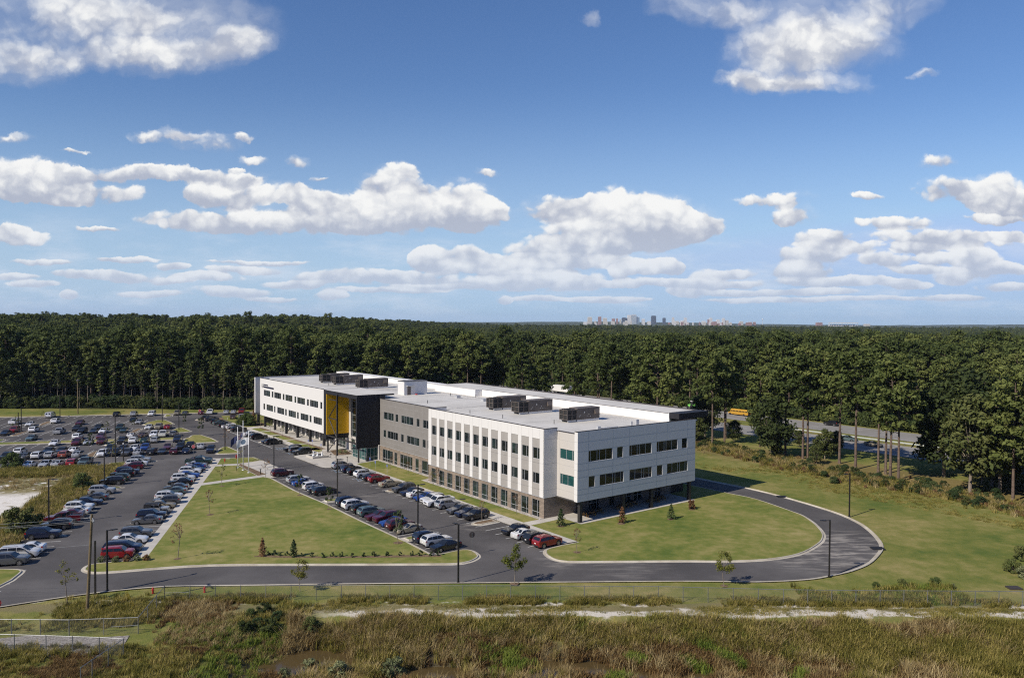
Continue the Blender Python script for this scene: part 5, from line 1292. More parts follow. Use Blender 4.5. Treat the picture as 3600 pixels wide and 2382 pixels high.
def stop_sign(p,face,lb,back=False,h=2.2):
    t=thing('stop_sign',lb,'sign',(p[0],p[1],.05),face); MB().tube((0,0,0),(0,0,h+.7),.03,.03,6).build('pole',M_GALV,t)
    def octo(r,x): return [(x,r*math.cos(math.pi/8+math.pi/4*k),h+.42+r*math.sin(math.pi/8+math.pi/4*k)) for k in range(8)]
    mb=MB(); mb.poly(*octo(.42,.04)); mb.build('border',M_WHITE,t); mb=MB(); mb.poly(*octo(.385,.045)); mb.build('face',mat('sign_red',(.50,.015,.02),.45),t); mb=MB(); mb.poly(*octo(.42,.036)); mb.build('back',mat('sign_back',(.055,.045,.042),.6),t)
    c=bpy.data.curves.new('lettering%d'%len(bpy.data.curves),'FONT'); c.body='STOP'; c.size=.33; c.align_x='CENTER'; c.align_y='CENTER'; c.extrude=.002; o=bpy.data.objects.new('lettering',c); COL.objects.link(o); o.parent=t; o.location=(.052,0,h+.42); o.rotation_euler=(math.pi/2,0,math.pi/2); c.materials.append(M_WHITE); me_=bpy.data.meshes.new_from_object(o); bpy.data.objects.remove(o); o=bpy.data.objects.new('lettering',me_); COL.objects.link(o); o.parent=t; o.location=(.052,0,h+.42); o.rotation_euler=(math.pi/2,0,math.pi/2); t.scale=(1.1,)*3
    return t
stop_sign(q3(1366,1232),rad(-75),'red stop sign in front of the far lot, facing the camera')
stop_sign(z7(1342,657),rad(110),'stop sign on the lawn tip seen from its dark back')
stop_sign(q3(1517,292),rad(-75),'far red stop sign on the mulch island left of the white wing')
# blue accessible parking signs
def acc_sign(p,lb):
    t=thing('parking_sign',lb,'sign',(p[0],p[1],.14),rad(232)); MB().tube((0,0,0),(0,0,2.0),.03,.03,6).build('pole',M_SILL,t); MB().box(.03,.05,-.15,.15,1.5,2.05).build('panel',mat('sign_blue',(.12,.16,.42),.5),t); return t
for p,lb in ((z6(1188,268),'blue parking sign nearest the entrance doors'),(z6(1243,303),'blue parking sign behind the dark SUVs right of the entrance'),(z6(1366,345),'blue parking sign behind the red SUV'),(q7(2318,515),'blue parking sign left of the entrance box'),(q7(2103,440),'blue parking sign by the lawn strips behind the black SUV'),(q7(2172,445),'blue parking sign in the grass strip right behind the dark grey hatchback')):
    acc_sign(p,lb)
# ------------------------------------------------------------------ flagpoles with flags
def flagpole(p,h,lb):
    t=thing('flagpole',lb,'flagpole',(p[0],p[1],.12)); MB().tube((0,0,0),(0,0,h),.11,.06,12).build('pole',M_WPOLE,t,True); MB().blob((0,0,h+.08),.1,6,8).build('finial',M_WPOLE,t,True); MB().tube((0,0,0),(0,0,.1),.3,.26,14).build('base',M_WPOLE,t); return t
fp=[q7(928,782),q7(1018,823),q7(1110,865)]
for p,h,lb in zip(fp,(9.2,11.0,9.2),('white flagpole on the left with a hanging blue flag','tallest white flagpole in the middle of the three','white flagpole on the right with a white flag')): flagpole(p,h,lb)
def cloth(name,base,z0,w,h,dirv,droop,amp,colf,lb,mats):
    """waving flag hung from a pole; colf(u,v) picks the material of each patch"""
    nu,nv=18,12; vs=[]; d=Vector(dirv).normalized(); n=Vector((-d.y,d.x,0))
    for j in range(nv+1):
        for i in range(nu+1):
            u,v=i/nu,j/nv; p=Vector((base[0],base[1],z0+h*v))+d*(w*u)+n*(amp*math.sin(u*7+v*1.5)*u**.6)-Vector((0,0,droop*u*u*(1.1-.2*v)))
            vs.append(tuple(p))
    fs=[(j*(nu+1)+i,j*(nu+1)+i+1,(j+1)*(nu+1)+i+1,(j+1)*(nu+1)+i) for j in range(nv) for i in range(nu)]
    me=bpy.data.meshes.new(name); me.from_pydata(vs,[],fs)
    for m in mats: me.materials.append(m)
    for k,pl in enumerate(me.polygons): pl.material_index=colf((k%nu+.5)/nu,(k//nu+.5)/nv); pl.use_smooth=True
    o=bpy.data.objects.new(name,me); COL.objects.link(o); return tag(o,lb,'flag')
FB=mat('flag_blue',(.02,.03,.10),.8); FW_=mat('flag_white',(.76,.76,.76),.8); FR=mat('flag_red',(.38,.03,.04),.8); FE=mat('flag_emblem',(.10,.15,.22),.8)
fd=(-.95,-.25,0)
cloth('flag',fp[0],5.9,1.5,1.5,fd,1.1,.16,lambda u,v:0,'dark blue flag hanging on the left pole',[FB])
cloth('flag',fp[1],6.6,.9,2.0,fd,1.2,.25,lambda u,v:(1 if (v>.46 and u<.45) else (2 if int(v*13)%2==0 else 0)),'striped red and white flag hanging on the middle pole',[FW_,FB,FR])
cloth('flag',fp[2],6.3,2.5,1.6,fd,.75,.14,lambda u,v:1 if ((u-.45)/.21)**2+((v-.5)/.34)**2<1 else 0,'white flag with a round blue grey emblem flying from the right pole',[FW_,FE])
# lights at the poles, low bollards, bins, plaza fountain
def small_post(p,h,r,name,lb,cat,m=M_POLE):
    t=thing(name,lb,cat,(p[0],p[1],.13)); MB().tube((0,0,0),(0,0,h),r,r,8).build('post',m,t); MB().box(-.14,.14,-.14,.14,h,h+.12).build('head',m,t); return t
small_post(q7(910,838),.75,.05,'ground_light','black ground light on the lawn before the flagpoles','light'); small_post(q7(1308,890),1.0,.1,'bollard','dark bollard beside the mulch bed of the flag plaza','bollard')
for p,lb in ((z6(780,180),'dark bollard on the entrance plaza by the rock bed'),(z6(835,200),'dark bollard in the middle of the entrance plaza'),(z6(950,215),'dark bollard on the entrance plaza behind the silver SUV')): small_post(p,.95,.07,'bollard',lb,'bollard')
p=z6(1157,212); t=thing('litter_bin','black litter bin beside the glazed entrance','bin',(p[0],p[1],.145)); MB().tube((0,0,0),(0,0,1.0),.36,.38,12).build('bin_body',M_TRIM,t); MB().tube((0,0,1.0),(0,0,1.12),.39,.3,12).build('lid',M_TRIM,t)
p=W(78.2,-7.8); t=thing('fountain','low square concrete fountain with three white jets on the entrance plaza','fountain',(p[0],p[1],.145),BRZ)
mb=MB(); a=2.1
for x0,x1,y0,y1 in ((-a,a,-a,-a+.4),(-a,a,a-.4,a),(-a,-a+.4,-a+.4,a-.4),(a-.4,a,-a+.4,a-.4)): mb.box(x0,x1,y0,y1,0,.42)
mb.build('rim',M_CONC,t); MB().box(-a+.4,a-.4,-a+.4,a-.4,0,.28).build('water',mat('fountain_water',(.03,.035,.04),.05),t)
mb=mat('water_jet',(.85,.87,.88),.4)
for x,y in ((-.8,.6),(0,0),(.9,-.7)):
    j_=MB(); j_.tube((x,y,.25),(x,y,1.25),.24,.10,8); j_.blob((x,y,.32),.34,5,8,(1,1,.5),.2); j_.build('jet',mb,t)
# picnic tables below the overhang
def table():
    t=thing('picnic_table','','table'); MB().box(-1.0,1.0,-.42,.42,.72,.78).build('table_top',M_STEEL,t)
    for s in (1,-1):
        mb=MB()
        for y in (-.75,.72): mb.box(s*.85-.05,s*.85+.05,y-.05+.0,y+.05,0,.74 if abs(y)<.5 else .46)
        mb.box(s*.85-.05,s*.85+.05,-.38,-.28,0,.72); mb.box(s*.85-.05,s*.85+.05,.28,.38,0,.72); mb.box(s*.85-.05,s*.85+.05,-.8,.8,.40,.46); mb.build('leg_frame',M_ORANGE,t); MB().box(-1.0,1.0,s*.75-.17,s*.75+.17,.461,.50).build('bench',M_STEEL,t)
    KIDS[t]=list(t.children); return t
t0=table()
for k,(u,v,rz,lb) in enumerate(((-3.1,7.6,0,'table with yellow legs under the overhang nearest the corner column'),(-2.6,9.9,0,'second table with yellow legs behind the one nearest the corner column'),(-3.0,16.0,.4,'dark table in the middle of the shaded terrace'),(-2.2,19.0,.2,'dark table before the terrace wall by the second window'),(-3.0,24.0,0,'table with yellow legs toward the far end of the shaded terrace'),(-2.4,26.5,0,'last table at the far end of the shaded terrace'))):
    loc=W(u,v,.145); t=t0 if k==0 else dup(t0,loc,0); t.location=loc; t.rotation_euler=(0,0,BRZ+rz); tag(t,lb,'table','tables on the shaded terrace')
# guard rail of the highway
t=thing('guard_rail','long galvanised guard rail in the grass strip between the highway lanes','guard rail')
a,b=W(-140,132.6),W(42,132.6); mb=MB(); d=(np.array(b[:2])-np.array(a[:2])); L=np.linalg.norm(d); d/=L; n=np.array([-d[1],d[0]])
for z0,z1,o in ((.5,.62,.05),(.62,.72,0),(.72,.85,.05)):
    p0=np.array(a[:2])+n*o; p1=np.array(b[:2])+n*o; mb.hexa([(*p0,z0),(*p1,z0),(*(p1+n*.05),z0),(*(p0+n*.05),z0),(*p0,z1),(*p1,z1),(*(p1+n*.05),z1),(*(p0+n*.05),z1)])
mb.build('rail',mat('rail_steel',(.55,.60,.58),.5,metal=.3),t); mb=MB()
for k in range(60): p=np.array(a[:2])+d*(L*k/59); mb.box(p[0]-.06,p[0]+.06,p[1]-.06,p[1]+.06,0,.8)
o=mb.build('rail_posts',M_GALV,t); o['kind']='stuff'
# storm drains and covers
def lid(p,s,name,lb,m): tag(MB().box(p[0]-s,p[0]+s,p[1]-s*.7,p[1]+s*.7,.0,.17).build(name,m),lb,'drain')
lid(z7(1253,148),.55,'drain_grate','dark drain grate in the grass in front of the striped facade',M_TRIM); lid(q7(767,632),.5,'drain_cover','pale round cover on the grass at the top of the slanted row',M_CONC); lid(r8(818,850),.9,'drain_inlet','dark storm inlet in the outer kerb beyond the side lawn',M_TRIM); lid(r8(1432,1182),.9,'drain_inlet','brown storm inlet in the kerb at the tip of the bend',M_TRIM); lid(b3(2300,527),.8,'manhole','brown manhole in pale sand at the right edge of the meadow',M_COP)

# ------------------------------------------------------------------ plants
def leafmat(name,c1,c2,c3,tr=.22,ns=.6):
    m=mat(name,c1,.75,spec=.15); t=m.node_tree; oi=N(t,'ShaderNodeObjectInfo')
    g=N(t,'ShaderNodeNewGeometry'); n=noise(t,g.outputs['Position'],ns,3,.6).outputs['Fac']
    f=mth(t,'ADD',mth(t,'MULTIPLY',n,.9),mth(t,'MULTIPLY',mth(t,'SUBTRACT',oi.outputs['Random'],.5),.7),clamp=True)
    isl=mth(t,'MULTIPLY',mth(t,'SUBTRACT',g.outputs['Random Per Island'],.5),.45); f=mth(t,'ADD',f,isl,clamp=True)
    r=N(t,'ShaderNodeValToRGB'); el=r.color_ramp.elements; el[0].position=.2; el[0].color=(*c1,1); el[1].position=.85; el[1].color=(*c3,1); e=el.new(.5); e.color=(*c2,1); t.links.new(f,r.inputs[0])
    t.links.new(r.outputs[0],bsdf(m).inputs['Base Color'])
    tl=N(t,'ShaderNodeBsdfTranslucent'); t.links.new(r.outputs[0],tl.inputs[0]); mx=N(t,'ShaderNodeMixShader'); mx.inputs[0].default_value=tr
    out=[q for q in t.nodes if q.type=='OUTPUT_MATERIAL'][0]; t.links.new(bsdf(m).outputs[0],mx.inputs[1]); t.links.new(tl.outputs[0],mx.inputs[2]); t.links.new(mx.outputs[0],out.inputs[0]); return m
M_PINE=leafmat('pine_needles',(.050,.070,.020),(.092,.118,.032),(.150,.170,.048),.2,.12)
M_OAK=leafmat('broad_leaves',(.038,.053,.016),(.066,.086,.025),(.11,.12,.038),.15,.12)
M_LIGHT=leafmat('light_leaves',(.07,.10,.03),(.10,.135,.04),(.16,.17,.055),.25,.5)
M_YG=leafmat('yellow_green_leaves',(.10,.12,.02),(.15,.16,.03),(.21,.19,.05),.3,1.)
M_CONI=leafmat('conifer_leaves',(.03,.05,.018),(.055,.085,.03),(.09,.11,.04),.1,1.)
M_DEAD=leafmat('dead_leaves',(.12,.06,.028),(.18,.095,.045),(.24,.14,.07),.15,1.)
M_SAGE=leafmat('sage_leaves',(.13,.15,.07),(.19,.21,.10),(.27,.28,.14),.2,1.)
M_BARK=nmat('pine_bark',[(.3,(.085,.062,.048)),(.6,(.17,.125,.10)),(.8,(.25,.19,.155))],1.6,5,.95,coord='obj',s2=(6,.5)); M_BARK2=nmat('pale_bark',[(.3,(.16,.13,.10)),(.7,(.30,.25,.20))],1.6,5,.95,coord='obj')
def cards(rng,c,r,n,s,flat=.75,up=.35):
    """n leaf quads in an ellipsoid around c; returns vertex array (n*4,3)"""
    d=rng.normal(size=(n,3)); d/=np.linalg.norm(d,axis=1)[:,None]+1e-9
    rr=rng.random(n)**.45; pos=np.array(c)+d*rr[:,None]*np.array([r,r,r*flat])
    nr=d*.85+rng.normal(size=(n,3))*.42; nr[:,2]+=up; nr/=np.linalg.norm(nr,axis=1)[:,None]
    a=np.cross(nr,rng.normal(size=(n,3))); a/=np.linalg.norm(a,axis=1)[:,None]+1e-9; b=np.cross(nr,a)
    ss=s*(.6+.8*rng.random(n))[:,None]; a*=ss; b*=ss*.62
    return np.stack([pos-a,pos+b*.8,pos+a,pos-b],1).reshape(-1,3)
def leafmesh(name,chunks,m):
    v=np.concatenate(chunks); n=len(v)//4; me=bpy.data.meshes.new(name)
    me.from_pydata(v.tolist(),[],np.arange(n*4).reshape(-1,4).tolist()); me.materials.append(m); return me
def pine(seed,h,bare,cr,nl,lean=.3,dens=58,ls=.42,m=None,rk=1.):
    rng=np.random.default_rng(seed); r=random.Random(seed); mb=MB(); pts=[]; x=y=0
    n=7; dx,dy=r.uniform(-lean,lean),r.uniform(-lean,lean)
    for i in range(n+1):
        t=i/n; pts.append((dx*t*t+.15*math.sin(3*t+seed)*t,dy*t*t,h*.97*t))
    r0=(.012*h+.06)*rk
    for i in range(n): mb.tube(pts[i],pts[i+1],r0*(1-.85*i/n),r0*(1-.85*(i+1)/n),7,False)
    mb.tube((0,0,-.4),(0,0,.6),r0*1.35,r0,7,False)
    def axis(t): k=min(n-1,int(t*n)); f=t*n-k; return [a*(1-f)+b*f for a,b in zip(pts[k],pts[k+1])]
    ch=[]
    for k in range(nl):
        t=bare+(1-bare)*((k+.3)/nl)**.9; t=min(t,.985); q=(t-bare)/(1-bare)
        L=cr*(1.05-.75*q)*(0.55+.65*min(1,q*4))*r.uniform(.65,1.15); az=k*2.4+r.uniform(-.6,.6); ax=axis(t)
        e=(ax[0]+L*math.cos(az),ax[1]+L*math.sin(az),ax[2]+L*r.uniform(.02,.45))
        mb.tube(ax,e,.02*L+.03,.015,4,False)
        cs=r.uniform(.8,1.25)*(cr*.30)
        ch.append(cards(rng,e,cs,int(dens*r.uniform(.7,1.2)),ls,.62))
        if L>cr*.5:
            f=r.uniform(.45,.7); md=[a*(1-f)+b*f for a,b in zip(ax,e)]; md[2]+=.3; md[0]+=r.uniform(-.8,.8); md[1]+=r.uniform(-.8,.8)
            ch.append(cards(rng,md,cs*.85,int(dens*.7),ls,.62))
    tp=axis(.985); ch.append(cards(rng,(tp[0],tp[1],tp[2]-.2),cr*.28,int(dens*.9),ls,1.))
    for k in range(3):   # dead stubs below the crown
        t=bare*r.uniform(.6,.98); ax=axis(t); az=r.uniform(0,6.3); mb.tube(ax,(ax[0]+math.cos(az)*1.1,ax[1]+math.sin(az)*1.1,ax[2]+.3),.04,.015,4,False)
    return mb.mesh('trunk',M_BARK),leafmesh('crown',ch,m or M_PINE)
def broad(seed,h,base,cr,nc,ls=.5,dens=70,m=None,bark=None,flat=.85):
    rng=np.random.default_rng(seed); r=random.Random(seed); mb=MB(); r0=(.016*h+.05 if h>6 else .009*h+.008)
    fork=(r.uniform(-.3,.3),r.uniform(-.3,.3),h*(base+.12)); mb.tube((0,0,-.3),fork,r0,r0*.7,8,False); ch=[]
    for k in range(nc):
        u=r.random(); z=base+(1-base)*(.12+.86*u); prof=math.sqrt(max(.05,1-((z-(base+1)/2)/((1-base)/2))**2)); az=k*2.4+r.uniform(-.5,.5); rad_=cr*prof*(.25+.75*r.random()**.5)*r.uniform(.75,1.12)
        e=(rad_*math.cos(az),rad_*math.sin(az),h*z-cr*.1); mb.tube(fork,e,r0*.3,.02,4,False)
        ch.append(cards(rng,e,cr*r.uniform(.26,.42),int(dens*r.uniform(.7,1.3)),ls,flat))
    return mb.mesh('trunk',bark or M_BARK2),leafmesh('crown',ch,m or M_OAK)
def cone(seed,h,cr,n,ls,m,base=.05):
    rng=np.random.default_rng(seed); ch=[]
    for k in range(n):
        q=(k+.5)/n; rr=cr*(1-q)**.8*(1 if q>.12 else .75); a=k*2.4
        ch.append(cards(rng,(rr*.55*math.cos(a),rr*.55*math.sin(a),h*(base+(1-base)*q)),rr*.62+.08,26,ls,.8,.6))
    return MB().tube((0,0,-.1),(0,0,h*.8),.04*h**.5,.015,6).mesh('trunk',M_BARK2),leafmesh('crown',ch,m)
def plant(name,meshes,label,cat,loc,rz=0,s=1,group=None,crown='crown'):
    t=thing(name,label,cat,loc,rz,group); t.scale=(s,)*3 if not isinstance(s,tuple) else s
    for n_,me in zip(('trunk',crown),meshes):
        if me is None: continue
        o=bpy.data.objects.new(n_,me); COL.objects.link(o); o.parent=t
    return t
PINES=[pine(11+k,25+1.2*(k%3),.42+.05*(k%4),4.5+.45*(k%3),30+2*(k%3),dens=64,rk=.85) for k in range(6)]
DENSE=[pine(41+k,24+1.5*(k%2),.28,4.7,38,dens=66,rk=.8) for k in range(3)]
THIN=[pine(61+k,15+1.0*(k%3),.50+.04*k,1.75,17,lean=.5,dens=46,ls=.36,m=M_OAK if k%2 else None,rk=.5) for k in range(4)]
for a,b in THIN: a.materials.clear(); a.materials.append(M_BARK2)
BROADS=[broad(81+k,19+2*k,.16,6.2+.6*(k%2),62,.52,74) for k in range(3)]
LBROAD=[broad(91+k,17+2*k,.15,5.4,50,.55,60,M_LIGHT) for k in range(2)]
YPINE=[pine(95+k,13,.06,2.6,34,dens=50,ls=.34,m=leafmat('young_pine_needles',(.05,.085,.03),(.075,.115,.042),(.10,.14,.055),.15,.3) if k==0 else None) for k in range(1)]
rs=random.Random(21)
def uvof(x,y): d=np.array([x,y])-A0; return d@U,d@V
def inview(x,y,m=1.06): return y>40 and abs(x)<y*.682*m+(6 if m<1.05 else 26)
def wood_ok(x,y):
    u,v=uvof(x,y)
    if 106<v<163 : return False
    if v>=163: return True
    d=np.array([x,y])-O0; p,q=d@PP,d@QQ
    if v<=74: return y>284+2*math.sin(x*.07) and p>188
    return (y>284 and p>188)
IND=[]          # trees that stand as single things
# row of tall pines between the building meadow and the highway (trunk feet read off the picture)
row=[(450,505,0,.95,'shorter dark pine right beside the white end wall'),(325,470,1,.8,'small dark crowned tree touching the end wall of the building'),(457,475,2,1.0,'slim pine trunk between the end wall and the school bus'),(752,590,-1,.8,'bushy dark green tree standing right of the school bus'),(840,580,3,1.02,'pine trunk right of the bushy dark tree'),(952,603,4,1.0,'left one of two pine trunks that stand close together'),(982,600,5,1.02,'right one of two pine trunks that lean apart'),(1186,635,0,1.08,'thickest pale pine trunk in front of the black SUV'),(1290,672,2,1.03,'pine trunk right of the thickest trunk, by the grey green sedan'),(1435,692,3,1.0,'straight pine trunk in front of the pale sedan'),(1483,702,1,.98,'pine trunk just right of the pale sedan'),(1512,750,5,1.0,'curved pine trunk lowest on the bank'),(1565,752,4,.95,'pine trunk at the right end of the row above the meadow')]
for x,y,k,s,lb in row:
    p=r8(x,y); ms=BROADS[0] if k<0 else PINES[k]
    if k==1 and s==.8: ms=BROADS[1]; s=.62
    plant('pine_tree' if k>=0 else 'broadleaf_tree',ms,lb,'tree',(p[0],p[1],-.05),rs.uniform(0,6),s)
def adds(name,pool,lb,grp,pts,lo,hi):
    for x,y in pts: IND.append((x,y)); plant(name,rs.choice(pool),lb,'tree',(x,y,hgt(x,y)),rs.uniform(0,6.28),rs.uniform(lo,hi),grp)
def scatter_pts(n,f,dmin,tries=60000):
    out=[]
    for _ in range(tries):
        if len(out)>=n: break
        x,y=f()
        if all((x-a)**2+(y-b)**2>dmin*dmin for a,b in out): out.append((x,y))
    return out
# dark oaks and pines at the right edge
ro=[(96,143),(103,138),(111,141),(104,150),(112,152),(121,149),(119,160),(110,163),(101,157),(128,158),(126,170),(118,172),(133,176),(109,131),(118,136),(127,143),(96,166),(92,150),(136,163),(104,170),(99,136),(106,133),(114,128),(122,131),(124,124),(130,150),(108,146),(116,146),(98,150)]
for k,(x,y) in enumerate(ro): IND.append((x,y)); plant('broadleaf_tree' if k%3 else 'pine_tree',BROADS[k%3] if k%3 else DENSE[k%3],'dark green tree in the dense clump at the right edge of the picture','tree',(x,y,-.05),rs.uniform(0,6),rs.uniform(.82,1.15),'dark trees at the right edge')
# sparse pines between the building and the highway, seen above the roof
sp=[]
for k in range(40):
    u=rs.uniform(22,230); v=rs.uniform(82,104); x,y,_=W(u,v)
    if inview(x,y) and all((x-a)**2+(y-b)**2>5.5**2 for a,b in sp): sp.append((x,y))
adds('pine_tree',PINES+DENSE,'tall pine behind the roof, between the building and the highway','pines between the building and the highway',sp,.85,1.12)
# thin pale trunks at the front of the left wood
def lf(): 
    x=rs.uniform(-205,-40); return x,285+2*math.sin(x*.07)+abs(rs.gauss(0,4.5))
fl=[p for p in scatter_pts(80,lf,2.2) if uvof(*p)[1]<104]
adds('pine_tree',THIN,'slim pale trunked pine at the front edge of the wood behind the far lot','slim pines at the front edge of the left wood',fl,.8,1.15)
fl2=[p for p in scatter_pts(75,lambda:(lambda x:(x,rs.uniform(292,322)))(rs.uniform(-225,-35)),5.) if uvof(*p)[1]<104]
adds('pine_tree',PINES+DENSE,'tall pine in the first rank of the wood behind the far lot','tall pines of the left wood',fl2,.92,1.16)
yp=[p for p in scatter_pts(26,lambda:(rs.uniform(-78,-22),rs.uniform(298,345)),3.6) if uvof(*p)[1]<104]
adds('pine_tree',YPINE,'young light green pine behind the left end of the roof','young pines behind the roof',yp,.8,1.15)
# first rank beyond the highway
fr=[]
for _ in range(900):
    u=rs.uniform(-110,150); v=163+abs(rs.gauss(0,9)); x,y,_z=W(u,v)
    if inview(x,y,1.0) and len(fr)<84 and all((x-a)**2+(y-b)**2>5.2**2 for a,b in fr): fr.append((x,y))
adds('pine_tree',PINES+DENSE+DENSE,'tall pine in the first rank beyond the highway','pines of the first rank beyond the highway',fr,.9,1.15)
# ------------------------------------------------------------------ the rest of the wood: one mass of instanced trees
HID=bpy.data.collections.new('tree_sources')
def source(name,meshes,coll):
    vs,fs,mi=[],[],[]; me=bpy.data.meshes.new(name); off=0
    for k,m_ in enumerate(meshes):
        n=len(m_.vertices); a=np.empty(n*3,np.float32); m_.vertices.foreach_get('co',a); vs+=a.reshape(-1,3).tolist()
        for p in m_.polygons: fs.append([i+off for i in p.vertices]); mi.append(k)
        off+=n
    me.from_pydata(vs,[],fs)
    for m_ in meshes: me.materials.append(m_.materials[0])
    me.polygons.foreach_set('material_index',mi); o=bpy.data.objects.new(name,me); coll.objects.link(o); return o
def scatter(name,pts,coll,label,cat=None,kind='stuff'):
    """pts: (x,y,z,index,rot,scale) -> one object that instances the sources with geometry nodes"""
    me=bpy.data.meshes.new(name); P=np.array(pts,float); me.from_pydata(P[:,:3].tolist(),[],[])
    for nm_,ty,col in (('idx','INT',3),('rot','FLOAT',4),('scl','FLOAT',5)):
        at_=me.attributes.new(nm_,ty,'POINT'); at_.data.foreach_set('value',P[:,col].astype(np.int32 if ty=='INT' else np.float32))
    o=bpy.data.objects.new(name,me); COL.objects.link(o)
    gt=bpy.data.node_groups.new(name+'_nodes','GeometryNodeTree'); gt.interface.new_socket('Geometry',in_out='INPUT',socket_type='NodeSocketGeometry'); gt.interface.new_socket('Geometry',in_out='OUTPUT',socket_type='NodeSocketGeometry')
    n=gt.nodes; gi=n.new('NodeGroupInput'); go=n.new('NodeGroupOutput'); ip=n.new('GeometryNodeInstanceOnPoints'); ci=n.new('GeometryNodeCollectionInfo'); ci.inputs['Collection'].default_value=coll; ci.inputs['Separate Children'].default_value=True; ci.inputs['Reset Children'].default_value=True
    def attr(nm_,ty): a=n.new('GeometryNodeInputNamedAttribute'); a.data_type=ty; a.inputs['Name'].default_value=nm_; return a.outputs[0]
    cr=n.new('ShaderNodeCombineXYZ'); L=gt.links; L.new(attr('rot','FLOAT'),cr.inputs[2]); L.new(gi.outputs[0],ip.inputs['Points']); L.new(ci.outputs[0],ip.inputs['Instance']); ip.inputs['Pick Instance'].default_value=True
    L.new(attr('idx','INT'),ip.inputs['Instance Index']); L.new(cr.outputs[0],ip.inputs['Rotation']); L.new(attr('scl','FLOAT'),ip.inputs['Scale']); L.new(ip.outputs[0],go.inputs[0])
    md=o.modifiers.new('scatter','NODES'); md.node_group=gt
    return tag(o,label,cat,None,kind)
pool=[('a%d'%k,m_) for k,m_ in enumerate(PINES+DENSE+BROADS+LBROAD+THIN[:2])]
for n_,m_ in pool: source('tree_'+n_.replace('a1','b1') if len(n_)>2 else 'tree_'+n_,m_,HID)
NP=len(PINES)+len(DENSE)
pts=[]; cell={}
for x,y in IND: cell.setdefault((int(x//6),int(y//6)),[]).append((x,y))
def free(x,y,d):
    i,j=int(x//6),int(y//6)
    for a in (-1,0,1):
        for b in (-1,0,1):
            for p in cell.get((i+a,j+b),()):
                if (p[0]-x)**2+(p[1]-y)**2<d*d: return False
    return True
y=230.
while y<3000:
    st=4.8+max(0,(y-380))*.0040
    x=-y*.75-40
    while x<y*.75+40:
        xx,yy_=x+rs.uniform(-.5,.5)*st,y+rs.uniform(-.5,.5)*st
        if wood_ok(xx,yy_) and inview(xx,yy_) and free(xx,yy_,3.2):
            nb=math.sin(xx*.011+1.3)*math.sin(yy_*.009-.4)+.35*math.sin(xx*.05+yy_*.031)
            u_,v_=uvof(xx,yy_)
            if not(700<yy_<4000 and False):
                rr_=rs.random()
                lt=yy_>400 and -.55<xx/yy_<-.05 and nb>.0
                if nb>.38 and yy_>340: k=NP+rs.choice((0,1,2,3,4)) if rr_<.8 else rs.randrange(NP)
                elif lt: k=NP+rs.choice((3,4,1))
                elif rr_<.22: k=NP+rs.randrange(5)
                else: k=rs.randrange(NP)
                s_=rs.uniform(.70,1.13)*(1+max(0,st-6)*.02)*(1.12 if rs.random()<.06 else 1)
                s_*=1-.27*sst(yy_,400,520)*sst(xx/yy_,-.25,.05)*(1-.6*sst(yy_,1500,2600))
                pts.append((xx,yy_,hgt(xx,yy_)-.1,k,rs.uniform(0,6.28),s_))
        x+=st
    y+=st
# undergrowth that closes the foot of the wood
BUSH=[broad(120+k,3.4,.02,1.9,34,.15,120,[M_OAK,M_CONI,M_LIGHT][k],flat=.8) for k in range(3)]
RUST=[broad(130+k,2.0,.0,1.2,26,.11,90,[M_DEAD,M_SAGE][k],flat=.8) for k in range(2)]
for k in range(3): source('tree_c%d'%k,BUSH[k],HID)
for k in range(2): source('tree_d%d'%k,RUST[k],HID)
names=sorted(o.name for o in HID.objects); order={n_:i for i,n_ in enumerate(names)}
src_names=['tree_'+n_.replace('a1','b1') if len(n_)>2 else 'tree_'+n_ for n_,_ in pool]
pts=[(a,b,c,order[src_names[k]],d,e) for a,b,c,k,d,e in pts]
for _ in range(620):
    x=rs.uniform(-215,-30); y=286.5+2*math.sin(x*.07)+abs(rs.gauss(0,7))
    if uvof(x,y)[1]<106: pts.append((x,y,0,order['tree_c%d'%rs.randrange(2)],rs.uniform(0,6),rs.uniform(.5,1.5)))
for _ in range(900):
    u=rs.uniform(-120,240); v=161.8+abs(rs.gauss(0,4)); x,y,_z=W(u,v)
    if inview(x,y): pts.append((x,y,0,order['tree_c%d'%rs.randrange(3)],rs.uniform(0,6),rs.uniform(.5,1.45)))
for _ in range(12):
    u=rs.uniform(-40,40); v=rs.uniform(86,106); x,y,_z=W(u,v)
    pts.append((x,y,-.05,order[src_names[NP+rs.randrange(3)]],rs.uniform(0,6),rs.uniform(.22,.42)))
for _ in range(420):
    u=rs.uniform(-52,60); v=79-max(0,-u-30)*.22+rs.gauss(0,3.2)+max(0,u)*.25; x,y,_z=W(u,v)
    k=rs.random(); pts.append((x,y,-.05,order['tree_d0'] if k<.36 else order['tree_c%d'%rs.randrange(2)],rs.uniform(0,6),rs.uniform(.18,.5)))
scatter('forest',pts,HID,'endless mixed pine wood reaching to the horizon')
# far canopy beyond the single trees
cmat=nmat('far_canopy',[(.3,(.03,.042,.02)),(.55,(.065,.08,.032)),(.75,(.105,.11,.045))],.012,8,.95,spec=.05,s2=(.09,.5))
mb=MB(); X=np.concatenate([np.arange(-2400,2401,60)*1.0]); Y=list(np.arange(2600,4200,60))+list(np.arange(4200,9700,160))
rc=random.Random(3); nx_=len(X)
for yv in Y:
    for xv in X:
        sx_=xv*yv/3000.; mb.v.append((sx_,yv,hgt(sx_,yv)+15+rc.uniform(-4,6)*(1 if yv<6000 else .8)))
for jj in range(len(Y)-1):
    for ii in range(nx_-1): mb.f.append((jj*nx_+ii,jj*nx_+ii+1,(jj+1)*nx_+ii+1,(jj+1)*nx_+ii))
tag(mb.build('far_woodland',cmat),'dark woodland canopy far off below the skyline',None,None,'stuff')
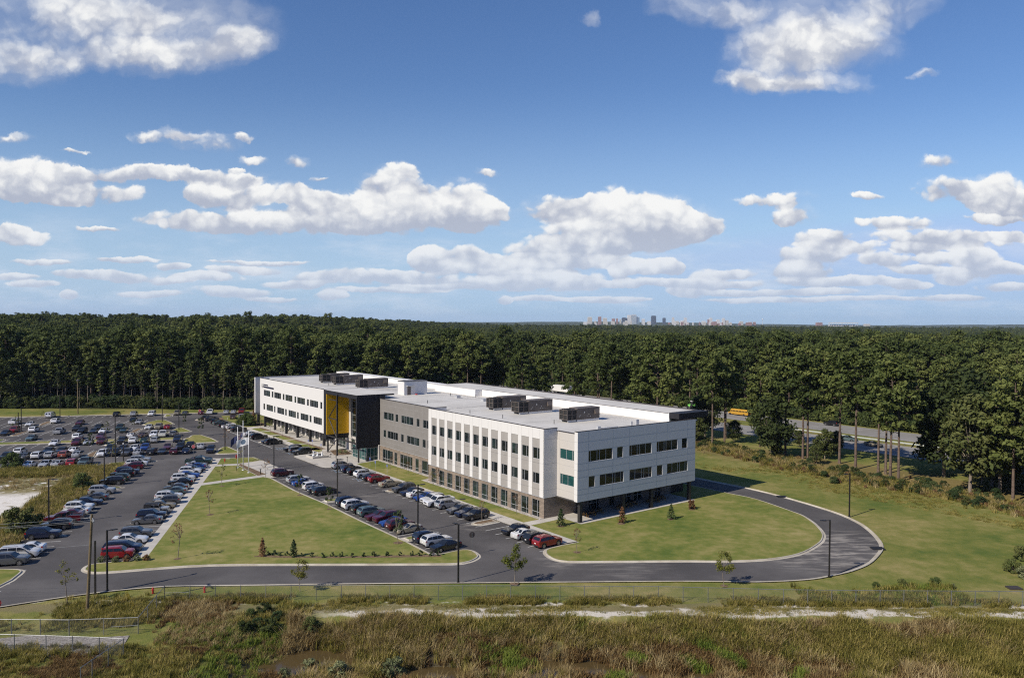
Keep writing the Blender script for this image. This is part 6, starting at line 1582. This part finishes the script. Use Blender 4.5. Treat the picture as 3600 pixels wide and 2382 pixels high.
# ------------------------------------------------------------------ planted trees and shrubs of the site
SAPL=[broad(150,4.2,.38,1.15,17,.10,70,M_YG,flat=1.1),broad(151,4.2,.38,.9,9,.09,20,M_YG),broad(152,4.4,.40,.8,14,.10,7,M_DEAD),broad(153,4.0,.30,.75,12,.09,52,M_CONI,flat=1.2)]
def sap(zf,x,y,k,s,lb,sz=1): p=zf(x,y); return plant('young_tree',SAPL[k],lb,'tree',(p[0],p[1],.1),rs.uniform(0,6),(s,s,s*sz))
sap(z5,620,1370,1,1.25,'sparse yellow green sapling between the ring road and the left fence'); sap(z5,1630,957,2,1.25,'bare sapling in mulch near the pavement corner of the great lawn'); sap(z5,1930,551,2,1.1,'bare sapling in the middle of the great lawn beside the long pavement'); sap(z5,2040,287,1,1.1,'thin leafy sapling at the narrow path across the lawn')
sap(z7,1733,932,0,1.15,'leafy yellow green young tree on the verge at the middle of the ring road',1.05); sap(b3,287,512,0,1.0,'leafy young tree on the verge below the side lawn',1.02); sap(b1,2085,352,0,.92,'leafy young tree behind the left part of the long fence')
sap(z6,458,567,3,1.0,'young tree in front of the blue sedan'); sap(z6,763,715,3,1.0,'young tree in mulch before the lamp post on the lawn side'); sap(z6,1487,1072,3,1.25,'young staked tree in front of the tan coupe'); sap(z6,105,400,2,1.1,'bare reddish sapling beside the maroon SUV')
for x,y,lb in ((1400,305,'left most thin sapling in the grass right of the entrance'),(1580,360,'second thin sapling in the grass right of the entrance'),(1845,472,'small sapling in front of the first brick bay')): sap(z6,x,y,2 if x<1800 else 1,.75,lb)
for x,y,lb in ((1437,352,'bare sapling on the near mulch island'),(1752,287,'thin sapling before the last brick bays'),(2315,642,'bare sapling on the tip of the side lawn'),(1020,12,'thin sapling on the upper mulch island')): sap(z7,x,y,2,.9,lb)
sap(q7,975,682,1,1.1,'small tree between the hydrant and the flagpoles'); 
for zf,x,y,k,s,lb in ((q3,1540,690,3,1.3,'slim green tree on the large green island of the far lot'),(q3,1145,492,3,1.1,'slim tree on the middle green island of the far lot'),(q4,1060,962,2,1.2,'thin tree beside the lamp post left of the flagpoles'),(q2,915,762,1,1.2,'thin tree at the end of the purple SUV row'),(q2,530,1085,3,1.2,'young tree on the mulch island before the white SUV'),(q2,1045,1345,1,1.15,'sparse sapling on the grassy corner behind the slanted row'),(q2,1560,520,3,.7,'small tree on the mulch island of the third row'),(q1,1030,355,1,.9,'small tree on the far mulch island by the white cars'),(q1,375,625,1,1.2,'young tree beside the two black posts'),(q7,1300,120,1,.8,'left most sapling in the grass strips under the white wing'),(q7,1480,190,1,.9,'second sapling in the grass strips under the white wing'),(q7,1675,260,1,.8,'third sapling in the grass strips under the white wing')): sap(zf,x,y,k,s,lb)
def put(zf,x,y,ms,s,name,lb,z=.1): p=zf(x,y); return plant(name,ms,lb,'tree' if 'tree' in name else 'shrub',(p[0],p[1],z),rs.uniform(0,6),s)
CON=[cone(160,3.6,1.05,22,.17,M_CONI),cone(161,3.6,1.0,22,.16,M_DEAD),cone(162,2.6,.85,16,.15,M_CONI),cone(163,2.4,.75,14,.15,M_DEAD)]
put(z6,68,1202,CON[1],.72,'conifer_tree','brown dead conifer at the left end of the shrub row'); put(z6,393,1212,CON[0],.70,'conifer_tree','green pointed conifer in the row of low shrubs')
put(zC,225,1475,CON[2],1.1,'conifer_tree','dense green conifer shrub beside the corner column'); put(zC,900,1442,CON[3],1.15,'conifer_tree','brown withered conifer before the shaded terrace'); put(zC,1440,1400,CON[2],1.0,'conifer_tree','light green conifer on the side lawn'); put(zC,1668,1287,BUSH[0] if False else RUST[0],(.62,.62,.85),'shrub','round brown shrub at the far corner of the terrace')
put(q4,1720,355,CON[1],1.1,'conifer_tree','brown conifer left of the first column of the white wing')
LOW=[broad(170+k,.75,.0,.42,9,.10,26,M_CONI,flat=.9) for k in range(2)]
WORDN=['first','second','third','fourth','fifth','sixth','seventh','eighth','ninth','tenth','eleventh','twelfth','thirteenth','fourteenth','fifteenth','sixteenth','seventeenth','eighteenth']
for k,(x,y) in enumerate(((135,1193),(190,1197),(252,1201),(322,1198),(483,1206),(585,1211),(702,1218),(795,1212),(890,1209),(1005,1214),(1120,1210),(1225,1208),(1365,1201),(1502,1199),(1625,1198),(1715,1198),(1820,1201),(1905,1197))):
    p=z6(x,y); plant('shrub',LOW[k%2],'%s low dark shrub from the left in the mulch strip of the great lawn'%WORDN[k],'shrub',(p[0],p[1],.13),rs.uniform(0,6),rs.uniform(.65,.95),'row of low shrubs in the mulch strip')
mb=MB(); mb.poly(*[(*z6(x,y)[:2],.136) for x,y in ((-20,1203),(130,1196),(500,1207),(900,1207),(1300,1200),(1640,1192),(1930,1192),(1935,1212),(1300,1220),(800,1226),(300,1222),(-20,1212))]); tag(mb.build('mulch_bed',M_MULCH),kind='structure')
for zf,x,y,r_ in ((z7,660,552,.75),(z6,458,568,.55),(z6,765,714,.55),(z5,1630,957,.5),(zC,225,1480,.6),(zC,890,1448,.7),(zC,1430,1402,.55),(zC,1665,1292,.6),(z7,2315,640,.6),(z7,1733,932,.6),(b3,287,510,.5),(z7,1750,287,.6),(z6,2080,572,.7),(z6,1845,475,.6),(z5,2040,288,.5),(z5,1930,550,.6)):
    p=zf(x,y); mb=MB(); mb.poly(*[(p[0]+r_*math.cos(a)*R0.uniform(.85,1.15),p[1]+r_*math.sin(a)*R0.uniform(.85,1.15),.139 if zf not in (b3,) else .02) for a in np.linspace(0,6.283,13)[:-1]]); tag(mb.build('mulch_ring',M_MULCH),kind='structure')
for x,y,lb,k in ((930,985,'left bush in front of the red hatchback',1),(1065,985,'second bush in front of the red hatchback',1),(1165,980,'reddish bush before the bonnet of the red hatchback',0),(1260,970,'bush at the pavement end next to the red hatchback',1),(1345,970,'last bush at the end of the long pavement',0)): put(z5,x,y,RUST[k],.42,'shrub',lb)
for zf,x,y,k,s,lb in ((q4,1430,455,2,.95,'left bush of three left of the white wing'),(q4,1540,450,2,1.15,'middle bush of three left of the white wing'),(q4,1640,455,2,.95,'right bush of three left of the white wing'),(q1,290,1490,2,1.05,'yellow green bushy tree before the black pickup at the left edge'),(q5,250,992,0,1.3,'dense green tree between the sandy ground and the slanted row'),(q5,1025,430,2,.95,'light green tree in the scrub beside the black SUV')): put(zf,x,y,BUSH[k],s,'broadleaf_tree' if zf is not q4 else 'bush',lb)
rp=random.Random(8)
for k,(u,v) in enumerate(((79.6,-1.2),(81.2,-.6),(82.6,-.3),(78.6,-.2),(80.4,.6))):
    rng=np.random.default_rng(200+k); mb=MB(); c=W(u,v)
    for q in range(26):
        a=q*2.4; L=rp.uniform(.7,1.25); e=rp.uniform(.3,1.1); d=Vector((math.cos(a)*math.cos(e),math.sin(a)*math.cos(e),math.sin(e)))*L; n_=Vector((-math.sin(a),math.cos(a),0))*.06; b_=d*.6+Vector((0,0,.12)); d2=d-Vector((0,0,.25)); mb.quad((0,0,.1),b_+n_,d2,b_-n_)
    o=mb.build('spiky_shrub',M_SAGE); o.location=(c[0],c[1],.15); tag(o,'%s spiky shrub in the bed under the yellow panel'%WORDN[k],'shrub','spiky shrubs at the entrance')
# ------------------------------------------------------------------ rough grass and marsh
GC=bpy.data.collections.new('grass_sources')
def tuft(name,seed,n,h,spread,lean,m,w=.03):
    r=random.Random(seed); mb=MB()
    for k in range(n):
        a=r.uniform(0,6.28); b=r.uniform(0,6.28); x,y=spread*r.random()**.5*math.cos(a),spread*r.random()**.5*math.sin(a); L=h*r.uniform(.55,1.1); l=lean*r.uniform(.2,1.2)*L
        n_=Vector((-math.sin(b),math.cos(b),0))*w*r.uniform(.6,1.3); d=Vector((math.cos(b),math.sin(b),0)); p0=Vector((x,y,-.1)); p1=p0+d*l*.35+Vector((0,0,L*.6)); p2=p0+d*l+Vector((0,0,L*.95))
        mb.quad(p0-n_,p0+n_,p1+n_*.8,p1-n_*.8); mb.quad(p1-n_*.8,p1+n_*.8,p2+n_*.15,p2-n_*.15)
    o=bpy.data.objects.new(name,mb.mesh(name,m)); GC.objects.link(o)
M_TG=leafmat('tall_grass',(.14,.135,.028),(.27,.235,.055),(.42,.34,.12),.3,.35); M_TB=leafmat('brown_sedge',(.12,.072,.028),(.20,.125,.05),(.30,.20,.085),.25,.35); M_TS=leafmat('straw',(.25,.18,.075),(.38,.29,.13),(.52,.42,.22),.25,.5); M_TL=leafmat('fresh_grass',(.12,.17,.028),(.19,.25,.04),(.26,.30,.06),.3,.5)
for k in range(2):
    tuft('g_a%d'%k,300+k,46,1.15,.55,.55,M_TG); tuft('g_b%d'%k,310+k,52,.72,.6,.7,M_TB,.028); tuft('g_c%d'%k,320+k,34,1.25,.5,.8,M_TS,.022); tuft('g_d%d'%k,330+k,40,.9,.5,.55,M_TL,.032); tuft('g_e%d'%k,340+k,44,.38,.6,.6,M_TG,.022)
gi={n_:i for i,n_ in enumerate(sorted(o.name for o in GC.objects))}
def gidx(c): return gi['g_%s%d'%(c,rs.randrange(2))]
T1,T2,T3=[],[],[]
def noise2(x,y): return math.sin(x*.31+1.7*math.sin(y*.23))*math.sin(y*.37+1.3*math.sin(x*.19+2))
for _ in range(38000):
    x=rs.uniform(-66,72); y=rs.uniform(62.5,84.2)
    if abs(x)>y*.70+10: continue
    nn=noise2(x,y)+rs.gauss(0,.22); z=hgt(x,y)
    if z<-2.3: continue
    if z<-1.98 and rs.random()<.75: continue
    if -31<x<-24.5 and y>70:                                            # rough spill way between the fences
        if rs.random()<.6: T1.append((x,y,z,gidx('e' if rs.random()<.75 else 'd'),rs.uniform(0,6),rs.uniform(.4,.9)))
        continue
    if x<-30:
        if y>76.5 or rs.random()<.3: continue
        (T1 if nn>-.25 else T2).append((x,y,z,gidx(rs.choice('ae') if nn>-.25 else 'b'),rs.uniform(0,6),rs.uniform(.35,.75))); continue
    e=83.9+.8*math.sin(x*.4)
    if y>e: continue
    if -27<x<-9:
        r3=rs.random(); c='c' if (nn<.05 and r3<.6) else ('a' if nn<.6 else 'b'); s_=rs.uniform(.6,1.25)
        if x<-21: c='b' if nn<.1 else 'c'
        if y<80 and nn>0 and rs.random()<.5: continue
        (T3 if c=='c' else T2 if c=='b' else T1).append((x,y,z,gidx(c),rs.uniform(0,6),s_)); continue
    if x<6 and y<80.8:
        if nn<-.35 or rs.random()<.35: continue
        r3=rs.random(); c=('c' if r3<.55 else 'b' if r3<.8 else 'a') if nn<.45 else ('b' if nn<.8 else 'd'); (T3 if c=='c' else T2 if c=='b' else T1).append((x,y,z,gidx(c),rs.uniform(0,6),rs.uniform(.6,1.1))); continue
    lim=79.9-.06*(x-10)*(1 if x>10 else 0)+1.0*nn
    r3=rs.random(); n5=noise2(x*2.3+5,y*2.1)
    if x>33: c='a' if nn>-.1 else ('c' if r3<.3 else 'b')
    elif y>lim: c='a' if r3<.60 else ('d' if n5>.35 else 'c' if r3<.88 else 'e')
    else: c=('b' if r3<.86 else 'c') if n5<.62 else 'd'
    (T2 if c=='b' else T3 if c=='c' else T1).append((x,y,z,gidx(c),rs.uniform(0,6),rs.uniform(.65,1.2)))
for _ in range(5200):   # weeds along and behind the fence
    x=rs.uniform(-41,61); y=rs.uniform(88.6,91.0); k=sst(noise2(x*1.3,y*.5),-.6,.5)
    if rs.random()<k: T1.append((x,y,-.03,gidx('a' if rs.random()<.6 else 'e'),rs.uniform(0,6),rs.uniform(.3,.75)))
for _ in range(3000):
    x=rs.uniform(-23,61); y=rs.uniform(86,88.5)
    if noise2(x*.8,y*2)+.4*rs.gauss(0,1)>.25: T1.append((x,y,-.03,gidx('e'),rs.uniform(0,6),rs.uniform(.35,.9)))
for _ in range(2600):   # tall weeds at the foot of the pine row
    u=rs.uniform(-56,60); v=77.5-max(0,-u-30)*.22+rs.gauss(0,2.4)+max(0,u)*.25; x,y,_z=W(u,v)
    if inview(x,y): r3=rs.random(); (T3 if r3<.3 else T2 if r3<.55 else T1).append((x,y,-.03,gidx('c' if r3<.3 else 'b' if r3<.55 else 'a'),rs.uniform(0,6),rs.uniform(.5,1.3)))
for _ in range(1900):   # meadow weeds by the bend, right
    x=rs.uniform(36,56); y=rs.uniform(90,96.5)-(.12*abs(x-46))
    if noise2(x*.6,y)+.25*rs.gauss(0,1)>-.05: (T1 if rs.random()<.8 else T3).append((x,y,-.03,gidx(rs.choice('aeed')),rs.uniform(0,6),rs.uniform(.35,.95)))
for _ in range(2600):   # long grass left of the corner fence
    x=rs.uniform(-58,-40); y=rs.gauss(84.5,2.6)
    if 80<y<91 and noise2(x*.7,y*.7)+.2*rs.gauss(0,1)>-.1: T1.append((x,y,-.03,gidx('a' if rs.random()<.4 else 'e'),rs.uniform(0,6),rs.uniform(.35,.75)))
for _ in range(2400):   # mixed low growth on the bare shoulder
    x=rs.uniform(-37,-24); y=rs.uniform(77,85)
    if noise2(x*.9,y*.9)+.35*rs.gauss(0,1)>-.15: r3=rs.random(); (T3 if r3<.25 else T2 if r3<.4 else T1).append((x,y,hgt(x,y),gidx('c' if r3<.25 else 'b' if r3<.4 else 'e' if r3<.8 else 'd'),rs.uniform(0,6),rs.uniform(.25,.7)))
for _ in range(2200):   # brown growth inside the corner
    x=rs.gauss(-32.5,3.6); y=rs.gauss(86.2,1.7)
    if y<89 and x>-40.5+(89-y)*.0 and noise2(x,y)+.3*rs.gauss(0,1)>-.2: (T2 if x<-31 else T1).append((x,y,-.03,gidx(('b' if rs.random()<.7 else 'c') if x<-31 else 'a'),rs.uniform(0,6),rs.uniform(.35,.8)))
for _ in range(9000):   # scrub between the far lot and the slanted row
    p=rs.uniform(3,77); q=rs.uniform(-52,-12.6); x,y,_z=PQ(p,q)
    if not inview(x,y): continue
    nn=noise2(x*.5,y*.5)
    if q>-20+1.5*nn and p<76: c='a' if rs.random()<.75 else 'c'; s_=rs.uniform(.6,1.15)
    elif p>67+2*nn: c='a'; s_=rs.uniform(.7,1.2)
    elif p>53+3*nn: 
        if rs.random()<.55: continue
        c='c' if rs.random()<.6 else 'e'; s_=rs.uniform(.4,.8)
    else:
        if rs.random()<.985: continue
        c='e'; s_=.6
    (T3 if c=='c' else T1).append((x,y,.1,gidx(c),rs.uniform(0,6),s_))
for _ in range(5200):   # meadow on the bank in front of the right wood
    u=rs.uniform(-62,70); v=rs.uniform(60,76); x,y,_z=W(u,v)
    if inview(x,y) and noise2(x*.4,y*.4)+.3*rs.gauss(0,1)>0: T1.append((x,y,-.03,gidx('e'),rs.uniform(0,6),rs.uniform(.5,1.1)))
scatter('tall_grass',T1,GC,'tall green and yellow grass of the marsh edge, the fence line and the scrub'); scatter('brown_sedge',T2,GC,'low brown sedge covering the marsh in the foreground'); scatter('dead_reeds',T3,GC,'pale dead reeds and straw in the marsh and on the bank')
mk=0
def bush(x,y,ms,s,lb): p=(x,y); plant('bush',ms,lb,'bush',(x,y,hgt(x,y)-.1),rs.uniform(0,6),s)
def fz(px,py,z): return G(px,py,z)
for px,py,z,k,s,lb in ((862,2250,-1.3,('B',0),.42,'dark green bush left of the pond, lowest of its clump'),(905,2232,-1.2,('B',1),.34,'dark green bush in the clump left of the pond'),(945,2240,-1.2,('B',0),.46,'dark green bush right above the pond'),(880,2190,-.6,('B',2),.36,'lighter green bush on the bank above the pond'),(930,2172,-.4,('B',0),.44,'dark green bush uppermost on the bank above the pond'),(975,2200,-.8,('B',1),.33,'dark green bush at the right end of the clump above the pond'),(1085,2330,-1.9,('S',1),.85,'grey green bush right of the brown pond'),(1190,2370,-1.8,('S',1),.9,'grey green bush in the dead reeds at the bottom'),(1385,2362,-1.8,('S',1),1.05,'large grey green bush in the dead reeds'),(1090,2225,-1.0,('B',2),.5,'light bush above the reeds right of the pond'),(1000,2372,-1.8,('S',1),.6,'grey bush at the lower bank of the pond'),
   (3080,2065,0,('B',2),.26,'left dark bush behind the fence on the right'),(3170,2062,0,('B',2),.34,'middle dark bush behind the fence on the right'),(3290,2058,0,('B',2),.36,'right bush behind the fence beside the pale track'),(3350,2066,0,('S',1),.36,'low bush at the right end of the weeds behind the fence'),(3560,2010,0,('B',2),.55,'large bush at the right edge of the meadow'),(3590,1965,0,('B',2),.6,'tall bush at the right edge above the meadow'),(3610,2030,0,('S',1),.9,'pale bush cut by the right edge')):
    p=fz(px,py,z); bush(p[0],p[1],(BUSH if k[0]=='B' else RUST)[k[1]],s,lb)

# ------------------------------------------------------------------ skyline on the horizon
DC=8600.
def facade(name,c):
    m=mat(name,c,.6); t=m.node_tree; g=N(t,'ShaderNodeTexCoord').outputs['Object']; s=N(t,'ShaderNodeSeparateXYZ'); t.links.new(g,s.inputs[0])
    a=mth(t,'LESS_THAN',mth(t,'FRACT',mth(t,'MULTIPLY',s.outputs[2],1/4.)),.45); b=mth(t,'LESS_THAN',mth(t,'FRACT',mth(t,'MULTIPLY',s.outputs[0],1/5.)),.6)
    t.links.new(mixc(t,mth(t,'MULTIPLY',mth(t,'MULTIPLY',a,b),.6),c,(.09,.11,.14)),bsdf(m).inputs['Base Color']); return m
FC=dict(cream=facade('cream_facade',(.62,.58,.50)),white=facade('white_facade',(.75,.74,.72)),brick=facade('brick_facade',(.36,.20,.16)),glass=facade('blue_glass_facade',(.22,.30,.38)),dark=facade('dark_facade',(.06,.075,.10)),pale=facade('pale_glass_facade',(.42,.48,.53)))
zz5=lambda px,py:(1880+px/3.703,1090+py/3.703)
def tower(px0,px1,ytop,mk,label,wid=None,D=DC,zf=zz5):
    a,yt=zf(px0,ytop); b,_=zf(px1,ytop); r0,r1=ray(a,yt),ray(b,yt); D+=0
    x0,x1=r0[0]/r0[1]*D,r1[0]/r1[1]*D; zt=H+r0[2]/r0[1]*D; w=(x1-x0); base=hgt((x0+x1)/2,D)
    t=thing('city_tower' if zt-base>45 else 'city_block',label,'building',((x0+x1)/2,D,base)); h=max(8,zt-base)
    MB().box(-w/2,w/2,-w*.4,w*.4,0,h).build('tower_body' if h>45 else 'wall',FC[mk],t); MB().box(-w/2+w*.1,w/2-w*.1,-w*.3,w*.3,h,h+max(2,h*.05)).build('roof_plant',FC['white' if mk!='dark' else 'dark'],t); return t
for a in ((688,745,92,'cream','cream tower at the left end of the distant skyline'),(825,866,86,'brick','brown tower second from the left in the skyline'),(890,940,104,'cream','wide cream block right of the brown tower'),(1003,1043,110,'brick','red brown block left of the downtown cluster'),(1060,1084,110,'brick','narrow red brown block beside the other one'),(1105,1126,118,'cream','small cream block left of the dark glass block'),(1135,1187,100,'dark','low dark glass block left of the tallest towers'),(1180,1222,106,'dark','low dark block just before the tallest towers'),(1205,1254,68,'white','white tower behind the tallest glass tower'),(1256,1322,62,'pale','tallest pale glass tower of the skyline'),(1322,1362,92,'glass','blue glass tower right of the tallest one'),(1393,1432,116,'white','low white block right of the glass towers'),(1517,1577,77,'dark','wide black tower standing alone in the skyline'),(1665,1703,104,'dark','smaller dark tower right of the wide black one'),(1785,1815,96,'white','white tower right of the small dark tower'),(1942,1978,102,'white','white block over the low roofs'),(2272,2310,104,'white','tall white tower right of the centre of the skyline'),(2250,2275,120,'brick','brown block beside the tall white tower')):
    tower(*a)
zz6=lambda px,py:(2500+px/3.703,1090+py/3.703)
for a in ((70,108,125,'white','white block near the right end of the skyline'),(142,178,108,'white','white tower at the right end of the skyline'),(185,225,134,'cream','low cream block below the right end tower')): tower(*a,zf=zz6)
rl=random.Random(5)
for k in range(46):
    px=rl.choice((rl.uniform(630,1500),rl.uniform(1720,2350))); w=rl.uniform(14,46); yy_=rl.uniform(138,168); tower(px,px+w,yy_,rl.choice(('white','cream','white','cream','brick')),'low pale building among the roofs below the skyline',D=DC-rl.uniform(50,500)); bpy.context.scene.objects[-1]
for o in list(S.objects):
    if o.get('label')=='low pale building among the roofs below the skyline': o['group']='low roofs of the distant city'
for k in range(16):
    px=rl.uniform(0,560); w=rl.uniform(14,50); t=tower(px,px+w,rl.uniform(142,170),rl.choice(('white','cream','brick')),'low building among the roofs right of the distant skyline',D=DC-rl.uniform(50,500),zf=zz6); t['group']='low roofs right of the skyline'
# stadium
r0,r1=ray(*zz6(1515,135)),ray(*zz6(1900,135)); D=DC; x0,x1=r0[0]/r0[1]*D,r1[0]/r1[1]*D; w=x1-x0
t=thing('stadium','white open stadium with slanted frames on the right of the horizon','stadium',((x0+x1)/2,D,hgt((x0+x1)/2,D)+2)); t.scale=(1,1,1.25); mb=MB(); st_=mat('stadium_white',(.78,.76,.72),.6)
for k in range(13):
    x=-w/2+w*k/12; s=1 if k<6 else -1; mb.tube((x,-20,0),(x+s*10,-30,42),1.6,1.6,4)
mb.box(-w/2,w/2,-34,-26,38,44); mb.box(-w*.46,w*.46,-12,0,10,14); mb.build('frame',st_,t); mb=MB(); mb.box(-w*.42,w*.42,-10,40,0,26); mb.build('stand',FC['cream'],t)
tower(1370,1440,160,'brick','red domed hall left of the stadium',zf=zz6); tower(1995,2060,180,'cream','long low pale building right of the stadium',zf=zz6)
def wtower(px,py,lb,D=5200.,s=1):
    r=ray(px,py); x=r[0]/r[1]*D; z=H+r[2]/r[1]*D; t=thing('water_tower',lb,'water tower',(x,D,0)); mb=MB(); mb.blob((0,0,z-4*s),7*s,8,14,(1,1,.62)); mb.build('tank',M_WHITE,t,True); mb=MB(); mb.tube((0,0,0),(0,0,z-7*s),1.4*s,1.2*s,8); mb.build('stem',M_WHITE,t)
wtower(2681,1120,'white water tower on the horizon right of the city',8000,1.25); wtower(510,1109.5,'white water tower on the horizon at the far left'); wtower(1062,1115,'left of two white water towers on the left horizon',6200); wtower(1141,1114.5,'right of two white water towers on the left horizon',5200,.9)
# ------------------------------------------------------------------ haze
mb=MB(); mb.box(-15200,15200,-520,11800,-5.5,170); hz=mb.build('haze',None); tag(hz,kind='stuff')
hm=bpy.data.materials.new('haze_air'); hm.use_nodes=True; t=hm.node_tree; t.nodes.clear(); pv=N(t,'ShaderNodeVolumePrincipled'); pv.inputs['Color'].default_value=(.62,.76,1.0,1); pv.inputs['Density'].default_value=3.6e-5; pv.inputs['Anisotropy'].default_value=0.0
ho=N(t,'ShaderNodeOutputMaterial'); t.links.new(pv.outputs[0],ho.inputs['Volume']); hz.data.materials.append(hm)
